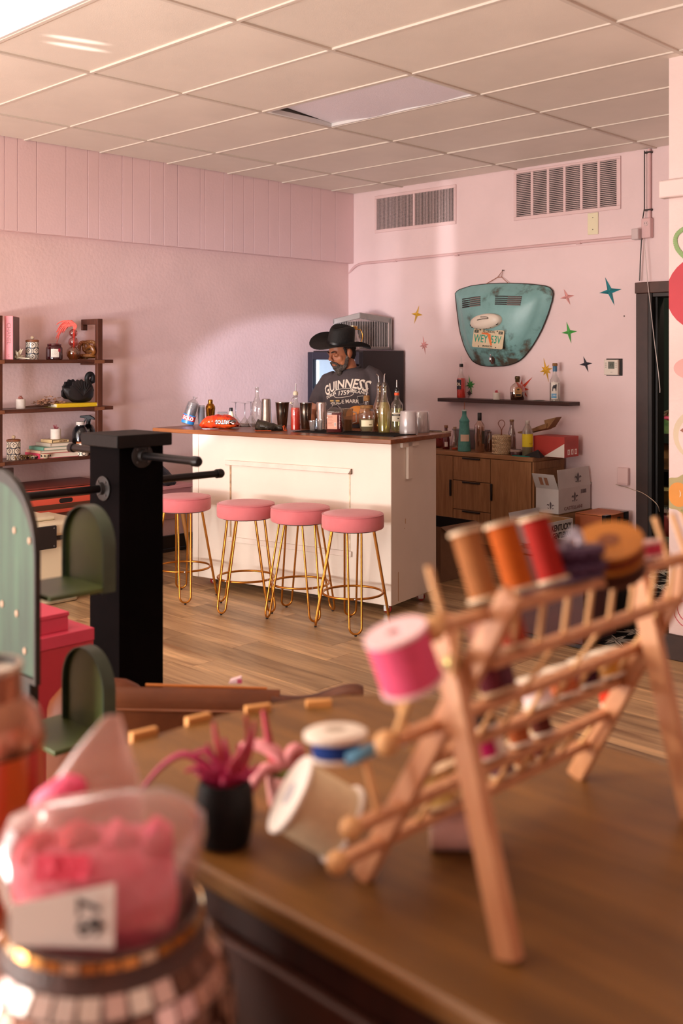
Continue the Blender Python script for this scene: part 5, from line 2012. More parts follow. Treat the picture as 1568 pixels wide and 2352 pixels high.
for z, hx, cols in ((1.20, 'd6e6ea', '5a78b0'), (0.88, '58a05c', '3f6fb0'), (0.55, 'c8b070', '7a3a2a')):
    for k in range(4):
        q = thing('cold_drink', {1.20: 'pale drink bottle on the top shelf inside the lit fridge', 0.88: 'green drink bottle on the middle shelf inside the lit fridge', 0.55: 'yellow drink bottle on the low shelf inside the lit fridge'}[z], 'bottle',
                  (fr.location.x - fw + 0.10 + k * 0.115, fr.location.y - fd + 0.17, z), 0, 'drinks in the fridge %.1f' % z if False else {1.20: 'pale drinks in the fridge', 0.88: 'green drinks in the fridge', 0.55: 'yellow drinks in the fridge'}[z])
        lathe_part('glass_body', mat(hx, 0.2), q, [(0.028, 0), (0.032, 0.004), (0.032, 0.11), (0.014, 0.16), (0.013, 0.19)], 14)
        lathe_part('label', mat(cols, 0.5), q, [(0.0325, 0.03), (0.0328, 0.031), (0.0328, 0.085), (0.0325, 0.086)], 14)

gp = at_d(836, 803, 8.75)
gr = thing('car_grille', 'silver framed car radiator grille standing on top of the fridge', 'car grille', (FX1 - 0.275, FY1 - 0.275, FH), YAW - 0.02)
gl_ = at_z(828, 803, FH)
SIL = mat('8f8682', 0.5, 0.3, bump=0.05, bscale=120)
k_ = 8.65 / FOCAL
lw, rw, gh, pk = 66 * k_, 76 * k_, 77 * k_, 93 * k_
rec = 0.075


def gq(x):
    return rec * (abs(x) / max(lw, rw))


bm = new_bm()
bo = 0.010


def panel_strip(x0, z0a, z0b, x1, z1a, z1b, dy=0.05):
    vs = []
    for x, za, zb in ((x0, z0a, z0b), (x1, z1a, z1b)):
        y = gq(x)
        vs.append([bm.verts.new(p) for p in ((x, y, za), (x, y, zb), (x, y + dy, zb), (x, y + dy, za))])
    A, B = vs
    for i in range(4):
        bm.faces.new((A[i], B[i], B[(i + 1) % 4], A[(i + 1) % 4]))
    bm.faces.new(A[::-1])
    bm.faces.new(B)


bw = 0.036
# top rails with the raised centre, bottom rails, side posts
panel_strip(-lw, gh - 0.046, gh + 0.002, 0, pk - 0.052, pk)
panel_strip(0, pk - 0.052, pk, rw, gh - 0.040, gh + 0.012)
panel_strip(-lw, bo, bo + 0.022, 0, bo, bo + 0.022)
panel_strip(0, bo, bo + 0.022, rw, bo, bo + 0.022)
panel_strip(-lw, bo, gh, -lw + 0.014, bo, gh)
panel_strip(rw - 0.020, bo, gh, rw, bo, gh + 0.008)
obj('frame', bm, SIL, gr, bevel=0.003)
bm = new_bm()
y1 = gq(rw)
add_loft(bm, [[(rw, y1 + 0.002, bo), (rw, y1 + 0.002, gh + 0.010), (rw + 0.008, y1 + 0.11, gh - 0.01), (rw + 0.012, y1 + 0.11, 0.0)],
              [(rw + 0.004, y1 + 0.002, bo), (rw + 0.004, y1 + 0.002, gh + 0.010), (rw + 0.024, y1 + 0.11, gh - 0.015), (rw + 0.034, y1 + 0.11, 0.0)]])
add_loft(bm, [[(-lw, gq(lw) + 0.05, bo), (-lw, gq(lw) + 0.05, gh), (-lw + 0.02, y1 + 0.1, gh - 0.03), (-lw + 0.02, y1 + 0.1, 0)],
              [(-lw + 0.004, gq(lw) + 0.05, bo), (-lw + 0.004, gq(lw) + 0.05, gh), (-lw + 0.024, y1 + 0.1, gh - 0.03), (-lw + 0.024, y1 + 0.1, 0)]])
obj('side_shell', bm, mat('9a908b', 0.4, 0.5), gr)
bm = new_bm()
dz = 0.045
for x0, x1 in ((-lw + 0.01, 0), (0, rw - 0.012)):
    add_loft(bm, [[(x0, gq(x0) + dz, bo), (x0, gq(x0) + dz, gh - 0.02), (x0, gq(x0) + dz + 0.004, gh - 0.02), (x0, gq(x0) + dz + 0.004, bo)], [(x1, gq(x1) + dz, bo), (x1, gq(x1) + dz, gh - 0.02), (x1, gq(x1) + dz + 0.004, gh - 0.02), (x1, gq(x1) + dz + 0.004, bo)]])
obj('dark_core', bm, mat('1d1615', 0.7), gr)
bar0 = None
nb = 32
for i in range(nb):
    x = -lw + 0.022 + (lw + rw - 0.052) * i / (nb - 1)
    top = (gh - 0.044) + (pk - gh) * max(0, 1 - abs(x) / (lw if x < 0 else rw))
    bmx = new_bm()
    add_box(bmx, -0.0036, 0.0036, 0, 0.014, bo + 0.02, top)
    b_ = obj('grille_bar', bmx, mat('9a8f8a', 0.4, 0.4), gr, smooth=0)
    b_.location = (x, gq(x) + 0.014, 0)
bm = new_bm()
for x0, x1 in ((-lw + 0.016, -0.001), (0.001, rw - 0.024)):
    pts = [(x0, gq(x0) + 0.002, bo + 0.02), (x1, gq(x1) + 0.002, bo + 0.02)]
    add_tube(bm, pts, 0.004, 6)
x = rw - 0.024
add_tube(bm, [(x, gq(x) - 0.001, bo + 0.02), (x, gq(x) - 0.001, gh - 0.03)], 0.004, 6)
obj('bright_trim', bm, mat('e0dbd6', 0.2, 0.9), gr)

cp_ = at_z(814, 800, FH)
t = thing('carafe', 'glass carafe with a gold neck band and gold ring handle on the fridge', 'carafe', (FX1 - 0.10, FY0 + 0.16, FH), YAW)
cpos = at_d(811, 800, depth((FX1 - 0.13, FY0 + 0.12)))
t.location = (cpos.x, cpos.y, FH)
lathe_part('glass_body', glass('e6dcd8', 0.12, 0.05, 0.12, 'c8b8b4'), t, [(0.045, 0), (0.058, 0.006), (0.066, 0.05), (0.062, 0.095), (0.046, 0.135), (0.036, 0.165), (0.036, 0.185)], 28, closed=False)
lathe_part('neck_band', mat('b8863e', 0.25, 0.9), t, [(0.0362, 0.178), (0.038, 0.180), (0.038, 0.205), (0.0362, 0.207)], 26)
lathe_part('lid', mat('d2b48a', 0.35, 0.6), t, [(0.030, 0.205), (0.036, 0.207), (0.036, 0.212), (0.01, 0.214)], 26)
tube_part('ring_handle', mat('b8863e', 0.25, 0.9), t, spline([(0.036, 0, 0.182), (0.062, 0, 0.178), (0.078, 0, 0.145), (0.080, 0, 0.11), (0.070, 0, 0.075), (0.054, 0, 0.055)], 5), 0.0045, 8)

# =================================================================== CARDBOARD BOXES BY THE SIDEBOARD
CARD = mat('a57c52', 0.8, var=0.08, vscale=10)
CARDW = mat('c2bcb8', 0.7, var=0.05, vscale=6)


def carton(name, label, x0, x1, y0, y1, z0, z1, m_out, m_in, flaps=(), cat='box'):
    t = thing(name, label, cat, ((x0 + x1) / 2, (y0 + y1) / 2, z0))
    w, d, h = (x1 - x0) / 2, (y1 - y0) / 2, z1 - z0
    th = 0.004
    bm = new_bm()
    add_box(bm, -w, w, -d, -d + th, 0, h)
    add_box(bm, -w, w, d - th, d, 0, h)
    add_box(bm, -w, -w + th, -d + th, d - th, 0, h)
    add_box(bm, w - th, w, -d + th, d - th, 0, h)
    add_box(bm, -w + th, w - th, -d + th, d - th, 0.0005, th)
    obj('carton_walls', bm, m_out, t)
    bm = new_bm()
    e = 0.0006
    for a in ((-w + th, w - th, -d + th, -d + th + e), (-w + th, w - th, d - th - e, d - th), (-w + th, -w + th + e, -d + th, d - th), (w - th - e, w - th, -d + th, d - th)):
        add_box(bm, a[0], a[1], a[2], a[3], th, h - 0.001)
    obj('lining', bm, m_in, t)
    for fl in flaps:
        bm = new_bm()
        side, L, ang = fl[0], fl[1], radians(fl[2])
        # hinge along one rim; ang 0 = straight up, positive = folding outward
        o_, u_ = sin(ang) * L, cos(ang) * L
        if side == 'front':
            q = [(-w, -d, h), (w, -d, h), (w * 0.97, -d - o_, h + u_), (-w * 0.97, -d - o_, h + u_)]
        elif side == 'back':
            q = [(-w, d, h), (w, d, h), (w * 0.97, d + o_, h + u_), (-w * 0.97, d + o_, h + u_)]
        elif side == 'end':
            q = [(w, -d, h), (w, d, h), (w + o_, d * 0.97, h + u_), (w + o_, -d * 0.97, h + u_)]
        else:
            q = [(-w, -d, h), (-w, d, h), (-w - o_, d * 0.97, h + u_), (-w - o_, -d * 0.97, h + u_)]
        nrm = (Vector(q[1]) - Vector(q[0])).cross(Vector(q[3]) - Vector(q[0])).normalized() * 0.0025
        add_loft(bm, [[tuple(Vector(p) - nrm * 0.5) for p in q], [tuple(Vector(p) + nrm * 0.5) for p in q]])
        obj('flap', bm, fl[3] if len(fl) > 3 else m_out, t, smooth=0)
    return t, w, d, h


TX_ = (pi / 2, 0, pi / 2)      # lettering on a face that looks along +X
INK = mat('5b5052', 0.7)
INKR = mat('7a4a44', 0.7)


def crest(t, cx_, cy_, cz_, s, m, onx=True):
    bm = new_bm()
    def P(a, b):
        return (cx_, cy_ + a, cz_ + b) if onx else (cx_ + a, cy_, cz_ + b)
    loops = [[(0, 0.9), (0.22, 0.5), (0.14, 0.1), (0.18, -0.4), (0, -0.8), (-0.18, -0.4), (-0.14, 0.1), (-0.22, 0.5)],
             [(0.3, 0.25), (0.75, 0.32), (1.0, 0.02), (0.7, 0.12), (0.45, -0.12)], [(-0.3, 0.25), (-0.45, -0.12), (-0.7, 0.12), (-1.0, 0.02), (-0.75, 0.32)],
             [(0.25, -0.5), (0.8, -0.42), (0.6, -0.66)], [(-0.25, -0.5), (-0.6, -0.66), (-0.8, -0.42)]]
    for lp_ in loops:
        bm.faces.new([bm.verts.new(P(a * s, b * s)) for a, b in lp_])
    bmesh.ops.triangulate(bm, faces=bm.faces)
    obj('printed_crest', bm, m, t, smooth=0)


bx1, w, d, h = carton('wine_carton', 'open white wine carton with printed crests, on top of a plain carton by the sideboard', -4.335, -4.14, 6.50, 6.94, 0.395, 0.575, CARDW, CARD,
                      (('front', 0.125, 28), ('end', 0.14, -6), ('back', 0.13, 60)))
writing('CASTELLANI', 0.036, INKR, bx1, (w + 0.001, -0.02, 0.030), TX_, sx=1.25)
crest(bx1, w + 0.0012, 0.0, 0.105, 0.048, INK)
crest(bx1, w + 0.004, 0.04, h + 0.066, 0.050, INK)
crest(bx1, 0.03, -d - 0.0012, 0.055, 0.035, INK, False)
bm = new_bm()
for k in range(9):
    add_box(bm, w + 0.0005, w + 0.0012, 0.085 + k * 0.009, 0.089 + k * 0.009 + 0.002 * (k % 2), 0.125, 0.155)
obj('barcode', bm, INK, bx1)
bm = new_bm()
for k in range(2):
    x = -0.045 + k * 0.045
    add_box(bm, x, x + 0.028, -0.0005, 0.0005, 0.03, 0.095, Matrix.Translation((0, -d - 0.0025, h)) @ Matrix.Rotation(radians(28), 4, 'X'))
obj('printed_bars', bm, mat('9a6a50', 0.7), bx1)
bx0, w0, d0, h0 = carton('plain_carton', 'plain brown carton under the white wine carton', -4.345, -4.13, 6.49, 6.945, 0.0, 0.392, CARD, CARD)
box_part('lid_sheet', CARD, bx0, -w0, w0, -d0, d0, h0 - 0.003, h0)

bx2, w, d, h = carton('bourbon_carton', 'open white liquor carton lettered in black beside the wine carton', -4.285, -4.0, 6.10, 6.47, 0.232, 0.385, mat('b6b2b2', 0.7, var=0.05, vscale=6), CARD,
                      (('front', 0.02, 70, CARDW), ('far', 0.05, 20)))
writing('KENTUCKY', 0.062, mat('1a1718', 0.6), bx2, (w + 0.001, 0.03, 0.105), TX_, sx=0.78, bold=0.0016, shear=0.12)
writing('GENTLEMAN', 0.056, mat('1a1718', 0.6), bx2, (w + 0.001, 0.035, 0.050), TX_, sx=0.72, bold=0.0016, shear=0.12)
bx3, w, d, h = carton('bourbon_carton', 'white liquor carton carrying the open lettered one, mostly hidden by thread spools', -4.29, -3.99, 6.09, 6.48, 0.0, 0.229, mat('b6b2b2', 0.7, var=0.05, vscale=6), CARD)
box_part('lid_sheet', CARDW, bx3, -w, w, -d, d, h - 0.003, h)
writing('KENTUCKY', 0.062, mat('1a1718', 0.6), bx3, (w + 0.001, 0.03, 0.17), TX_, sx=0.78, bold=0.0016, shear=0.12)
bx4, w, d, h = carton('orange_crate', 'orange brown hinged case with dark metal corners behind the lettered carton', -4.05, -3.80, 6.58, 6.90, 0.0, 0.405, mat('9a4e26', 0.5, var=0.12, vscale=8), CARD)
box_part('lid_sheet', mat('b0602e', 0.5, var=0.1, vscale=8), bx4, -w, w, -d, d, h - 0.006, h + 0.004, 0.003)
for sy in (-1, 1):
    box_part('metal_corner', mat('1e1a1a', 0.35, 0.6), bx4, w - 0.03, w + 0.002, sy * d - (0.07 if sy > 0 else -0.0) - (0.0 if sy > 0 else 0.002), sy * d + (0.002 if sy > 0 else 0.07), h - 0.06, h + 0.006)
box_part('clasp', mat('2a2424', 0.35, 0.6), bx4, w, w + 0.006, 0.00, 0.035, h - 0.09, h - 0.02)
bx5, w, d, h = carton('open_crate', 'low open carton on the floor between the bar and the sideboard', -4.86, -4.45, 5.52, 5.92, 0.0, 0.38, mat('7a5a42', 0.8, var=0.08, vscale=8), mat('1c1513', 0.8), (('end', 0.06, 120), ('far', 0.10, 80)))
writing('SPARKLING', 0.035, mat('2e211b', 0.7), bx5, (w + 0.001, 0.06, 0.06), TX_)

t = thing('maroon_cabinet', 'dark maroon box on the floor by the star tiles, seen through the thread rack', 'cabinet', (-3.08, 4.915, 0))
MAR = mat('3f1512', 0.45, var=0.15, vscale=5)
box_part('body', MAR, t, -0.20, 0.21, -0.17, 0.17, 0.03, 0.46, 0.006)
box_part('lid', MAR, t, -0.21, 0.22, -0.18, 0.18, 0.463, 0.50, 0.006)
box_part('plinth', mat('1d100e', 0.5), t, -0.18, 0.19, -0.15, 0.15, 0.006, 0.03)
t = thing('black_bin', 'black floor bin behind the maroon box near the doorway', 'bin', (-3.02, 5.36, 0.0065))
lathe_part('bin_body', mat('121011', 0.45), t, [(0.13, 0), (0.135, 0.006), (0.165, 0.42), (0.172, 0.425), (0.172, 0.44), (0.155, 0.44), (0.125, 0.02), (0.001, 0.02)], 28)

# =================================================================== PAINTED FLOWERS ON THE SIDE WALL
def mural(u, v, pts, hexc, name='painted_shape', lift=0.002, z=None):
    p = at_y(u, v, SYW)
    bm = new_bm()
    add_prism(bm, [(max(x, SXW + 0.001 - p.x), zz) for x, zz in pts], 0, 0.0008, Matrix.Rotation(pi / 2, 4, 'X'))
    return obj(name, bm, mat(hexc, 0.55, var=0.05, vscale=6), wall_right, smooth=0, loc=(p.x, SYW - lift, p.z))


def blob(rx, rz, n=32, wob=0.0, lobes=0):
    return [(rx * (1 + wob * cos(lobes * a)) * cos(a), rz * (1 + wob * cos(lobes * a)) * sin(a)) for a in [2 * pi * k / n for k in range(n)]]


mural(1616, 672, blob(0.20, 0.19), 'c2303c')
mural(1600, 672, blob(0.07, 0.09), 'e6cfca', lift=0.003)
p0 = at_y(1566, 560, SYW)
bm = new_bm()
st = spline([(0.05, 0, -0.10), (-0.02, 0, -0.03), (-0.035, 0, 0.03), (0.0, 0, 0.07), (0.08, 0, 0.09)], 6)
for a, b in zip(st, st[1:]):
    n_ = Vector((-(b - a).z, 0, (b - a).x)).normalized() * 0.012
    vs = [bm.verts.new(q) for q in (a - n_, b - n_, b + n_, a + n_)]
    bm.faces.new(vs)
obj('painted_stem', bm, mat('8aa86a', 0.6), wall_right, smooth=0, loc=(p0.x, SYW - 0.003, p0.z))
mural(1590, 846, blob(0.10, 0.056), 'e9aaa4')
mural(1604, 1000, blob(0.135, 0.13), 'd8c4a8')
mural(1608, 1004, blob(0.115, 0.112), 'e6cfca', lift=0.003)
mural(1592, 990, [(-0.07, 0.0), (0.0, 0.05), (0.08, 0.03), (0.08, -0.04), (0.0, -0.04)], '9a5f4a', lift=0.004)
mural(1566, 1135, blob(0.098, 0.098, 40, 0.12, 5), 'b3a472')
mural(1558, 1136, blob(0.055, 0.062), 'e3963a', lift=0.003)
mural(1562, 1134, [(-0.004, 0.018), (0.004, 0.008), (0.004, -0.01), (-0.003, -0.018), (0.0, -0.008), (0.0, 0.008)], 'f0e6da', lift=0.004)
p0 = at_y(1570, 1185, SYW)
bm = new_bm()
add_tube(bm, [(-0.012, 0, 0.03), (0.02, 0, -0.03), (0.06, 0, -0.07)], 0.007, 5)
obj('painted_stem', bm, mat('8aa86a', 0.6), wall_right, smooth=0, loc=(p0.x, SYW - 0.001, p0.z))
for u, v, sc_, sd in ((1556, 1395, 0.11, 1), (1560, 1478, 0.04, 2)):
    p0 = at_y(u, v, SYW)
    rr = random.Random(sd)
    pts = []
    for k in range(22):
        a = k * 0.72
        r_ = sc_ * (0.35 + 0.65 * k / 22) * rr.uniform(0.8, 1.15)
        pts.append((r_ * cos(a) + 0.05, 0, r_ * sin(a)))
    bm = new_bm()
    add_tube(bm, spline(pts, 4), 0.0022, 5)
    obj('painted_scribble', bm, mat('d0405a', 0.6), wall_right, smooth=0, loc=(p0.x, SYW - 0.0005, p0.z))

# =================================================================== LADDER BOOKSHELF ON THE PLASTER WALL
WAL = wood('3c1f15', '5f3322', 4, (8, 0.7, 8), 0.4, spec=0.4)
WALV = wood('3c1f15', '5f3322', 4, (8, 8, 0.7), 0.4, spec=0.4)
BX = XLOW + 0.25
ys1, ys0 = 4.226, 3.15
bk = thing('ladder_bookshelf', 'walnut wall shelf with three open boards and hooked posts', 'bookshelf', (XLOW, 3.7, 0))
SH1, SH2, SH3 = 1.525, 1.187, 0.838
for z in (SH1, SH2, SH3):
    box_part('shelf_board', WAL, bk, 0.008, 0.262, ys0 - 3.7, ys1 - 3.7, z - 0.026, z, 0.002)
for y in (4.12, 3.345):
    yy = y - 3.7
    box_part('post', WALV, bk, 0.218, 0.256, yy - 0.020, yy + 0.020, 0.0, 1.820, 0.002)
    box_part('post_arm', WALV, bk, 0.03, 0.218, yy - 0.019, yy + 0.019, 1.78, 1.820, 0.002)
    box_part('post_hook', WALV, bk, 0.03, 0.055, yy - 0.019, yy + 0.019, 1.74, 1.78, 0.002)
    for z in (SH1, SH2, SH3):
        box_part('shelf_cleat', WALV, bk, 0.01, 0.216, yy - 0.014, yy + 0.014, z - 0.040, z - 0.0265, 0.002)
        box_part('end_block', mat('7a4a30', 0.45, var=0.1, vscale=12), bk, 0.256, 0.266, yy - 0.05, yy + 0.03, z - 0.028, z - 0.003)
# low cabinet below the boards
lc = thing('low_cabinet', 'dark walnut low cabinet under the wall shelf', 'cabinet', (XLOW + 0.22, 3.5, 0))
box_part('body', WALV, lc, -0.195, 0.20, -0.62, 0.62, 0.04, 0.455, 0.003)
box_part('top', WAL, lc, -0.195, 0.215, -0.63, 0.63, 0.456, 0.48, 0.003)
for k in range(2):
    dd = box_part('drawer', WALV, lc, 0.200, 0.214, -0.60 + k * 0.61, -0.005 + k * 0.61, 0.07, 0.44, 0.003)
    box_part('knob', mat('1a1210', 0.4), dd, 0.214, 0.232, -0.32 + k * 0.61, -0.28 + k * 0.61, 0.33, 0.37, 0.004)
sp = at_x(12, 1085, XLOW + 0.27)
t = thing('picture_frame', 'dark brown framed panel leaning at the low end of the wall shelf', 'frame', (XLOW + 0.30, sp.y - 0.27, 0.481))
box_part('rim', mat('2e1a14', 0.5), t, -0.012, 0.012, -0.27, 0.31, 0, 0.32, 0.003)
box_part('panel', mat('4a3026', 0.6), t, 0.012, 0.015, -0.24, 0.28, 0.03, 0.29)
# striped tray box on the cabinet
t = thing('striped_box', 'coral and brown striped drawer box with a slot handle under the shelf', 'box', (XLOW + 0.22, 3.66, 0.481))
CORAL, BRN = mat('d9563f', 0.5), mat('5a3322', 0.5)
zz = 0.0
bm = new_bm()
add_box(bm, -0.185, 0.19, -0.42, 0.42, 0.004, 0.170)
obj('box_body', bm, mat('4a2218', 0.6), t)
for k, h_ in enumerate((0.024, 0.036, 0.040, 0.036, 0.030)):
    box_part('stripe', CORAL if k % 2 == 0 else BRN, t, 0.190, 0.197, -0.425, 0.425, zz, zz + h_, 0.001)
    zz += h_
ssy = at_x(152, 1142, XLOW + 0.42).y - 3.66
bm = new_bm()
pl_ = [(cx_ + 0.016 * cos(a), 0.016 * sin(a)) for cx_, a0 in ((0.036, -pi / 2), (-0.036, pi / 2)) for a in [a0 + pi * i / 8 for i in range(9)]]
add_prism(bm, pl_, 0, 0.002, Matrix.Translation((0.1965, ssy, 0.080)) @ Matrix.Rotation(pi / 2, 4, 'Z') @ Matrix.Rotation(pi / 2, 4, 'X'))
obj('slot_handle', bm, mat('140c0b', 0.7), t, smooth=0)
bm = new_bm()
add_box(bm, -0.19, 0.2, -0.43, 0.43, 0.170, 0.182)
obj('lid', bm, mat('6a2a20', 0.5), t, bevel=0.003)


def sh_item(name, label, cat, u, z, dist=0.14, rz=None, group=None):
    p = at_x(u, 900, XLOW + dist)
    t = thing(name, label, cat, (p.x, p.y, z), YAW if rz is None else rz, group)
    return t, mpp(p)


def talavera(label, u, z, dist, scale=1.0):
    t, s = sh_item('patterned_jar', label, 'jar', u, z, dist)
    R, Hh = 0.046 * scale, 0.125 * scale
    lathe_part('ceramic_body', mat('e8dcc8', 0.3, coat=0.3), t, [(R * 0.95, 0), (R, 0.003), (R, Hh), (R * 0.9, Hh + 0.002)], 32)
    NAVY = mat('1f2130', 0.35)
    nn, rows = 5, 3
    bm = new_bm()
    for row in range(rows):
        for k in range(nn):
            a0 = 2 * pi * (k + 0.5 * (row % 2)) / nn
            zc = Hh * (row + 0.5) / rows
            hh, ww = Hh / rows * 0.62, pi / nn * 1.02
            loop_ = [(a0 + ww * cos(b) * (0.9 if abs(sin(b)) < 0.99 else 1), zc + hh * sin(b)) for b in [2 * pi * i / 16 for i in range(16)]]
            inn = [(a0 + ww * 0.78 * cos(b), zc + hh * 0.78 * sin(b)) for b in [2 * pi * i / 16 for i in range(16)]]
            A = [bm.verts.new(((R + 0.0007) * cos(a), (R + 0.0007) * sin(a), min(Hh, max(0.001, z_)))) for a, z_ in loop_]
            B = [bm.verts.new(((R + 0.0007) * cos(a), (R + 0.0007) * sin(a), min(Hh, max(0.001, z_)))) for a, z_ in inn]
            for i in range(16):
                bm.faces.new((A[i], A[(i + 1) % 16], B[(i + 1) % 16], B[i]))
            for q, (da, dz_) in enumerate(((0, -0.2), (0.3, 0.15), (-0.3, 0.15), (0, 0.4))):
                a1, z1_ = a0 + da * ww, zc + dz_ * hh
                C = [bm.verts.new(((R + 0.0008) * cos(a1 + ww * 0.11 * cos(b)), (R + 0.0008) * sin(a1 + ww * 0.11 * cos(b)), min(Hh, max(0.001, z1_ + hh * 0.16 * sin(b))))) for b in [2 * pi * i / 8 for i in range(8)]]
                bm.faces.new(C)
    obj('painted_lattice', bm, NAVY, t, smooth=180)
    ld = lathe_part('wooden_lid', mat('8a4f2a', 0.5, var=0.1, vscale=30), t, [(R * 0.9, Hh + 0.002), (R * 1.04, Hh + 0.004), (R * 1.02, Hh + 0.014), (R * 0.8, Hh + 0.018)], 28)
    bm = new_bm()
    add_ball(bm, (0, 0, Hh + 0.031), 0.0135, 12, 8)
    add_tube(bm, [(0, 0, Hh + 0.016), (0, 0, Hh + 0.024)], 0.006, 8)
    obj('knob', bm, mat('d8c0a0', 0.5), ld, smooth=180)
    return t


# top board
t, s = sh_item('coffee_table_book', 'tall pink book with a fashion title on its spine, upright on the top shelf', 'book', 27, SH1, 0.15, 0.0)
t.rotation_euler = (0, 0, -0.68)
box_part('cover', mat('e98c92', 0.5), t, -0.10, 0.115, -0.026, 0.030, 0, 0.295, 0.002)
box_part('side_panel', mat('77605e', 0.5), t, -0.102, 0.112, 0.0302, 0.0315, 0.0, 0.292)
writing('CHANEL', 0.038, mat('a86a64', 0.5), t, (0.1156, 0.002, 0.175), (pi / 2, pi / 2, pi / 2), sx=1.0)
writing('LA', 0.020, mat('a86a64', 0.5), t, (0.1156, 0.002, 0.025), (pi / 2, pi / 2, pi / 2))
t, s = sh_item('dried_flower', 'white dried protea flower lying beside the pink book', 'dried flower', 40, SH1, 0.21)
IV = mat('e6dcc0', 0.7, var=0.1, vscale=40)
rr = random.Random(21)
for k in range(16):
    a = rr.uniform(0, 2 * pi)
    el = rr.uniform(0.15, 1.3)
    L = rr.uniform(0.045, 0.075)
    bm = new_bm()
    e = Vector((cos(a) * cos(el), sin(a) * cos(el), sin(el)))
    add_tube(bm, [Vector((0, 0, 0.014)), Vector((0, 0, 0.014)) + e * L * 0.55, Vector((0, 0, 0.013)) + e * L], [0.004, 0.009, 0.0015], 6)
    obj('petal', bm, IV, t)
bm = new_bm()
add_ball(bm, (0, 0, 0.013), 0.0125, 10, 7)
add_tube(bm, [(0.01, 0, 0.012), (0.08, 0.01, 0.007)], 0.0045, 6)
obj('seed_head', bm, IV, t)
talavera('blue and white lattice patterned jar with a wooden lid on the top shelf', 74, SH1, 0.17, 0.96)
t, s = sh_item('candle_jar', 'dark red glass candle jar with a cream label on the top shelf', 'candle', 124.5, SH1, 0.16)
lathe_part('glass_body', mat('3c0f14', 0.12, coat=0.7), t, [(0.054, 0), (0.058, 0.004), (0.058, 0.082), (0.050, 0.094), (0.046, 0.097)], 32)
lathe_part('lid', mat('4a161a', 0.15, coat=0.6), t, [(0.046, 0.097), (0.050, 0.099), (0.048, 0.110), (0.035, 0.115), (0.01, 0.116)], 28)
lb = wrap_label(t, 0.0588, 0.016, 0.075, -0.12, 0.85, mat('e2d5c6', 0.6))
wrap_label(t, 0.0592, 0.020, 0.073, -0.62, -0.32, mat('6a5a5c', 0.3), 'side_label')
wrap_label(t, 0.0592, 0.055, 0.078, 0.75, 1.05, mat('a82438', 0.4), 'wax_seal')
bm = new_bm()
for k in range(5):
    z = 0.062 - k * 0.007
    a0, a1 = -pi / 2 + 0.05, -pi / 2 + (0.6 if k % 2 else 0.5)
    vs = [bm.verts.new((0.0593 * cos(a), 0.0593 * sin(a), z_)) for a, z_ in ((a0, z), ((a0 + a1) / 2, z), (a1, z), (a1, z + 0.0014), ((a0 + a1) / 2, z + 0.0014), (a0, z + 0.0014))]
    bm.faces.new(vs)
obj('small_print', bm, mat('8a7a70', 0.6), lb, smooth=0)
# bubble vase with coral pampas
t, s = sh_item('bubble_vase', 'three-bubble glass vase holding coral pampas grass', 'vase', 168.5, SH1, 0.16)


def bub(z0, r, n=7):
    return [(r * sin(pi * (i + 0.6) / (n + 0.2)), z0 + r - r * cos(pi * (i + 0.6) / (n + 0.2))) for i in range(n)]


lathe_part('amber_bubble', glass('c8945a', 0.14, 0.05, 0.2, 'a87038'), t, [(0.03, 0)] + [q for q in bub(-0.004, 0.050) if q[1] > 0.004], 26, closed=False)
lathe_part('pink_bubble', glass('e6a8a4', 0.12), t, bub(0.091, 0.036), 24, closed=False)
lathe_part('pink_bubble', glass('e6a8a4', 0.12), t, bub(0.160, 0.030), 24, closed=False)
PAM = mat('f06a5c', 0.9, var=0.15, vscale=50, sheen=0.4)
rr = random.Random(9)
pl = thing('pampas_grass', 'coral pampas grass arching out of the bubble vase', 'dried grass', t.location, YAW)
tube_part('stem', PAM, pl, [(0, 0, 0.012), (0.004, 0, 0.10), (0.006, 0, 0.215)], [0.004, 0.006, 0.009], 8)
for k in range(34):
    x1 = -rr.uniform(0.02, 0.135)
    zt_ = 0.262 + rr.uniform(-0.02, 0.02)
    drop = rr.uniform(0.01, 0.09) * (-x1 / 0.1) ** 1.2
    y_ = rr.uniform(-0.02, 0.02)
    bm = new_bm()
    add_tube(bm, spline([(0.006, 0, 0.205), (0.012 + rr.uniform(-.012, .012), y_ * 0.4, 0.245), (x1 * 0.35, y_, zt_), (x1 * 0.75, y_, zt_ - drop * 0.4), (x1, y_ * 1.3, zt_ - drop - 0.01)], 3), [0.0045] * 4 + [0.0055] * 5 + [0.004] * 3 + [0.0012], 5)
    obj('plume', bm, PAM, pl)
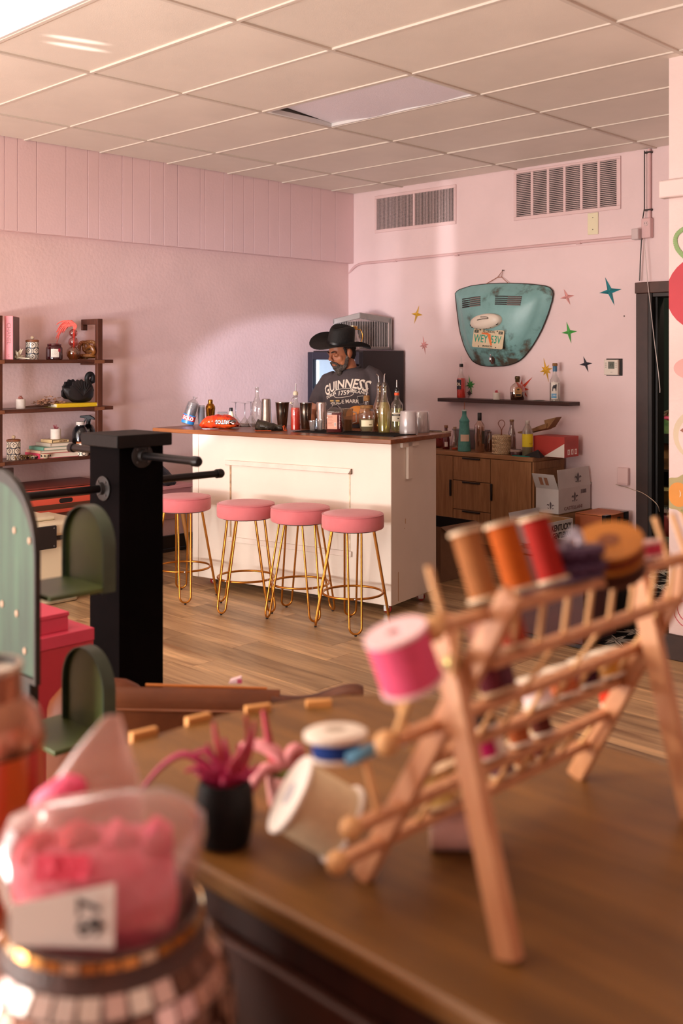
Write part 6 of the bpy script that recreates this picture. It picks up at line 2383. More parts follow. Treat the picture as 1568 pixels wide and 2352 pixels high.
# studded wooden knot
t, s = sh_item('wooden_knot', 'carved brown wooden link ornament edged with pale studs', 'ornament', 201, SH1, 0.15)
KW = mat('6b3f1c', 0.35, hex2='8a5526', vscale=12, var=0.1)
lk = []
for M, sx_, sz_ in ((Matrix.Translation((-0.030, 0, 0.064)) @ Matrix.Rotation(0.12, 4, 'Y') @ Matrix.Rotation(0.5, 4, 'Z'), 0.034, 0.062),
                    (Matrix.Translation((0.010, 0.012, 0.095)) @ Matrix.Rotation(-0.1, 4, 'Y'), 0.042, 0.034),
                    (Matrix.Translation((0.024, -0.020, 0.060)) @ Matrix.Rotation(1.05, 4, 'Y') @ Matrix.Rotation(0.9, 4, 'X'), 0.030, 0.055),
                    (Matrix.Translation((0.004, -0.004, 0.026)) @ Matrix.Rotation(1.45, 4, 'X'), 0.052, 0.026)):
    bm = new_bm()
    path = [M @ Vector((sx_ * abs(cos(a)) ** 0.6 * (1 if cos(a) > 0 else -1), 0, sz_ * abs(sin(a)) ** 0.6 * (1 if sin(a) > 0 else -1))) for a in [2 * pi * i / 28 for i in range(28)]]
    add_tube(bm, path, 0.0135, 8, True)
    lo = min(v.co.z for v in bm.verts)
    if lo < 0.001:
        for v in bm.verts:
            v.co.z = max(v.co.z, 0.001)
    ln = obj('link', bm, KW, t)
    bm = new_bm()
    for q in path[::2]:
        add_ball(bm, q + Vector((0, -0.0125, 0.003)), 0.0026, 6, 4)
    obj('studs', bm, mat('e0cfa8', 0.3, 0.4), ln, smooth=180)['kind'] = 'stuff'

# middle board
t, s = sh_item('succulent_pot', 'white marbled pot with a dusty red succulent on the middle shelf', 'plant pot', 47.5, SH2, 0.16)
succulent_pot(t, 0.031, 0.066, mat('a8685c', 0.7, var=0.2, vscale=30), 14, petal=0.026)
t, s = sh_item('dried_bouquet', 'bunch of blush dried flowers lying on the middle shelf', 'dried flowers', 104, SH2, 0.17, pi / 2)
BL_ = mat('c99a7c', 0.8, var=0.18, vscale=60)
rr = random.Random(31)
tube_part('stems', mat('5c3a2a', 0.7), t, [(-0.17, 0.0, 0.010), (-0.08, 0, 0.014), (0.02, 0, 0.018)], [0.004, 0.007, 0.012], 7)
for k in range(80):
    c = Vector((rr.uniform(-0.08, 0.13), rr.uniform(-0.045, 0.045), 0.0))
    c.z = 0.018 + rr.uniform(0, 0.058) * (1 - abs(c.y) / 0.06)
    bm = new_bm()
    for i in range(4):
        a = rr.uniform(0, 2 * pi)
        e = Vector((cos(a), sin(a), rr.uniform(-0.1, 0.9))).normalized() * 0.022
        n_ = e.cross(Vector((0, 0, 1))).normalized() * 0.010
        q = [c, c + e * 0.6 + n_, c + e, c + e * 0.6 - n_]
        bm.faces.new([bm.verts.new((p.x, p.y, max(0.001, p.z))) for p in q])
    obj('blossom', bm, BL_, t, smooth=0)
# yellow book and black swan planter
yb0, yb1 = at_x(131, 900, XLOW + 0.245).y, at_x(229, 900, XLOW + 0.245).y
t = thing('yellow_book', 'bright yellow book lying flat under the black swan', 'book', (XLOW + 0.145, (yb0 + yb1) / 2, SH2))
hw_ = (yb1 - yb0) / 2
box_part('cover', mat('dcb81e', 0.45), t, -0.10, 0.10, -hw_, hw_, 0, 0.028, 0.002)
box_part('pages', mat('e6dcc4', 0.7), t, -0.101, 0.094, -hw_ - 0.001, hw_ + 0.001, 0.004, 0.024)
bm = new_bm()
add_lathe(bm, [(0.008, 0), (0.008, 0.0008)], 16, Matrix.Translation((0.1002, hw_ - 0.018, 0.014)) @ Matrix.Rotation(pi / 2, 4, 'Y'))
obj('round_sticker', bm, mat('f0e4cf', 0.5), t)
sw = thing('swan_planter', 'matte black swan planter with a curled neck on the yellow book', 'planter', (XLOW + 0.15, at_x(181, 900, XLOW + 0.15).y, SH2 + 0.0285), pi / 2)
SWM = mat('171314', 0.55, var=0.2, vscale=25)
bm = new_bm()
rings = []
for x, zc, ry, rz_ in ((-0.125, 0.098, 0.006, 0.012), (-0.110, 0.088, 0.016, 0.026), (-0.085, 0.072, 0.034, 0.046), (-0.05, 0.060, 0.052, 0.058), (0.0, 0.054, 0.060, 0.054), (0.045, 0.056, 0.056, 0.056), (0.085, 0.066, 0.042, 0.060), (0.110, 0.075, 0.022, 0.045), (0.118, 0.078, 0.004, 0.020)):
    rings.append([(x, ry * cos(2 * pi * k / 18), max(0.0, zc + rz_ * sin(2 * pi * k / 18))) for k in range(18)])
add_loft(bm, rings)
obj('body', bm, SWM, sw, smooth=60)
for sgn in (-1, 1):
    # wing: fan of scalloped feathers
    bm = new_bm()
    wing = [(-0.108, 0.045), (-0.112, 0.082), (-0.100, 0.095), (-0.104, 0.118), (-0.088, 0.125), (-0.082, 0.150), (-0.062, 0.148), (-0.050, 0.166), (-0.030, 0.158), (-0.014, 0.168), (0.0, 0.154), (0.016, 0.156), (0.026, 0.140), (0.042, 0.138), (0.046, 0.120), (0.058, 0.112), (0.055, 0.090), (0.04, 0.05), (0.01, 0.028), (-0.04, 0.020), (-0.08, 0.026)]
    wy = []
    a_ = [bm.verts.new((x, sgn * (0.050 + 0.016 * (1 - ((x + 0.03) / 0.1) ** 2)), z)) for x, z in wing]
    b_ = [bm.verts.new((x * 0.96, sgn * (0.034 + 0.016 * (1 - ((x + 0.03) / 0.1) ** 2)), z)) for x, z in wing]
    cA = bm.verts.new((-0.025, sgn * 0.078, 0.088))
    cB = bm.verts.new((-0.025, sgn * 0.05, 0.088))
    m_ = len(wing)
    for i in range(m_):
        bm.faces.new((a_[i], a_[(i + 1) % m_], cA))
        bm.faces.new((b_[i], cB, b_[(i + 1) % m_]))
        bm.faces.new((a_[i], b_[i], b_[(i + 1) % m_], a_[(i + 1) % m_]))
    wg = obj('wing', bm, SWM, sw, smooth=50)
    bm = new_bm()
    for k in range(8):
        a = 0.5 + k * 0.27
        p1_ = Vector((-0.02 + 0.09 * cos(a), sgn * 0.066, 0.07 + 0.085 * sin(a)))
        add_tube(bm, [Vector((-0.01, sgn * 0.079, 0.055)), (Vector((-0.01, sgn * 0.079, 0.055)) + p1_) / 2 + Vector((0, sgn * 0.006, 0)), p1_], 0.0035, 5)
    obj('feather_ridge', bm, SWM, wg)
nk_ = spline([(0.088, 0, 0.078), (0.082, 0, 0.115), (0.070, 0, 0.150), (0.068, 0, 0.180), (0.082, 0, 0.202), (0.104, 0, 0.202), (0.117, 0, 0.183), (0.116, 0, 0.163), (0.108, 0, 0.148)], 6)
tube_part('neck', SWM, sw, nk_, [0.034 - 0.016 * min(1, i / 14) + (0.003 if i > 38 else 0) for i in range(len(nk_))], 12)
bm = new_bm()
add_ball(bm, (0.112, 0, 0.158), 0.019, 12, 8, (0.9, 0.9, 1.3))
add_tube(bm, [(0.108, 0, 0.148), (0.098, 0, 0.128), (0.094, 0, 0.115)], [0.012, 0.007, 0.002], 8)
obj('head', bm, SWM, sw, smooth=180)
bm = new_bm()
add_ball(bm, (0.052, -0.052, 0.098), 0.008, 8, 6, (1.3, 0.6, 0.7))
obj('red_tag', bm, mat('a01838', 0.5), sw)

# lowest board
talavera('blue and white lattice patterned jar with a wooden lid on the lowest shelf', 31, SH3, 0.17, 1.0)
t, s = sh_item('dried_sprig', 'small dried brown sprig lying beside the low patterned jar', 'dried sprig', 54, SH3, 0.2, pi / 2)
rr = random.Random(41)
for k in range(16):
    c = Vector((rr.uniform(-0.07, 0.07), rr.uniform(-0.03, 0.03), 0.012))
    bm = new_bm()
    add_tube(bm, [c + Vector((0, 0, -0.01)), c + Vector((rr.uniform(-.02, .02), rr.uniform(-.02, .02), 0.012)), c + Vector((rr.uniform(-.03, .03), rr.uniform(-.02, .02), 0.02))], [0.004, 0.007, 0.001], 5)
    obj('leaf', bm, mat('6b5028', 0.7, var=0.2, vscale=40), t)
for u, lb, dd in ((75, 'small black and white patterned dish beside the dried sprig', 0.2), (104, 'upturned patterned bowl leaning on the pink book stack', 0.23)):
    t, s = sh_item('patterned_dish', lb, 'dish', u, SH3, dd)
    big = u > 90
    R = 0.042 if big else 0.034
    lathe_part('dish_body', mat('d8c4a4', 0.4), t, [(R * 0.4, 0), (R * 0.5, 0.002), (R, 0.020 if not big else 0.034), (R * 0.97, 0.021 if not big else 0.035), (R * 0.4, 0.006)], 24)
    bm = new_bm()
    for k in range(9):
        a = 2 * pi * k / 9
        r_ = R * 0.78
        z = 0.013 if not big else 0.021
        add_ball(bm, ((r_ + 0.002) * cos(a), (r_ + 0.002) * sin(a), z), 0.0075, 7, 5, (0.7, 0.7, 1.0))
    obj('painted_petals', bm, mat('231d1d', 0.5), t, smooth=180)['kind'] = 'stuff'
y_of = lambda u: at_x(u, 1040, XLOW + 0.2).y
bz = SH3
for hx, u0, u1, th_, lb in (('c83a58', 84, 182, 0.036, 'pink book at the bottom of the low shelf stack'), ('c9a58a', 86, 150, 0.018, 'tan notebook second from the bottom of the low shelf stack'),
                            ('5d8f7c', 93, 168, 0.024, 'teal book in the middle of the low shelf stack'), ('b9ac9c', 109, 159, 0.024, 'white book under the cream one in the low shelf stack'), ('d8bd8c', 117, 155, 0.021, 'small cream book topping the low shelf stack')):
    a, b = y_of(u0), y_of(u1)
    t = thing('stacked_book', lb, 'book', (XLOW + 0.14, (a + b) / 2, bz), 0.0, 'books stacked on the low shelf')
    hw_ = (b - a) / 2
    dpt = min(0.10, hw_ * 1.2)
    bm = new_bm()
    add_box(bm, -dpt, dpt, -hw_, hw_, 0, 0.003)
    add_box(bm, -dpt, dpt, -hw_, hw_, th_ - 0.0035, th_ - 0.0005)
    add_box(bm, -dpt, dpt, -hw_, -hw_ + 0.003, 0.003, th_ - 0.0035)
    obj('cover', bm, mat(hx, 0.5), t)
    box_part('pages', mat('e4dac8', 0.8), t, -dpt + 0.004, dpt - 0.004, -hw_ + 0.003, hw_ - 0.003, 0.003, th_ - 0.0035)
    if u0 == 117:
        bm = new_bm()
        for k in range(5):
            add_lathe(bm, [(0.005, 0), (0.005, 0.0008)], 10, Matrix.Translation((dpt + 0.0002, -0.005 + k * 0.012, 0.0105)) @ Matrix.Rotation(pi / 2, 4, 'Y'))
        box_part('spine_sheet', mat('d8bd8c', 0.5), t, dpt - 0.004, dpt, -hw_, hw_, 0.001, th_ - 0.001)
        obj('spine_dots', bm, mat('5a3524', 0.5), t)
    bz += th_
t = thing('succulent_pot', 'white pot with a spiky pink plant on top of the book stack', 'plant pot', (XLOW + 0.14, y_of(138), bz), 0)
lathe_part('pot', POTW, t, [(0.034, 0), (0.036, 0.002), (0.036, 0.072), (0.032, 0.072), (0.032, 0.064), (0.001, 0.064)], 26)
rr = random.Random(77)
for k in range(18):
    a, el = rr.uniform(0, 2 * pi), rr.uniform(0.7, 1.5)
    e = Vector((cos(a) * cos(el), sin(a) * cos(el), sin(el))) * rr.uniform(0.028, 0.045)
    bm = new_bm()
    add_tube(bm, [Vector((0, 0, 0.062)), Vector((0, 0, 0.062)) + e], [0.004, 0.001], 5)
    obj('spike_leaf', bm, mat('a8505c', 0.7, var=0.2, vscale=40), t)
DKB = mat('15161a', 0.18, coat=0.5)
t, s = sh_item('lotion_bottle', 'dark bottle with a white cap behind the black post', 'bottle', 184, SH3, 0.16)
lathe_part('glass_body', DKB, t, [(0.055, 0), (0.058, 0.004), (0.058, 0.16), (0.045, 0.195), (0.028, 0.21), (0.028, 0.222)], 26)
lathe_part('cap', mat('d8cfc6', 0.4), t, [(0.029, 0.215), (0.030, 0.217), (0.030, 0.238), (0.027, 0.240)], 22)
t, s = sh_item('spray_bottle', 'black trigger spray bottle beside the white-capped dark bottle', 'bottle', 203, SH3, 0.10)
lathe_part('bottle_body', DKB, t, [(0.05, 0), (0.053, 0.004), (0.053, 0.17), (0.03, 0.205), (0.016, 0.215), (0.016, 0.235)], 24)
bm = new_bm()
add_prism(bm, [(-0.062, 0.262), (-0.060, 0.275), (0.010, 0.280), (0.042, 0.262), (0.048, 0.246), (0.016, 0.250), (0.014, 0.232), (-0.012, 0.232), (-0.014, 0.256)], -0.014, 0.014, Matrix.Rotation(pi / 2, 4, 'X'))
obj('trigger_head', bm, mat('121214', 0.55), t, bevel=0.003)
tube_part('trigger', DKB, t, [(-0.02, 0, 0.258), (-0.032, 0, 0.225), (-0.044, 0, 0.205)], 0.006, 7)
t, s = sh_item('patterned_mug', 'lattice patterned cup with an orange rim in front of the dark bottles', 'cup', 189, SH3 + 0.0, 0.225)
lathe_part('cup_body', mat('e4d6bf', 0.35, coat=0.3), t, [(0.040, 0), (0.043, 0.003), (0.043, 0.095), (0.040, 0.095), (0.038, 0.01)], 28)
lathe_part('rim_band', mat('a85a2a', 0.5), t, [(0.0432, 0.088), (0.0445, 0.089), (0.0445, 0.098), (0.041, 0.099)], 28)
bm = new_bm()
for row in range(3):
    for k in range(6):
        a0 = 2 * pi * (k + 0.5 * (row % 2)) / 6
        zc = 0.016 + row * 0.028
        A = [bm.verts.new((0.0438 * cos(a0 + 0.42 * cos(b)), 0.0438 * sin(a0 + 0.42 * cos(b)), zc + 0.015 * sin(b))) for b in [2 * pi * i / 10 for i in range(10)]]
        B = [bm.verts.new((0.0438 * cos(a0 + 0.28 * cos(b)), 0.0438 * sin(a0 + 0.28 * cos(b)), zc + 0.010 * sin(b))) for b in [2 * pi * i / 10 for i in range(10)]]
        for i in range(10):
            bm.faces.new((A[i], A[(i + 1) % 10], B[(i + 1) % 10], B[i]))
obj('painted_lattice', bm, mat('1f2130', 0.35), t, smooth=180)

# pink side table with a black bag, by the wall behind the stools
PT = mat('c98a8c', 0.5)
t = thing('side_table', 'pink side table with tapered wooden legs behind the half-hidden stool', 'table', (-6.44, 4.45, 0))
box_part('tabletop', PT, t, -0.24, 0.26, -0.20, 0.31, 0.575, 0.60, 0.004)
box_part('apron', mat('b87c80', 0.5), t, -0.22, 0.23, -0.18, 0.29, 0.52, 0.575, 0.003)
LG = wood('b5793f', 'c98d50', 5, (8, 8, 0.8), 0.45)
for x, y, dx, dy in ((-0.19, -0.15, -0.02, -0.02), (0.20, -0.15, 0.05, -0.02), (0.20, 0.21, 0.06, 0.06), (-0.19, 0.21, -0.02, 0.06)):
    lg = tube_part('leg', LG, t, [(x + dx, y + dy, 0.012), (x, y, 0.52)], [0.011, 0.022], 12)
    bm = new_bm()
    add_lathe(bm, [(0.012, 0), (0.012, 0.012)], 10, Matrix.Translation((x + dx, y + dy, 0)))
    obj('foot_pad', bm, mat('1c1412', 0.6), lg)
t = thing('black_bag', 'soft black bag lying on the pink side table', 'bag', (-6.38, 4.50, 0.6005), 0.3)
t.scale = (0.85, 0.85, 1)
bm = new_bm()
rings = []
for i in range(9):
    f = i / 8
    x = -0.22 + 0.44 * f
    h_ = 0.02 + 0.15 * sin(pi * min(1, f * 1.05)) ** 0.6
    rings.append([(x, 0.13 * cos(2 * pi * k / 14) * (0.6 + 0.4 * sin(pi * f)), max(0, h_ / 2 + h_ / 2 * sin(2 * pi * k / 14) + 0.012 * noise.noise(Vector((x * 14, k * 0.8, 3))))) for k in range(14)])
add_loft(bm, rings)
obj('bag_body', bm, mat('15141a', 0.6, bump=0.3, bscale=40), t, smooth=70)
tube_part('strap', mat('101014', 0.5), t, spline([(-0.12, -0.06, 0.12), (-0.04, -0.10, 0.15), (0.06, -0.11, 0.14), (0.14, -0.08, 0.08)], 5), 0.010, 6)
tube_part('zip', mat('2a2a33', 0.35, 0.4), t, spline([(-0.18, 0.0, 0.10), (-0.06, -0.01, 0.172), (0.06, -0.01, 0.172), (0.18, 0.0, 0.09)], 5), 0.004, 6)
op = at_x(386, 1176, XLOW + 0.01)
t = thing('wall_outlet', 'pink wall outlet plate with an ivory socket behind the half-hidden stool', 'outlet', (XLOW, op.y, op.z))
box_part('plate', mat('cf9a9a', 0.5), t, 0.0005, 0.012, -0.10, 0.08, -0.06, 0.05, 0.003)
box_part('socket', mat('d8c8a4', 0.4), t, 0.012, 0.016, -0.045, 0.02, 0.005, 0.045, 0.002)

# cream cooler on the floor
t = thing('cooler', 'cream hard cooler with a black latch on the floor before the shelf', 'cooler', (-5.96, 3.22, 0))
CRM = mat('ddd0b2', 0.45)
box_part('body', CRM, t, -0.19, 0.19, -0.40, 0.30, 0.0, 0.40, 0.02)
box_part('gasket', mat('2a2422', 0.6), t, -0.185, 0.185, -0.395, 0.295, 0.40, 0.428, 0.004)
ld = box_part('lid', CRM, t, -0.21, 0.215, -0.42, 0.325, 0.428, 0.52, 0.022)
box_part('lid_ridge', CRM, ld, -0.15, 0.15, -0.36, 0.16, 0.52, 0.548, 0.012)
la = box_part('latch', mat('141112', 0.5), t, 0.2155, 0.235, -0.08, 0.12, 0.36, 0.50, 0.006)
bm = new_bm()
for y in (-0.06, 0.10):
    for z in (0.375, 0.485):
        add_lathe(bm, [(0.006, 0), (0.005, 0.003)], 8, Matrix.Translation((0.235, y, z)) @ Matrix.Rotation(pi / 2, 4, 'Y'))
obj('rivet', bm, mat('6a6664', 0.4, 0.6), la)

# =================================================================== PINK DISPLAY BOXES
PK = mat('cf4058', 0.5, var=0.03)
RBX = -2.87
ry = at_x(217, 1440, RBX).y
t = thing('display_box', 'tall raspberry pink display box with a lid, behind the green cactus shelf', 'box', (RBX - 0.17, ry - 0.30, 0))
box_part('body', mat('b9323f', 0.5, var=0.03), t, -0.168, 0.168, -0.29, 0.298, 0, 0.632, 0.002)
box_part('lid', PK, t, -0.17, 0.17, -0.293, 0.30, 0.633, 0.672, 0.002)
t = thing('display_box', 'smaller raspberry pink box stacked on the tall pink display box', 'box', (RBX - 0.18, ry - 0.33, 0.6725))
box_part('body', PK, t, -0.148, 0.148, -0.24, 0.255, 0, 0.045, 0.002)
box_part('lid', PK, t, -0.15, 0.15, -0.243, 0.258, 0.045, 0.058, 0.002)
t = thing('red_book', 'bright pink red book with yellow lettering on the pink boxes', 'book', (RBX - 0.17, ry - 0.40, 0.731))
box_part('cover', mat('d0213f', 0.45), t, -0.11, 0.11, -0.17, 0.19, 0, 0.032, 0.002)
box_part('pages', mat('e6dcc8', 0.8), t, -0.111, 0.10, -0.171, 0.185, 0.004, 0.028)
writing('PURPOSE !', 0.030, mat('d9a52c', 0.5), t, (0.1108, 0.04, 0.016), TX_, sx=1.4)

# =================================================================== BLACK POST WITH PIPE RAILS
PB = mat('080506', 0.8, var=0.3, vscale=6, bump=0.06, bscale=30, spec=0.04)
pc_ = Vector((-3.407, 2.123))
t = thing('clothes_rail_post', 'square black wooden post with a cap and four black pipe rails', 'post', (-3.307, 2.222, 0))
hs_ = 0.098
box_part('post_body', PB, t, -hs_, hs_, -hs_, hs_, 0.0, 1.205, 0.003)
for sx_, sy_ in ((1, -1),):
    box_part('corner_board', PB, t, hs_ - 0.0, hs_ + 0.002, -hs_, -hs_ + 0.03, 0.0, 1.205)
box_part('cap', mat('100b0b', 0.6, var=0.25, vscale=8, bump=0.05, bscale=40, spec=0.2), t, -hs_ - 0.024, hs_ + 0.024, -hs_ - 0.024, hs_ + 0.024, 1.205, 1.252, 0.004)
IR = mat('1a1617', 0.38, 0.6)
FLG = mat('1f1b1a', 0.55, 0.2, var=0.2, vscale=30)
for dx, dy, z, L in ((1, 0, 1.172, 0.34), (-1, 0, 1.172, 0.30), (0, -1, 1.050, 0.55), (0, 1, 1.062, 0.36)):
    d_ = Vector((dx, dy, 0))
    b0 = d_ * (hs_ + 0.002) + Vector((0, 0, z))
    R_ = d_.to_track_quat('Z', 'Y').to_matrix().to_4x4()
    bm = new_bm()
    add_lathe(bm, [(0.046, 0.0), (0.046, 0.005), (0.040, 0.007), (0.024, 0.008), (0.021, 0.022), (0.016, 0.022)], 26, Matrix.Translation(b0) @ R_)
    fo = obj('flange', bm, FLG, t)
    bm = new_bm()
    for k in range(4):
        a = pi / 4 + k * pi / 2
        add_lathe(bm, [(0.005, 0.006), (0.004, 0.010)], 7, Matrix.Translation(b0) @ R_ @ Matrix.Translation((0.034 * cos(a), 0.034 * sin(a), 0)))
    obj('screws', bm, mat('4a4442', 0.4, 0.7), fo)
    tube_part('pipe', IR, t, [b0 + d_ * 0.012, b0 + d_ * L], 0.0145, 16)
    e = b0 + d_ * L
    bm = new_bm()
    add_lathe(bm, [(0.0165, -0.03), (0.019, -0.028), (0.019, -0.004), (0.014, 0.004)], 16, Matrix.Translation(e) @ R_)
    obj('end_cap', bm, IR, t)

# =================================================================== GREEN CACTUS SHELF
GA = mat('37563f', 0.55, hex2='22382a', vscale=3.6, var=0.1, stretch=(6, 6, 0.8))
GD = mat('3f4a2c', 0.4, hex2='55602f', vscale=5, var=0.1)
GR = mat('1a1712', 0.6, hex2='2e2118', vscale=12, var=0.1)
ct = thing('cactus_shelf', 'worn green wooden cactus-shaped shelf with two arm trays', 'shelf', (-2.165, 1.12, 0))


def arch(w, z0, z1, n=16):
    """outline of a board with a round top, half-width w"""
    pts = [(-w, z0), (w, z0)]
    zc = z1 - w
    for k in range(n + 1):
        a = pi * k / n
        pts.append((w * cos(a), zc + w * sin(a)))
    return pts


MX = Matrix.Rotation(pi / 2, 4, 'X')
bm = new_bm()
add_prism(bm, arch(0.164, 0.85, 1.266), -0.004, 0.004, MX)
obj('trunk_panel', bm, GA, ct, smooth=0)
bm = new_bm()
o_, i_ = arch(0.170, 0.836, 1.284), arch(0.163, 0.848, 1.258)
for ya, yb in ((-0.008, 0.005),):
    A = [bm.verts.new((x, ya, z)) for x, z in o_]
    B = [bm.verts.new((x, yb, z)) for x, z in o_]
    C_ = [bm.verts.new((x, ya, z)) for x, z in i_]
    D_ = [bm.verts.new((x, yb, z)) for x, z in i_]
    m_ = len(o_)
    for k in range(m_):
        j = (k + 1) % m_
        bm.faces.new((A[k], A[j], B[j], B[k]))
        bm.faces.new((C_[k], D_[k], D_[j], C_[j]))
        bm.faces.new((A[k], C_[k], C_[j], A[j]))
        bm.faces.new((B[k], B[j], D_[j], D_[k]))
obj('trunk_rim', bm, GR, ct, smooth=40)
bm = new_bm()
add_box(bm, -0.174, 0.174, -0.03, 0.10, 0.0, 0.04)
add_box(bm, -0.12, 0.12, 0.006, 0.03, 0.04, 0.85)
obj('base', bm, GR, ct, bevel=0.004)
rr = random.Random(2)
bm = new_bm()
for x, z in ((0.075, 1.155), (0.02, 0.985), (0.085, 0.975), (0.14, 1.14), (0.12, 0.90)):
    add_ball(bm, (x, -0.005, z), 0.008, 7, 5, (0.8, 0.25, 1))
obj('chipped_paint', bm, mat('c9a48c', 0.8), ct, smooth=180)['kind'] = 'stuff'
for z0, zt_ in ((1.022, 1.192), (0.690, 0.868)):
    bm = new_bm()
    add_box(bm, 0.006 if z0 > 0.9 else -0.02, 0.182, 0.019 if z0 > 0.9 else 0.031, 0.172, z0 - 0.012, z0)
    tr_ = obj('arm_tray', bm, GD, ct, bevel=0.003)
    bm = new_bm()
    add_prism(bm, arch(0.0855, z0 - 0.010, zt_), -0.012, 0.0, Matrix.Translation((0.0965, 0.160, 0)) @ MX)
    obj('arm_board', bm, GD, ct, smooth=40)
    bm = new_bm()
    o_ = arch(0.0885, z0 - 0.012, zt_ + 0.004)
    A = [bm.verts.new((0.0965 + x, 0.150, z)) for x, z in o_]
    B = [bm.verts.new((0.0965 + x, 0.182, z)) for x, z in o_]
    C_ = [bm.verts.new((0.0965 + x * 0.955, 0.150, z - 0.003)) for x, z in o_]
    D_ = [bm.verts.new((0.0965 + x * 0.955, 0.182, z - 0.003)) for x, z in o_]
    m_ = len(o_)
    for k in range(m_):
        j = (k + 1) % m_
        bm.faces.new((A[k], A[j], B[j], B[k]))
        bm.faces.new((C_[k], D_[k], D_[j], C_[j]))
        bm.faces.new((A[k], C_[k], C_[j], A[j]))
        bm.faces.new((B[k], B[j], D_[j], D_[k]))
    obj('arm_rim', bm, mat('3c4a3a', 0.4, var=0.2, vscale=14), ct, smooth=40)

# =================================================================== BROWN LEATHER CHAIR
LE = mat('5a2d14', 0.55, hex2='733d1d', vscale=5, var=0.1, bump=0.08, bscale=80, spec=0.25)
chp = (at_z(245, 1595, 0.66) + at_z(640, 1600, 0.66)) / 2
ch = thing('leather_armchair', 'low brown leather armchair with piped back and carved wooden arm, behind the thread table', 'armchair', (chp.x, chp.y, 0), YAW + 0.02)
W2 = 0.225
bm = new_bm()
rings = []
for i in range(13):
    f = i / 12
    x = -W2 + 2 * W2 * f
    top = 0.684 - 0.012 * f
    hgt = 0.35
    k = 1.0 if 0 < i < 12 else 0.93
    rings.append([(x, -0.045 * k, top - hgt), (x, -0.052 * k, top - 0.06), (x, -0.046 * k, top - 0.022), (x, -0.024, top - 0.004), (x, 0.004, top), (x, 0.030, top - 0.008), (x, 0.045 * k, top - 0.05), (x, 0.040 * k, top - hgt)])
add_loft(bm, rings)
bk_ = obj('backrest', bm, LE, ch, smooth=50)
tube_part('piping', mat('8a4e2c', 0.4), bk_, [(-W2 + 2 * W2 * i / 12, -0.052, 0.684 - 0.012 * i / 12 - 0.040) for i in range(13)], 0.004, 6)
tube_part('orange_stitching', mat('d07a34', 0.6), bk_, [(-W2 * 0.55 + 1.4 * W2 * i / 12, 0.02, 0.682 - 0.012 * i / 12) for i in range(13)], 0.004, 6)
box_part('seat', LE, ch, -W2, W2, 0.05, 0.50, 0.30, 0.42, 0.03)
WD = mat('4a2412', 0.5, hex2='6a3a22', vscale=6, var=0.1, stretch=(1, 8, 8))
arm_pts = [(W2 - 0.02, -0.02, 0.668), (W2 + 0.04, -0.015, 0.660), (W2 + 0.09, 0.0, 0.660), (W2 + 0.13, 0.01, 0.670), (W2 + 0.17, 0.01, 0.682), (W2 + 0.20, 0.01, 0.684), (W2 + 0.217, 0.01, 0.678)]
bm = new_bm()
hts = [0.030, 0.026, 0.024, 0.032, 0.040, 0.042, 0.036]
sp_ = spline([(x, y, z) for x, y, z in arm_pts], 4)
hh_ = [hts[min(6, i // 4)] + (hts[min(6, i // 4 + 1)] - hts[min(6, i // 4)]) * (i % 4) / 4 for i in range(len(sp_))]
add_loft(bm, [[(p.x, p.y + 0.026 * cos(2 * pi * k / 12), p.z - hh_[i] * 0.5 + hh_[i] * 0.5 * sin(2 * pi * k / 12)) for k in range(12)] for i, p in enumerate(sp_)])
obj('wooden_arm', bm, WD, ch, smooth=60)
tube_part('arm_post', WD, ch, [(W2 + 0.18, 0.02, 0.610), (W2 + 0.17, 0.04, 0.02)], [0.018, 0.014], 10)
bm = new_bm()
rings = []
for i in range(9):
    f = i / 8
    x = -0.415 + 0.27 * f
    k = (0.72, 0.93, 1, 1, 1, 1, 0.98, 0.9, 0.62)[i]
    rings.append([(x, 0.20 + 0.07 * k * cx_, 0.455 + 0.185 * (k if cz_ > 0 else 1) * cz_) for cx_, cz_ in ((-1, -1), (1, -1), (1, 0.55), (0.8, 0.9), (0.3, 1.0), (-0.3, 1.0), (-0.8, 0.9), (-1, 0.55))])
add_loft(bm, rings)
obj('padded_arm', bm, mat('5a2b12', 0.55, hex2='70381a', vscale=5, var=0.1, spec=0.25), ch, smooth=60)
for x, y in ((-W2 + 0.03, 0.0), (W2 - 0.03, 0.0), (-W2 + 0.03, 0.46), (W2 - 0.03, 0.46)):
    tube_part('leg', WD, ch, [(x * 1.05, y, 0.0), (x, y, 0.32)], [0.012, 0.018], 10)
cpk = at_d(540, 1580, depth(chp) + 0.05)
t = thing('fabric_scrap', 'tiny pink and white cloth scrap on the leather chair back', 'cloth', (cpk.x, cpk.y, 0.677), YAW)
bm = new_bm()
add_loft(bm, [[(-0.018, -0.006, 0.0), (0.016, -0.008, 0.0), (0.018, 0.010, 0.0), (-0.016, 0.008, 0.0)], [(-0.012, -0.004, 0.008), (0.017, -0.006, 0.018), (0.016, 0.008, 0.017), (-0.012, 0.006, 0.010)]])
obj('scrap_body', bm, mat('e8c8cc', 0.6), t, smooth=0)
bm = new_bm()
add_box(bm, 0.006, 0.0185, -0.0085, -0.0075, 0.001, 0.012)
obj('pink_edge', bm, mat('d05a7a', 0.6), t, smooth=0)


# =================================================================== THE BARTENDER
def baked(o, remove_mods=True):
    """turn an object's modifiers into plain mesh"""
    bpy.context.view_layer.update()
    dg = bpy.context.evaluated_depsgraph_get()
    me = bpy.data.meshes.new_from_object(o.evaluated_get(dg))
    old = o.data
    o.modifiers.clear()
    o.data = me
    me.name = o.name
    me.polygons.foreach_set('use_smooth', [True] * len(me.polygons))
    return o


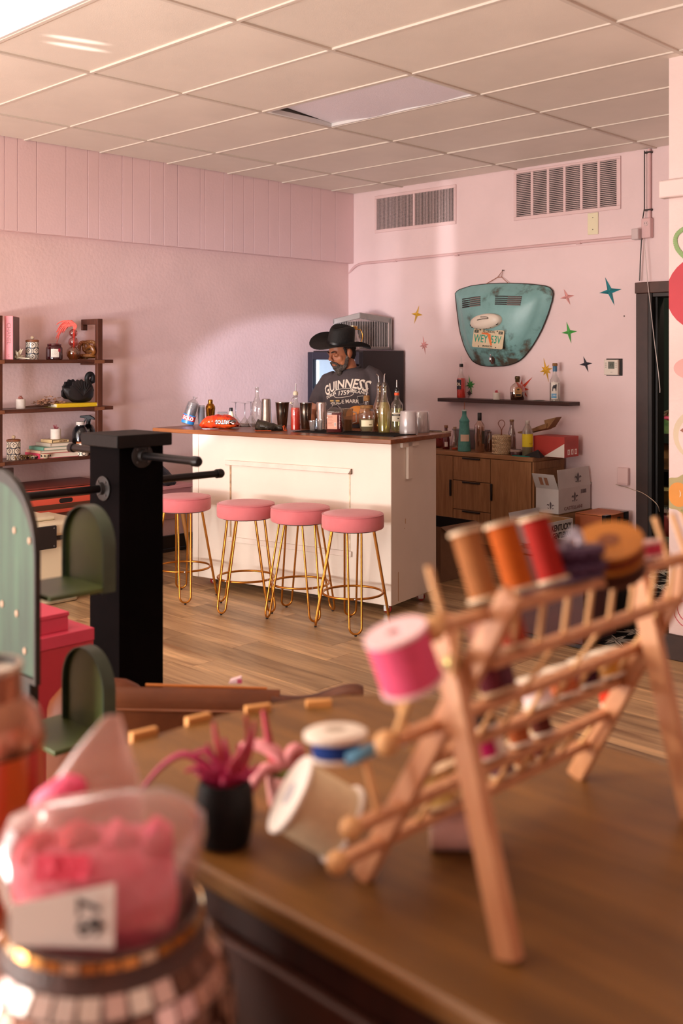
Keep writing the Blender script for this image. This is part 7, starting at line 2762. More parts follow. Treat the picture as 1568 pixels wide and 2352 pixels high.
def fused(name, bm, m, parent, voxel, smooth=4, factor=0.5):
    """one continuous skin over overlapping volumes"""
    o = obj(name, bm, m, None, smooth=180)
    r = o.modifiers.new('skin', 'REMESH')
    r.mode = 'VOXEL'
    r.voxel_size = voxel
    r.use_smooth_shade = True
    if smooth:
        s = o.modifiers.new('soften', 'SMOOTH')
        s.iterations = smooth
        s.factor = factor
    baked(o)
    o.parent = parent
    return o


bp_ = at_d(806, 900, 7.42)
BODY_RZ = 0.33
man = thing('person', 'bearded man in a black cowboy hat and charcoal lettered t-shirt behind the bar, looking down', 'person', (bp_.x, bp_.y, 0), BODY_RZ)
SKIN = mat('b0714f', 0.5, hex2='9a5c40', vscale=9, var=0.1)
SHIRT = mat('463d40', 0.85, var=0.08, vscale=14, bump=0.12, bscale=60)


def ell_ring(c, rx, ry, n=24, tilt=0.0):
    return [(c[0] + rx * cos(2 * pi * k / n), c[1] + ry * sin(2 * pi * k / n), c[2] + tilt * cos(2 * pi * k / n)) for k in range(n)]


HEAD_C = Vector((-0.035, -0.085, 1.575))
HR = Matrix.Translation(HEAD_C) @ Matrix.Rotation(-0.47, 4, 'Z') @ Matrix.Rotation(0.30, 4, 'X') @ Matrix.Rotation(0.03, 4, 'Y')
SH_R, SH_L = Vector((-0.185, -0.015, 1.385)), Vector((0.190, 0.005, 1.425))
EL_R, EL_L = Vector((-0.275, -0.06, 1.135)), Vector((0.285, -0.03, 1.140))
WR_R, WR_L = Vector((-0.175, -0.285, 1.120)), Vector((0.085, -0.34, 1.100))

bm = new_bm()
# torso core, neck
add_loft(bm, [ell_ring(c, a, b) for c, a, b in (((0, 0, 0.86), 0.13, 0.10), ((0, 0, 0.95), 0.15, 0.11), ((0, -0.01, 1.10), 0.14, 0.105), ((0, -0.015, 1.28), 0.15, 0.105), ((0.005, -0.01, 1.38), 0.13, 0.085), ((0.005, -0.012, 1.43), 0.075, 0.06))])
add_tube(bm, [(0.0, 0.0, 1.36), (-0.004, -0.025, 1.44), (-0.012, -0.045, 1.50), (-0.028, -0.062, 1.55)], [0.075, 0.064, 0.060, 0.058], 18)
# head, built facing -Y in its own frame
def hb(c, r, sc=(1, 1, 1), rot=None):
    M = HR @ Matrix.Translation(Vector(c))
    if rot is not None:
        M = M @ rot
    add_ball(bm, (0, 0, 0), r, 18, 12, sc, M)
hb((0, 0.010, 0.030), 0.100, (0.80, 1.0, 1.02))
hb((0, -0.022, -0.030), 0.078, (0.84, 0.92, 1.05))
hb((0, -0.040, -0.078), 0.048, (0.95, 0.88, 0.75))
hb((0, -0.060, -0.092), 0.028, (1.0, 0.85, 0.8))
for s_ in (-1, 1):
    hb((s_ * 0.036, -0.054, -0.024), 0.028, (1, 0.8, 1.1))
    hb((s_ * 0.044, -0.034, -0.056), 0.032, (0.7, 1, 1.1))
    hb((s_ * 0.034, -0.074, 0.006), 0.0155, (1.15, 0.8, 0.85))       # lidded eyes
    hb((s_ * 0.030, -0.086, 0.026), 0.014, (1.7, 0.75, 0.6))         # brow ridge
    hb((s_ * 0.0125, -0.106, -0.024), 0.0095, (1, 1, 0.8))           # nostril wings
    # ear
    E_ = Matrix.Rotation(s_ * 0.25, 4, 'Z')
    hb((s_ * 0.084, 0.004, -0.008), 0.031, (0.36, 0.68, 1.05), E_)
    hb((s_ * 0.090, 0.012, 0.003), 0.028, (0.34, 0.62, 1.0), E_)
hb((0, -0.080, 0.030), 0.020, (1.1, 0.7, 0.9))
add_tube(bm, [HR @ Vector(p) for p in ((0, -0.088, 0.022), (0, -0.100, 0.004), (0, -0.112, -0.014), (0, -0.114, -0.024))], [0.009, 0.0105, 0.0125, 0.0125], 10)
hb((0, -0.090, -0.055), 0.013, (1.7, 0.7, 0.5))
hb((0, -0.089, -0.067), 0.014, (1.5, 0.7, 0.55))


def arm(sh, el, wr):
    add_tube(bm, [sh, sh.lerp(el, 0.5) + Vector((0, 0.006, 0)), el, el.lerp(wr, 0.35), wr], [0.040, 0.044, 0.041, 0.042, 0.027], 14)


arm(SH_R, EL_R, WR_R)
arm(SH_L, EL_L, WR_L)


def hand(wr, direction, palm_n, side, curl=0.9, scale=1.0):
    """palm, four unequal curled fingers and a thumb set off the side of the palm"""
    d = Vector(direction).normalized()
    n_ = Vector(palm_n)
    n_ = (n_ - d * n_.dot(d)).normalized()
    sd = d.cross(n_) * side
    c = Vector(wr)
    add_loft(bm, [[c + d * t_ + sd * (w * cos(a)) + n_ * (h * sin(a)) for a in [2 * pi * k / 12 for k in range(12)]] for t_, w, h in ((-0.01, 0.026, 0.022), (0.02, 0.034, 0.020), (0.055, 0.041, 0.017), (0.085, 0.040, 0.014), (0.095, 0.034, 0.010))])
    for k, (off, L) in enumerate(((0.031, 0.070), (0.011, 0.078), (-0.010, 0.073), (-0.029, 0.058))):
        p = c + d * 0.085 + sd * off
        ang = 0.15
        pts, rad = [p], [0.0092]
        for j, f in enumerate((0.42, 0.32, 0.26)):
            dirn = d * cos(ang) - n_ * sin(ang) + sd * off * 1.5
            p = p + dirn.normalized() * L * f
            pts.append(p)
            rad.append(0.0088 - 0.0008 * j)
            ang += curl * (0.75 if j == 0 else 0.6)
        add_tube(bm, pts, rad, 8)
    p = c + d * 0.020 + sd * 0.030
    q = p + (sd * 0.8 + d * 0.6).normalized() * 0.034
    r_ = q + (d * 0.95 + sd * 0.25 - n_ * 0.35).normalized() * 0.032
    e = r_ + (d * 0.9 - n_ * 0.5).normalized() * 0.022
    add_tube(bm, [p - sd * 0.012, q, r_, e], [0.015, 0.0115, 0.0098, 0.008], 8)


hand(WR_R, (0.25, -0.85, -0.35), (0.1, -0.3, 1), 1, 0.9)
hand(WR_L, (-0.35, -0.80, -0.15), (0, -0.2, 1), -1, 0.35)
# legs under the clothes
for s_ in (-1, 1):
    add_tube(bm, [(s_ * 0.08, 0, 0.92), (s_ * 0.10, -0.005, 0.50), (s_ * 0.11, 0.02, 0.10), (s_ * 0.11, -0.02, 0.05)], [0.078, 0.052, 0.034, 0.036], 12)
body = fused('body', bm, SKIN, man, 0.0045, 7, 0.5)

# t-shirt
bm = new_bm()
add_loft(bm, [ell_ring(c, a, b, 28, t_) for c, a, b, t_ in (((0, 0, 0.86), 0.185, 0.145, 0), ((0, -0.012, 1.0), 0.190, 0.152, 0), ((0, -0.022, 1.12), 0.186, 0.150, 0), ((0, -0.026, 1.24), 0.192, 0.142, 0.0), ((0.0, -0.022, 1.33), 0.200, 0.128, 0.010), ((0.0, -0.016, 1.390), 0.188, 0.106, 0.020), ((0.004, -0.016, 1.430), 0.145, 0.088, 0.018), ((0.004, -0.018, 1.462), 0.082, 0.070, 0.004))])
for sh, el, k in ((SH_R, EL_R, 0.74), (SH_L, EL_L, 0.80)):
    e = sh.lerp(el, k)
    add_tube(bm, [sh + Vector((-0.07 if sh.x > 0 else 0.07, -0.004, 0.012)), sh + Vector((-0.012 if sh.x > 0 else 0.012, 0, -0.010)), sh.lerp(el, 0.4), e], [0.052, 0.062, 0.066, 0.068], 20)
shirt = fused('t_shirt', bm, SHIRT, None, 0.007, 14, 0.5)
# soft folds
for v in shirt.data.vertices:
    c = v.co
    k = noise.noise(Vector((c.x * 9, c.y * 7, c.z * 5))) * 0.006 + noise.noise(Vector((c.x * 5 + c.z * 14, c.y * 5, c.z * 9 - c.x * 8))) * 0.004
    v.co = c + v.normal * k
shirt.parent = man
tb = bmesh.new()
tb.from_mesh(shirt.data)
shirt_tree = BVHTree.FromBMesh(tb)
tb.free()
tube_part('neckband', mat('3c3336', 0.85), man, [(0.004 + 0.074 * cos(a), -0.024 + 0.064 * sin(a), 1.468 - 0.018 * (-sin(a)) + 0.004 * cos(a)) for a in [2 * pi * k / 28 for k in range(28)]], 0.009, 8, True)
INKW = mat('e9ddcf', 0.7)
fw = Vector((0.02, 1, 0))
RT, UP = Vector((1, 0, 0)), Vector((0, 0, 1))


def arc(R, k=1.0):
    def f(x, y):
        a = x / R
        return (R + y) * sin(a), (R + y) * cos(a) - R
    return f


def grow(x, y):
    """outer letters a little taller, line bowed upward"""
    y2 = y * (1.0 + 0.35 * abs(x) / 0.15)
    a = x / 0.34
    return (0.34 + y2) * sin(a), (0.34 + y2) * cos(a) - 0.34


TO = Vector((-0.014, -0.5, 0))
TA = 0.13
RT, UP = Vector((cos(TA), 0, sin(TA))), Vector((-sin(TA), 0, cos(TA)))
TO = Vector((0.006, -0.5, 1.290))
stick_text('GUINNESS', 0.078, INKW, shirt, shirt_tree, TO + UP * 0.062, fw, RT, UP, sx=0.96, bold=0.0018, warp=grow, lift=0.0022)
for w_, s_, k_ in (('DUBLIN', -1, 0.30), ('IRELAND', 1, -0.30)):
    stick_text(w_, 0.031, INKW, shirt, shirt_tree, TO + UP * -0.006 + RT * 0.104 * s_, fw, (RT + UP * k_).normalized(), (UP - RT * k_).normalized(), sx=0.9, bold=0.0006, lift=0.0022)
stick_text('1759', 0.044, INKW, shirt, shirt_tree, TO, fw, RT, UP, sx=1.0, bold=0.0008, lift=0.0022, shear=0.15)
stick_text('TRADE MARK', 0.037, INKW, shirt, shirt_tree, TO + UP * -0.062, fw, RT, UP, sx=0.92, bold=0.0008, warp=arc(0.45), lift=0.0022)
bm = new_bm()
oval_ = [(0.075 * abs(cos(a)) ** 0.6 * (1 if cos(a) > 0 else -1), 0.030 * abs(sin(a)) ** 0.7 * (1 if sin(a) > 0 else -1)) for a in [2 * pi * k / 36 for k in range(36)]]
pr_ = []
for x, z in oval_:
    h = shirt_tree.ray_cast(TO + RT * x + UP * z, fw)[0]
    pr_.append((h or (TO + RT * x + UP * z + fw * 0.34)) - fw * 0.0015)
add_tube(bm, pr_, 0.0022, 5, True)
obj('badge_outline', bm, INKW, shirt, smooth=180)
# printed pint glass and amber sun
bm = new_bm()
def pat(poly, m, name, lift):
    bm = new_bm()
    vs = []
    for x, z in poly:
        q = TO + RT * x + UP * (z - 1.228)
        h = shirt_tree.ray_cast(q, fw)[0]
        vs.append(bm.verts.new((h or (q + fw * 0.35)) - fw * lift))
    bm.faces.new(vs)
    bmesh.ops.triangulate(bm, faces=bm.faces)
    obj(name, bm, m, shirt, smooth=0)
bm.free()
pat([(0.098, 1.135), (0.126, 1.135), (0.132, 1.195), (0.094, 1.195)], mat('9a938d', 0.7), 'printed_glass', 0.003)
pat([(0.101, 1.138), (0.123, 1.138), (0.128, 1.188), (0.098, 1.188)], mat('2c2628', 0.7), 'printed_stout', 0.0036)
pat([(0.02 + 0.075 * cos(a) + 0.06, 1.06 + 0.068 * sin(a)) for a in [pi * k / 14 for k in range(15)]], mat('d98a3a', 0.7), 'printed_sun', 0.003)

# trousers and boots
bm = new_bm()
add_loft(bm, [ell_ring(c, a, b, 24) for c, a, b in (((0, 0, 0.78), 0.165, 0.12), ((0, 0, 0.86), 0.178, 0.138), ((0, 0, 0.94), 0.178, 0.138))])
for s_ in (-1, 1):
    add_tube(bm, [(s_ * 0.085, 0, 0.86), (s_ * 0.10, -0.005, 0.50), (s_ * 0.112, 0.015, 0.10), (s_ * 0.112, 0.01, 0.035)], [0.098, 0.075, 0.062, 0.064], 18)
fused('jeans', bm, mat('20232c', 0.8, var=0.15, vscale=20), man, 0.012, 3)
for s_ in (-1, 1):
    bm = new_bm()
    x = s_ * 0.112
    add_loft(bm, [[(x + w * cos(a), y0 + l * sin(a), z) for a in [2 * pi * k / 16 for k in range(16)]] for w, l, y0, z in ((0.048, 0.14, -0.06, 0.0), (0.050, 0.142, -0.06, 0.03), (0.044, 0.11, -0.035, 0.07), (0.042, 0.055, 0.012, 0.12))])
    obj('boot', bm, mat('231713', 0.5), man)

# beard, moustache, hair, eyes, brows
BEARD = mat('2a211d', 0.9, hex2='5d544e', vscale=38, bump=0.5, bscale=160, var=0.1)
BEARD_G = mat('6a5f58', 0.9, hex2='3a302b', vscale=40, bump=0.5, bscale=160)
HAIR = mat('1a1412', 0.7, bump=0.4, bscale=140)


def head_mesh(name, m, build, voxel=0.004, smooth=2, rough=0.0, seed=0.0):
    global bm
    bm = new_bm()
    build()
    o = fused(name, bm, m, None, voxel, smooth)
    if rough:
        for v in o.data.vertices:
            v.co = v.co + v.normal * (noise.noise(v.co * 130 + Vector((seed, 0, 0))) * rough)
    o.parent = man
    return o


def b1():
    hb((0, -0.056, -0.098), 0.042, (0.95, 0.80, 0.80))
    hb((0, -0.060, -0.122), 0.034, (0.85, 0.75, 1.0))
    hb((0, -0.056, -0.146), 0.022, (0.85, 0.75, 1.0))
    for s_ in (-1, 1):
        hb((s_ * 0.034, -0.050, -0.088), 0.030, (0.8, 0.95, 1.0))
    hb((0, -0.082, -0.082), 0.020, (1.3, 0.7, 0.6))


def b2():
    for s_ in (-1, 1):
        add_tube(bm, [HR @ Vector(p) for p in ((s_ * 0.071, -0.008, -0.018), (s_ * 0.066, -0.020, -0.050), (s_ * 0.056, -0.034, -0.080), (s_ * 0.036, -0.050, -0.100))], [0.010, 0.015, 0.020, 0.022], 10)


def b3():
    for s_ in (-1, 1):
        add_tube(bm, [HR @ Vector(p) for p in ((0, -0.101, -0.043), (s_ * 0.014, -0.099, -0.045), (s_ * 0.028, -0.089, -0.054), (s_ * 0.037, -0.078, -0.072), (s_ * 0.036, -0.070, -0.088))], [0.0075, 0.009, 0.0085, 0.008, 0.007], 8)


def b4():
    hb((0, 0.022, 0.030), 0.099, (0.835, 1.0, 0.98))
    hb((0, 0.046, -0.010), 0.083, (0.84, 0.78, 0.95))
    for s_ in (-1, 1):
        add_tube(bm, [HR @ Vector(p) for p in ((s_ * 0.072, -0.022, 0.045), (s_ * 0.0745, -0.016, 0.015), (s_ * 0.0725, -0.010, -0.014))], [0.012, 0.011, 0.006], 8)


head_mesh('sideburns', BEARD_G, b2, 0.0035, 2, 0.0022, 3)
head_mesh('beard', BEARD, b1, 0.0035, 2, 0.0035, 1)
head_mesh('moustache', BEARD, b3, 0.003, 1, 0.002, 2)
head_mesh('hair', HAIR, b4, 0.005, 2, 0.003, 5)
for s_ in (-1, 1):
    bm = new_bm()
    add_tube(bm, [HR @ Vector(p) for p in ((s_ * 0.014, -0.1005, 0.028), (s_ * 0.030, -0.0975, 0.034), (s_ * 0.048, -0.084, 0.030))], [0.004, 0.005, 0.0028], 7)
    obj('eyebrow', bm, mat('231a16', 0.9, bump=0.4, bscale=200), man, smooth=180)
    bm = new_bm()
    add_tube(bm, [HR @ Vector(p) for p in ((s_ * 0.019, -0.0835, 0.001), (s_ * 0.033, -0.0875, -0.0025), (s_ * 0.048, -0.0775, 0.001))], [0.0012, 0.0017, 0.0010], 6)
    obj('lashes', bm, mat('1c120f', 0.8), man, smooth=180)
bm = new_bm()
hb((0, -0.0925, -0.0685), 0.010, (1.5, 0.6, 0.45))
obj('lower_lip', bm, mat('8f4f42', 0.5), man, smooth=180)

# cowboy hat
HATM = mat('0f0c0c', 0.75, var=0.3, vscale=12, bump=0.12, bscale=70)
HM = HR @ Matrix.Translation((0, 0.008, 0.062)) @ Matrix.Rotation(-0.30, 4, 'X') @ Matrix.Rotation(0.02, 4, 'X') @ Matrix.Rotation(0.20, 4, 'Y')
bm = new_bm()
NB = 48


def brim_pt(a, f, dz=0.0):
    r0x, r0y = 0.084, 0.104
    r1x, r1y = 0.215, 0.232
    rx, ry = r0x + (r1x - r0x) * f, r0y + (r1y - r0y) * f
    x, y = rx * cos(a), ry * sin(a)
    lift = 0.052 * f ** 1.7 * abs(cos(a)) ** 2.2
    dip = -0.030 * f ** 1.5 * abs(sin(a)) ** 2
    xin = x * (1 - 0.20 * f ** 2 * abs(cos(a)) ** 2)
    return HM @ Vector((xin, y, lift + dip + dz))


top_rings = [[brim_pt(2 * pi * k / NB, f, 0.002) for k in range(NB)] for f in (0, 0.2, 0.4, 0.6, 0.8, 0.95, 1.0)]
low_rings = [[brim_pt(2 * pi * k / NB, f, -0.003) for k in range(NB)] for f in (1.0, 0.95, 0.8, 0.6, 0.4, 0.2, 0)]
add_loft(bm, top_rings + low_rings, caps=False)
hat = obj('hat_brim', bm, HATM, man, smooth=60)
bm = new_bm()
crown = []
for f, sx_, sy_, z in ((0, 0.084, 0.104, 0.0), (0.25, 0.083, 0.103, 0.03), (0.55, 0.081, 0.100, 0.07), (0.8, 0.077, 0.096, 0.103), (0.92, 0.070, 0.090, 0.116), (1.0, 0.052, 0.076, 0.118), (1.05, 0.030, 0.055, 0.108), (1.1, 0.010, 0.03, 0.098)):
    ring = []
    for k in range(36):
        a = 2 * pi * k / 36
        pinch = 1 - 0.16 * max(0, f - 0.3) * max(0, -sin(a)) ** 2 * abs(cos(a)) * 2
        x, y = sx_ * cos(a) * pinch, sy_ * sin(a)
        zz_ = z + (0.016 * f * (abs(cos(a)) ** 2) if f <= 1.0 else 0.004 * abs(cos(a))) + 0.010 * f * sin(a)
        ring.append(HM @ Vector((x, y, zz_)))
    crown.append(ring)
add_loft(bm, crown)
obj('hat_crown', bm, HATM, hat, smooth=60)
bm = new_bm()
add_loft(bm, [[HM @ Vector((0.0852 * cos(a), 0.1052 * sin(a), z)) for a in [2 * pi * k / 36 for k in range(36)]] for z in (0.002, 0.018)], caps=False)
obj('hat_band', bm, mat('181314', 0.4), hat, smooth=60)


# =================================================================== THE THREAD TABLE
TZ = 0.95
tx0, tx1, ty0, ty1 = -1.322, 0.30, 0.735, 1.385
tb_ = thing('display_table', 'brown wooden table with rounded corners and pale pegs along its edge, under the thread rack', 'table', (-0.55, 1.06, 0))


def table_outline(inset=0.0):
    o = []
    def arc_(cx_, cy_, rx, ry, a0, a1, n=12):
        for k in range(n + 1):
            a = a0 + (a1 - a0) * k / n
            o.append((cx_ + rx * cos(a) + 0.55, cy_ + ry * sin(a) - 1.06))
    i = inset
    arc_(tx1 - 0.05, ty0 + 0.05, 0.05 - min(i, 0.04), 0.05 - min(i, 0.04), -pi / 2, 0, 5)
    arc_(tx1 - 0.24, ty1 - 0.30, 0.24 - i, 0.30 - i, 0, pi / 2)
    arc_(tx0 + 0.27, ty1 - 0.36, 0.27 - i, 0.36 - i, pi / 2, pi)
    arc_(tx0 + 0.09, ty0 + 0.09, 0.09 - i, 0.09 - i, pi, 1.5 * pi, 6)
    return o


TOPW = wood('5a3a18', '8a5c2a', 2.6, (0.5, 5, 5), 0.42, h3='704a20', spec=0.4)
bm = new_bm()
add_prism(bm, table_outline(), TZ - 0.026, TZ)
obj('tabletop', bm, TOPW, tb_, smooth=30, bevel=0.005)
bm = new_bm()
add_prism(bm, table_outline(0.018), 0.05, TZ - 0.0265)
obj('body', bm, wood('2c140c', '3e1d12', 3, (5, 5, 0.6), 0.5), tb_, smooth=30)
bm = new_bm()
add_prism(bm, table_outline(0.04), 0.0, 0.05)
obj('plinth', bm, mat('24120c', 0.6), tb_, smooth=30)
box_part('drawer', wood('30160e', '452114', 3, (0.6, 5, 5), 0.5), tb_, -0.55, 0.6, ty0 - 1.06 - 0.0, ty0 - 1.06 + 0.017, 0.62, 0.88, 0.004)
PEG = mat('c98d4f', 0.5, var=0.1, vscale=20)
for u, v in ((330, 1692), (455, 1658), (592, 1634), (732, 1622)):
    p = at_z(u, v, TZ)
    q = at_z(u + 25, v - (6 if u < 500 else 3 if u < 650 else 1), TZ)
    a = atan2(q.y - p.y, q.x - p.x)
    pg = box_part('edge_peg', PEG, tb_, -0.022, 0.022, -0.006, 0.006, TZ - 0.02, TZ + 0.011, 0.002)
    pg.location = (p.x + 0.55, p.y - 1.06, 0)
    pg.rotation_euler = (0, 0, a)

# =================================================================== THREAD RACK
RKW = mat('c4875e', 0.5, hex2='d39b70', vscale=10, var=0.1, stretch=(6, 6, 1))
RKD = mat('d6a26a', 0.5, var=0.08, vscale=20)
rk = thing('thread_rack', 'tabletop wooden thread rack on crossed legs holding spools', 'thread rack', (-0.69, 1.05, TZ))
OFF = Vector((-0.69, 1.05, TZ))


def rack_beam(name, p0, p1, w, t_, m=RKW, up=(0, 1, 0)):
    bm = new_bm()
    add_beam(bm, Vector(p0) - OFF, Vector(p1) - OFF, w, t_, up)
    return obj(name, bm, m, rk, bevel=0.002)


rack_beam('leg', (-0.792, 0.842, 0.9505), (-0.588, 0.842, 1.300), 0.024, 0.014)
rack_beam('leg', (-0.581, 0.826, 0.9505), (-0.668, 0.826, 1.268), 0.026, 0.015)
rack_beam('leg', (-0.770, 1.252, 0.9505), (-0.585, 1.252, 1.300), 0.024, 0.014)
rack_beam('leg', (-0.592, 1.236, 0.9505), (-0.668, 1.236, 1.250), 0.026, 0.015)
BARS = {'a': (-0.622, 1.2745), 'b': (-0.630, 1.2190), 'c': (-0.682, 1.1500), 'd': (-0.712, 1.0985), 'e': (-0.730, 1.0505), 'f': (-0.760, 1.0020)}
for k, (x, z) in BARS.items():
    y0 = 0.765 if k in 'ace' else (0.775 if k == 'f' else 0.86)
    y1 = 1.300 if k == 'a' else 1.262
    rack_beam('bar', (x, y0, z), (x + 0.008, y1, z), 0.011, 0.015)
    if k in 'acef':
        bm = new_bm()
        add_ball(bm, Vector((x, y0 - 0.004, z)) - OFF, 0.0125, 12, 8)
        obj('bar_knob', bm, RKD, rk, smooth=180)
bm = new_bm()
add_lathe(bm, [(0.008, 0.0), (0.008, 0.012), (0.004, 0.014)], 12, Matrix.Translation(Vector((-0.640, 0.818, 1.228)) - OFF) @ Matrix.Rotation(pi / 2, 4, 'X'))
obj('hinge_bolt', bm, mat('8a7a4a', 0.3, 0.8), rk)
LEAN = Vector((-sin(0.36), 0, cos(0.36)))


def dowel(p0, p1, r=0.0032):
    bm = new_bm()
    add_tube(bm, [Vector(p0) - OFF, Vector(p1) - OFF], r, 8)
    return obj('peg', bm, RKD, rk, smooth=60)


def on_bar(k, y, dz=0.0):
    x, z = BARS[k]
    return Vector((x + 0.016 * (y - 0.76) , y, z + dz))


for y in [0.80 + 0.048 * i for i in range(10)]:
    dowel(on_bar('b', y), on_bar('a', y))
    dowel(on_bar('d', y), on_bar('c', y)) if y > 0.84 else None
    dowel(on_bar('f', y), on_bar('e', y)) if y > 0.80 else None
    if 0.84 < y < 1.25:
        dowel(on_bar('c', y), on_bar('c', y) + Vector((0.045, 0, 0.066)), 0.0028) if int(y * 100) % 3 == 0 else None
for y in (0.775, 1.215, 1.262, 1.29):
    p = on_bar('a', y, 0.006)
    dowel(p, p + LEAN * 0.052, 0.0036)
for y, k in ((0.79, 'c'), (0.80, 'e')):
    p = on_bar(k, y, 0.006)
    dowel(p, p + LEAN * 0.055, 0.0036)


def spool(label, base, axis, r, h, colour, flange='e2c4a0', rf=None, name='thread_spool', cat='thread spool', ribs=True, group=None):
    axis = Vector(axis).normalized()
    q = axis.to_track_quat('Z', 'Y')
    t = thing(name, label, cat, base, 0, group, rot=q.to_euler())
    rf = rf or r * 1.18
    fl = 0.0035
    lathe_part('flange', mat(flange, 0.5), t, [(rf * 0.22, 0), (rf, 0.0), (rf, fl), (r * 0.8, fl)], 26)
    lathe_part('flange', mat(flange, 0.5), t, [(r * 0.8, h - fl), (rf, h - fl), (rf, h), (rf * 0.25, h), (rf * 0.22, h - 0.004)], 26)
    prof = [(r * 0.96, fl)]
    n = max(6, int(h / 0.0035))
    for i in range(1, n):
        prof.append((r * (1.0 if i % 2 else 0.975), fl + (h - 2 * fl) * i / n))
    prof.append((r * 0.96, h - fl))
    lathe_part('thread_wrap', mat(colour, 0.75, var=0.06, vscale=120, spec=0.2), t, prof, 30, smooth=70)
    return t


def at_tier(u, v, x):
    return at_x(u, v, x)


# tall spools standing on the top bar
for u, v, c, r, h, lb in ((1085, 1376, '9c6236', 0.0150, 0.072, 'tan thread spool at the open end of the rack top bar'), (1166, 1362, 'b0500c', 0.0160, 0.073, 'burnt orange thread spool on the rack top bar beside the tan one'),
                          (1240, 1343, '981c12', 0.0155, 0.073, 'deep red thread spool on the rack top bar next to the orange one')):
    p = at_x(u, v, -0.640)
    y = p.y
    b = on_bar('a', y, 0.0085)
    spool(lb, b + Vector((-0.004, 0, 0.004)), LEAN, r, h, c, 'e8cba6', group=None)
# ruffled purple roll and amber rolls
p = at_x(1286, 1325, -0.64)
t = spool('dark purple ruffled ribbon roll on the rack top bar', on_bar('a', p.y, 0.012), (-0.15, 0, 1), 0.030, 0.034, '3a2038', '4a2f4c', 0.0305, 'ribbon_roll', 'ribbon roll')
bm = new_bm()
for k in range(30):
    a = 2 * pi * k / 30
    add_ball(bm, (0.031 * cos(a), 0.031 * sin(a), 0.027 + 0.002 * (k % 2)), 0.0042, 6, 4)
    add_ball(bm, (0.031 * cos(a), 0.031 * sin(a), 0.010 + 0.002 * (k % 2)), 0.0042, 6, 4)
obj('ruffle', bm, mat('4b2c4a', 0.6), t, smooth=180)['kind'] = 'stuff'
bm = new_bm()
add_tube(bm, spline([(-0.010, 0.004, 0.034), (-0.014, 0.0, 0.046), (-0.004, 0.0, 0.050), (0.004, 0.0, 0.040), (0.012, 0.0, 0.044)], 5), 0.0045, 6)
obj('ribbon_end', bm, mat('b9b6c6', 0.3), t)
p = at_x(1362, 1290, -0.64)
b = on_bar('a', p.y, 0.030)
t = spool('large amber brown ribbon roll tilted on the rack top bar', b + Vector((0.0, 0, -0.004)), (0.10, -0.42, 0.90), 0.038, 0.022, '7a3a1c', 'b06a1f', 0.0395, 'ribbon_roll', 'ribbon roll')
lathe_part('paper_hub', mat('7a3f18', 0.6), t, [(0.010, 0.0222), (0.013, 0.0228), (0.010, 0.0232), (0.004, 0.0215)], 20)
t = spool('thin dark ribbon roll under the large amber roll', b + Vector((-0.002, 0.012, -0.024)), (0.08, -0.40, 0.91), 0.036, 0.016, '33170f', '5a2f1c', 0.0365, 'ribbon_roll', 'ribbon roll')
p = at_x(1462, 1305, -0.63)
spool('raspberry ribbon roll at the far end of the rack top bar', on_bar('a', p.y, 0.0125), (-0.2, 0, 1), 0.020, 0.020, 'c43a50', 'e6b8ae', 0.0205, 'ribbon_roll', 'ribbon roll')
# big pink spool hung off the near end
pk0 = at_y(948, 1572, 0.745)
pk1 = at_y(908, 1450, 0.745) + Vector((0.014, -0.016, 0.004))
spool('big bright pink thread cone hung off the near end of the rack', pk0, pk1 - pk0, 0.0300, (pk1 - pk0).length + 0.002, 'e0567a', 'ecc2c4', 0.0312)
tube = dowel(on_bar('c', 0.772), pk0 + (pk0 - pk1).normalized() * 0.002, 0.0042)
# smaller spools on the lower bars
LOW = [('b', 1120, 'd9b0a0', 0.016, 0.040, 'pale blush spool under the tan spool'), ('b', 1182, '9c3a22', 0.014, 0.040, 'rust spool under the red spool'),
       ('c', 1128, '5a1c26', 0.013, 0.036, 'maroon spool on the middle bar beside the crossed legs'), ('c', 1158, '5c3440', 0.013, 0.036, 'plum spool on the middle bar'),
       ('d', 1110, '2a1c1c', 0.013, 0.026, 'black spool low on the rack by the crossed legs'), ('d', 1232, 'e6d2d2', 0.018, 0.036, 'white pink spool in the middle of the rack'), ('d', 1292, 'b4603a', 0.018, 0.036, 'copper spool in the middle of the rack'),
       ('d', 1345, '3c1220', 0.017, 0.036, 'dark wine spool in the far half of the rack'), ('d', 1392, 'c98a3a', 0.017, 0.036, 'amber spool at the far leg of the rack'),
       ('e', 1115, 'b81e62', 0.012, 0.030, 'magenta spool on the low bar'), ('e', 1140, 'e9dccb', 0.010, 0.030, 'cream bobbin beside the magenta spool'), ('e', 1190, 'a0522a', 0.013, 0.026, 'brown bobbin with a white top on the low bar'),
       ('e', 1240, '5a2418', 0.013, 0.026, 'chestnut bobbin on the low bar'), ('e', 1392, 'd03018', 0.013, 0.030, 'scarlet spool near the far leg on the low bar'),
       ('f', 1150, '56384e', 0.015, 0.036, 'mauve spool on the lowest bar'), ('f', 1200, '8a4a24', 0.014, 0.034, 'cinnamon spool on the lowest bar'), ('f', 1242, '5f2020', 0.014, 0.034, 'oxblood spool on the lowest bar'),
       ('f', 1005, 'd2b26a', 0.018, 0.040, 'straw coloured spool on the lowest bar near the lace'), ('f', 1048, 'd9c08a', 0.017, 0.040, 'pale gold spool on the lowest bar')]
for k, u, c, r, h, lb in LOW:
    x, z = BARS[k]
    p = at_x(u, 1500, x)
    b = on_bar(k, p.y, 0.0085)
    spool(lb, b, LEAN, r, h, c, 'ead9c2' if k in 'de' else 'd8b890')
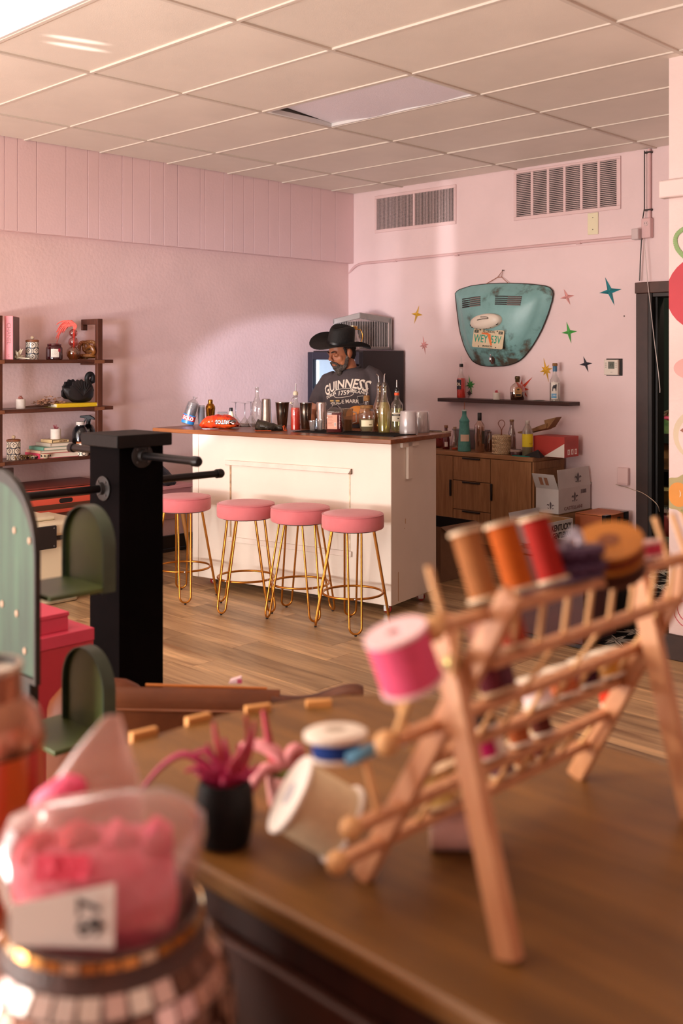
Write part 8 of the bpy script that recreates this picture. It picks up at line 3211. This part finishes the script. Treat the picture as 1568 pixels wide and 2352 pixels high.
for v, a0, lb, z in ((1820, 0.0, 'blush lace roll lying on the table under the rack', TZ + 0.0225),):
    p = at_z(945, 1900, z)
    t = spool(lb, (p.x + 0.02, p.y + 0.01, z), (0.75, 0.66, 0), 0.0215, 0.075, 'd8b0a8', 'e0c4b4', 0.0222, 'lace_roll', 'lace roll')

# lace rolls at the near end
p = at_z(787, 1893, 0.99)
ax = (HR.to_3x3() @ Vector((0, 0, 1))) * 0 + (Vector((CY, SY, 0)) * -0.80 + Vector((0, 0, 0.52)) + Vector((SY, -CY, 0)) * 0.12)
t = spool('large roll of beige lace trim with white card ends leaning against the rack', (p.x, p.y, TZ + 0.0395), ax, 0.041, 0.074, 'dcc6a2', 'f0e6dc', 0.0455, 'lace_roll', 'lace roll')
lathe_part('hub_hole', mat('b9b4b8', 0.6), t, [(0.011, 0.0742), (0.013, 0.0746), (0.004, 0.0744)], 18)
p = at_d(772, 1738, 1.115)
t = spool('white card reel with navy ribbon on top of the lace roll', (p.x, p.y, p.z - 0.002), (-0.10, 0.05, 1), 0.026, 0.024, '1f3f8a', 'efe2d2', 0.0275, 'ribbon_reel', 'ribbon reel')
lathe_part('reel_top', mat('f0e4d4', 0.5), t, [(0.030, 0.020), (0.0345, 0.0225), (0.0345, 0.0285), (0.030, 0.031), (0.012, 0.031), (0.010, 0.027)], 30)
lathe_part('reel_hole', mat('b8a48f', 0.6), t, [(0.010, 0.0311), (0.011, 0.0316), (0.003, 0.0312)], 18)
bm = new_bm()
pts = [at_d(790, 1745, 1.09), at_d(825, 1735, 1.085), at_d(870, 1716, 1.095), at_d(915, 1702, 1.11), at_d(935, 1703, 1.125)]
t = thing('blue_ribbon', 'sky blue ribbon strip running from the white reel to the rack', 'ribbon', pts[0])
lo, hi = [], []
for q in spline(pts, 4):
    lo.append(bm.verts.new(q - pts[0] + Vector((0, 0, -0.0075))))
    hi.append(bm.verts.new(q - pts[0] + Vector((0.001, 0.002, 0.0075))))
for i in range(len(lo) - 1):
    bm.faces.new((lo[i], lo[i + 1], hi[i + 1], hi[i]))
rb = obj('ribbon_strip', bm, mat('5fa3c8', 0.35, sheen=0.4), t, smooth=180)
sl = rb.modifiers.new('thick', 'SOLIDIFY')
sl.thickness = 0.0012
baked(rb)

# =================================================================== AIR PLANTS
p = at_z(516, 1938, TZ)
pot = thing('air_plant_pot', 'round black pot holding a magenta air plant', 'plant pot', (p.x, p.y, TZ), YAW)
lathe_part('pot_body', mat('0f0b0c', 0.6, spec=0.2), pot, [(0.022, 0), (0.030, 0.004), (0.0345, 0.025), (0.0355, 0.045), (0.033, 0.066), (0.029, 0.078), (0.026, 0.076), (0.024, 0.06), (0.001, 0.055)], 30)
k_ = mpp(p)
MAG = mat('a01a4c', 0.5, hex2='b92a5c', vscale=30, var=0.15)
RED_ = mat('a8283c', 0.5, var=0.12, vscale=30)
base_px = (512, 1790)
for m_, pts in ((MAG, [(0, 0), (-40, -38), (-95, -62), (-150, -30), (-212, 45)]), (RED_, [(-4, 0), (-10, -60), (-22, -100), (-30, -132)]), (RED_, [(6, 0), (18, -50), (44, -86), (56, -120), (52, -172)]),
                (RED_, [(14, 0), (40, -40), (62, -95), (70, -150)]), (MAG, [(10, 0), (40, -14), (62, -25), (78, -40)]), (MAG, [(-8, 0), (-30, -30), (-58, -50), (-85, -45)]), (MAG, [(-4, 0), (-20, -50), (-45, -75), (-70, -70)]),
                (MAG, [(0, 0), (-12, -40), (-30, -70), (-40, -95)]), (MAG, [(4, 0), (6, -40), (2, -70), (-6, -95)]), (MAG, [(8, 0), (25, -35), (30, -60), (28, -80)]), (MAG, [(-10, 0), (-40, -10), (-60, -28), (-70, -20)]), (MAG, [(0, 0), (20, -20), (50, -40), (60, -30)])):
    rr = random.Random(len(pts) * 7 + pts[-1][0])
    dy = rr.uniform(-0.02, 0.02)
    P = [Vector((x * k_, dy * i / 3, 0.070 - y * k_)) for i, (x, y) in enumerate(pts)]
    sp_ = spline(P, 4)
    n = len(sp_)
    tube_part('leaf', m_, pot, sp_, [0.0058 * (1 - 0.72 * i / (n - 1)) + 0.0006 for i in range(n)], 7)
for k in range(16):
    a = 2 * pi * k / 16
    el = 0.5 + 0.5 * (k % 3)
    e = Vector((cos(a) * cos(el), sin(a) * cos(el) * 0.8, sin(el) * 0.8)) * 0.036
    tube_part('leaf', MAG, pot, spline([Vector((0, 0, 0.066)), Vector((0, 0, 0.070)) + e * 0.55 + Vector((0, 0, 0.006)), Vector((0, 0, 0.066)) + e], 3), [0.006 - 0.0008 * i for i in range(7)], 6)

p2_ = at_z(655, 1850, TZ)
pot2 = thing('air_plant_pot', 'small pink pot with a pale pink and crimson plant behind the lace roll', 'plant pot', (p2_.x, p2_.y, TZ), YAW)
lathe_part('pot_body', mat('c98a86', 0.6), pot2, [(0.016, 0), (0.022, 0.003), (0.025, 0.03), (0.024, 0.042), (0.020, 0.042), (0.018, 0.03), (0.001, 0.028)], 26)
lathe_part('moss', mat('6b6a2e', 0.9, var=0.3, vscale=90, bump=0.6, bscale=120), pot2, [(0.020, 0.036), (0.017, 0.046), (0.006, 0.050)], 16)
k2 = mpp(p2_)
PPK = mat('d98a90', 0.55, var=0.1, vscale=30)
for m_, w_, pts in ((PPK, 0.0075, [(0, 0), (-45, -10), (-80, 30), (-122, 70)]), (PPK, 0.0085, [(0, -4), (-20, -34), (-60, -52), (-105, -46)]), (PPK, 0.0085, [(2, 0), (8, -30), (26, -44), (40, -28)]),
                    (RED_, 0.005, [(-2, 0), (-30, -26), (-40, -70), (-52, -130)]), (RED_, 0.005, [(2, 0), (20, -22), (32, -46)]), (PPK, 0.007, [(0, 0), (16, -16), (34, -22)])):
    P = [Vector((x * k2, -0.012 * i if x < 0 and pts[-1][1] > 0 else 0.004 * i, 0.046 - y * k2)) for i, (x, y) in enumerate(pts)]
    sp_ = spline(P, 4)
    n = len(sp_)
    tube_part('leaf', m_, pot2, sp_, [w_ * (0.5 + 0.5 * sin(pi * min(1, 0.15 + i / (n - 1) * 0.85))) + 0.0006 for i in range(n)], 7)

# =================================================================== LOW STAND WITH THE MOSAIC JAR AND THE STRIPED JAR
STZ = 0.78
st_ = thing('low_stand', 'dark wooden stand under the mosaic jar and the striped canister', 'stand', (-0.98, 0.50, 0))
DW = wood('2c1610', '3c2016', 3, (0.6, 5, 5), 0.5)
box_part('top', DW, st_, -0.30, 0.30, -0.20, 0.20, STZ - 0.03, STZ, 0.004)
for x in (-0.26, 0.26):
    for y in (-0.16, 0.16):
        tube_part('leg', DW, st_, [(x * 1.05, y * 1.05, 0), (x, y, STZ - 0.03)], [0.014, 0.02], 10)

jp = at_d(240, 2090, 0.98)
RIMZ = jp.z - STZ
jar = thing('mosaic_jar', 'round jar covered with mirror mosaic pieces holding bags of pink sweets', 'jar', (jp.x, jp.y, STZ), YAW)
GROUT = mat('4a2e26', 0.5, var=0.2, vscale=60, bump=0.2, bscale=200)
jprof = [(0.060, 0), (0.078, 0.006), (0.104, 0.045), (0.120, 0.095), (0.1225, 0.130), (0.116, 0.168), (0.103, 0.196), (0.094, 0.208), (0.0905, RIMZ - 0.004), (0.0905, RIMZ + 0.004), (0.086, RIMZ + 0.005), (0.0845, RIMZ - 0.01), (0.098, 0.17), (0.108, 0.12), (0.09, 0.03), (0.001, 0.02)]
lathe_part('jar_body', GROUT, jar, jprof, 56, smooth=50)
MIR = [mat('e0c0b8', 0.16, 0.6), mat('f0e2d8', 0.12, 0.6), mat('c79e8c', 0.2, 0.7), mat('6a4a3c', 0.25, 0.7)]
rr = random.Random(12)
protos = []
for m_ in MIR:
    bmx = new_bm()
    add_loft(bmx, [[(-0.0095, -0.0095, 0), (0.0095, -0.0095, 0), (0.0095, 0.0095, 0), (-0.0095, 0.0095, 0)], [(-0.0088, -0.0088, 0.0016), (0.0088, -0.0088, 0.0016), (0.0088, 0.0088, 0.0016), (-0.0088, 0.0088, 0.0016)]])
    protos.append([bmx, m_, None])


def prof_at(z):
    for (r0, z0), (r1, z1) in zip(jprof[:9], jprof[1:10]):
        if z0 <= z <= z1:
            f = (z - z0) / (z1 - z0 + 1e-9)
            return r0 + (r1 - r0) * f, (r1 - r0) / (z1 - z0 + 1e-9)
    return jprof[8][0], 0


zrow = 0.040
row = 0
while zrow < 0.205:
    r_, sl_ = prof_at(zrow)
    n = int(2 * pi * r_ / 0.0212)
    for k in range(n):
        a = 2 * pi * (k + 0.5 * (row % 2)) / n
        if sin(a) > 0.35:
            continue
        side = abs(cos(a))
        which = 1 if side < 0.55 and rr.random() < 0.65 else (0 if side < 0.8 and rr.random() < 0.8 else (3 if rr.random() < 0.55 else 2))  # bright reflection put into the colours: palest pieces in front, darker at the sides
        pr = protos[which]
        if pr[2] is None:
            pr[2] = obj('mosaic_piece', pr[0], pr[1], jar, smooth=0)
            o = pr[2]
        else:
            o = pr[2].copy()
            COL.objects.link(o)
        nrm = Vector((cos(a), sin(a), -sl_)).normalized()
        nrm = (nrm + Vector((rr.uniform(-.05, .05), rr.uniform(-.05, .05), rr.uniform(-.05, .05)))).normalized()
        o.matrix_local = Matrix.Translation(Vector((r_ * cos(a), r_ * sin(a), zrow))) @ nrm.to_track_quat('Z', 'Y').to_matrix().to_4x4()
    zrow += 0.0205 / sqrt(1 + sl_ * sl_)
    row += 1
gold_p = None
for k in range(34):
    a = 2 * pi * k / 34
    if gold_p is None:
        bmx = new_bm()
        add_box(bmx, -0.0072, 0.0072, -0.004, 0.004, 0, 0.0015)
        gold_p = obj('rim_piece', bmx, mat('c58a4a', 0.2, 0.9), jar, smooth=0)
        o = gold_p
        pale = None
    elif k % 4 == 1:
        if pale is None:
            bmx = new_bm()
            add_box(bmx, -0.0072, 0.0072, -0.004, 0.004, 0, 0.0015)
            pale = obj('rim_piece', bmx, mat('e8d2b4', 0.15, 0.9), jar, smooth=0)
            o = pale
        else:
            o = pale.copy()
            COL.objects.link(o)
    else:
        o = gold_p.copy()
        COL.objects.link(o)
    e = Vector((cos(a), sin(a), 0.25)).normalized()
    o.matrix_local = Matrix.Translation(Vector((0.0915 * cos(a), 0.0915 * sin(a), RIMZ - 0.002))) @ e.to_track_quat('Z', 'Y').to_matrix().to_4x4()


def bag(name, label, px0, pts_outline, depth_y, thick, film, content_cols, seed):
    """pouch lofted along its height: pts_outline = (z, x_left, x_right) rows in metres, jar frame"""
    t = thing(name, label, 'sweet bag', (jp.x, jp.y, STZ), YAW)
    bm = new_bm()
    rings = []
    N = 26
    m = len(pts_outline)
    for i, (z, xl, xr, ty, yc) in enumerate(pts_outline):
        cx_, hw_ = (xl + xr) / 2, (xr - xl) / 2
        ring = []
        for k in range(N):
            a = 2 * pi * k / N
            ca, sa = cos(a), sin(a)
            x = cx_ + hw_ * (abs(ca) ** 0.7) * (1 if ca > 0 else -1)
            y = yc + ty * (abs(sa) ** 0.8) * (1 if sa > 0 else -1)
            q = 0.006 * noise.noise(Vector((x * 28 + seed, y * 28, z * 22)))
            ring.append((x + q, y + q, z))
        rings.append(ring)
    add_loft(bm, rings)
    obj('plastic_film', bm, film, t, smooth=60)
    return t


FILM = glass('f6eae6', 0.10, 0.14, 0.10, 'ead2cc')
SWEET = mat('f0567e', 0.55, hex2='f58aa6', vscale=26, var=0.15, bump=0.4, bscale=70)
SWEET2 = mat('d22c46', 0.55, hex2='e0445e', vscale=26, var=0.15, bump=0.4, bscale=70)
R0 = RIMZ
b1_ = bag('sweet_bag', 'clear bag of pink sweets with a white price label, in front in the mosaic jar', 0, [(R0 - 0.085, -0.060, 0.055, 0.030, -0.022), (R0 - 0.03, -0.078, 0.072, 0.042, -0.020), (R0 + 0.005, -0.082, 0.080, 0.046, -0.018), (R0 + 0.045, -0.090, 0.092, 0.044, -0.018), (R0 + 0.075, -0.092, 0.100, 0.034, -0.014),
                                   (R0 + 0.095, -0.085, 0.098, 0.022, -0.010), (R0 + 0.108, -0.055, 0.085, 0.012, -0.008), (R0 + 0.118, 0.010, 0.060, 0.004, -0.006)], 0, 0, FILM, None, 1.0)
bm = new_bm()
rings = []
for z, xl, xr, ty in ((R0 - 0.080, -0.052, 0.046, 0.026), (R0 - 0.03, -0.072, 0.066, 0.036), (R0 + 0.02, -0.078, 0.074, 0.040), (R0 + 0.055, -0.082, 0.070, 0.037), (R0 + 0.075, -0.074, 0.064, 0.024)):
    rings.append([((xl + xr) / 2 + (xr - xl) / 2 * cos(a) + 0.004 * noise.noise(Vector((a * 3, z * 40, 1))), -0.019 + ty * sin(a), z + 0.012 * noise.noise(Vector((cos(a) * 3, sin(a) * 3, 7))) * (1 if z > R0 + 0.02 else 0)) for a in [2 * pi * k / 26 for k in range(26)]])
add_loft(bm, rings)
obj('pink_sweets', bm, SWEET, b1_, smooth=60)
for x, z, r_ in ((0.052, R0 + 0.078, 0.018), (-0.02, R0 + 0.074, 0.020), (-0.055, R0 + 0.064, 0.020), (0.018, R0 + 0.076, 0.018)):
    bm = new_bm()
    bmesh.ops.create_icosphere(bm, subdivisions=2, radius=r_, matrix=Matrix.Translation((x, -0.022, z)))
    for v in bm.verts:
        v.co += Vector((noise.noise(v.co * 70), noise.noise(v.co * 60 + Vector((3, 3, 3))), noise.noise(v.co * 66 + Vector((9, 1, 3))))) * 0.006
    obj('sweet', bm, SWEET if x > 0 else SWEET2, b1_, smooth=60)
bm = new_bm()
add_loft(bm, [[(-0.050, -0.0665 + 0.008, R0 + 0.056), (0.0, -0.0665, R0 + 0.062), (0.002, -0.0665, R0 + 0.084), (-0.048, -0.0665 + 0.008, R0 + 0.080)], [(-0.050, -0.065 + 0.008, R0 + 0.056), (0.0, -0.065, R0 + 0.062), (0.002, -0.065, R0 + 0.084), (-0.048, -0.065 + 0.008, R0 + 0.080)]])
obj('red_print', bm, SWEET2, b1_, smooth=0)
lbm = new_bm()
front_y = -0.079
q = [(-0.070, front_y + 0.012, R0 + 0.004), (0.026, front_y, R0 + 0.008), (0.027, front_y + 0.002, R0 + 0.064), (-0.068, front_y + 0.012, R0 + 0.040)]
add_loft(lbm, [[tuple(Vector(p)) for p in q], [tuple(Vector(p) + Vector((0, 0.001, 0))) for p in q]])
lab = obj('price_label', lbm, mat('d6c6bc', 0.6), b1_, smooth=0)
writing('$7', 0.029, mat('2a2226', 0.6), lab, (0.006, front_y - 0.0006, R0 + 0.036), (pi / 2, -pi / 2, 0.15), sx=1.2, bold=0.0003)
b2_ = bag('sweet_bag', 'tall peaked clear bag with a little pink sweet showing, behind the labelled sweet bag', 0, [(R0 - 0.06, -0.055, 0.03, 0.018, 0.045), (R0 + 0.0, -0.078, 0.035, 0.022, 0.042), (R0 + 0.06, -0.080, 0.030, 0.020, 0.038), (R0 + 0.10, -0.066, 0.026, 0.014, 0.036), (R0 + 0.14, -0.036, 0.018, 0.008, 0.036), (R0 + 0.172, -0.006, 0.006, 0.002, 0.036)], 0, 0, glass('ecd6cc', 0.10, 0.16, 0.5, 'd9b3a4'), None, 5.0)
bm = new_bm()
add_tube(bm, spline([(-0.074, 0.026, R0 + 0.086), (-0.055, 0.020, R0 + 0.100), (-0.038, 0.020, R0 + 0.108), (-0.024, 0.024, R0 + 0.104)], 4), [0.006, 0.009, 0.011, 0.012, 0.012, 0.013, 0.013, 0.013, 0.013, 0.012, 0.011, 0.009, 0.006], 10)
obj('pink_sweet', bm, SWEET, b2_, smooth=60)

# striped canister
cj = at_d(-32, 1530, 1.15)
can = thing('striped_canister', 'orange and red striped jar with a copper shoulder and open mouth', 'canister', (cj.x, cj.y, STZ), YAW)
hz = cj.z - STZ
CUP = mat('b07a62', 0.24, 0.85, var=0.05, vscale=20)
nst = 14
cols = ['cc5a24', 'b81408', 'b0602c', 'd4481c']
for k in range(nst):
    bm = new_bm()
    a0, a1 = 2 * pi * k / nst, 2 * pi * (k + 1) / nst
    rings = []
    for r_, z in ((0.050, 0.0), (0.060, 0.006), (0.0615, 0.10), (0.0615, hz - 0.088)):
        rings.append([(r_ * cos(a), r_ * sin(a), z) for a in [a0 + (a1 - a0) * i / 4 for i in range(5)]] + [(r_ * 0.9 * cos(a), r_ * 0.9 * sin(a), z) for a in [a1 - (a1 - a0) * i / 4 for i in range(5)]])
    add_loft(bm, rings)
    obj('stripe', bm, mat(cols[k % 4], 0.3, coat=0.4), can, smooth=30)
lathe_part('shoulder', CUP, can, [(0.0625, hz - 0.088), (0.064, hz - 0.084), (0.0625, hz - 0.070), (0.057, hz - 0.052), (0.046, hz - 0.040), (0.0385, hz - 0.034), (0.0375, hz - 0.004)], 40, closed=False)
lathe_part('mouth_rim', mat('cfc0b0', 0.25, 0.6), can, [(0.0375, hz - 0.005), (0.0392, hz - 0.003), (0.0392, hz + 0.003), (0.034, hz + 0.004), (0.033, hz - 0.004)], 36)
lathe_part('inside', mat('3f4650', 0.4), can, [(0.0335, hz - 0.02), (0.0340, hz + 0.001), (0.0335, hz + 0.002), (0.030, hz - 0.03), (0.001, hz - 0.034)], 30)
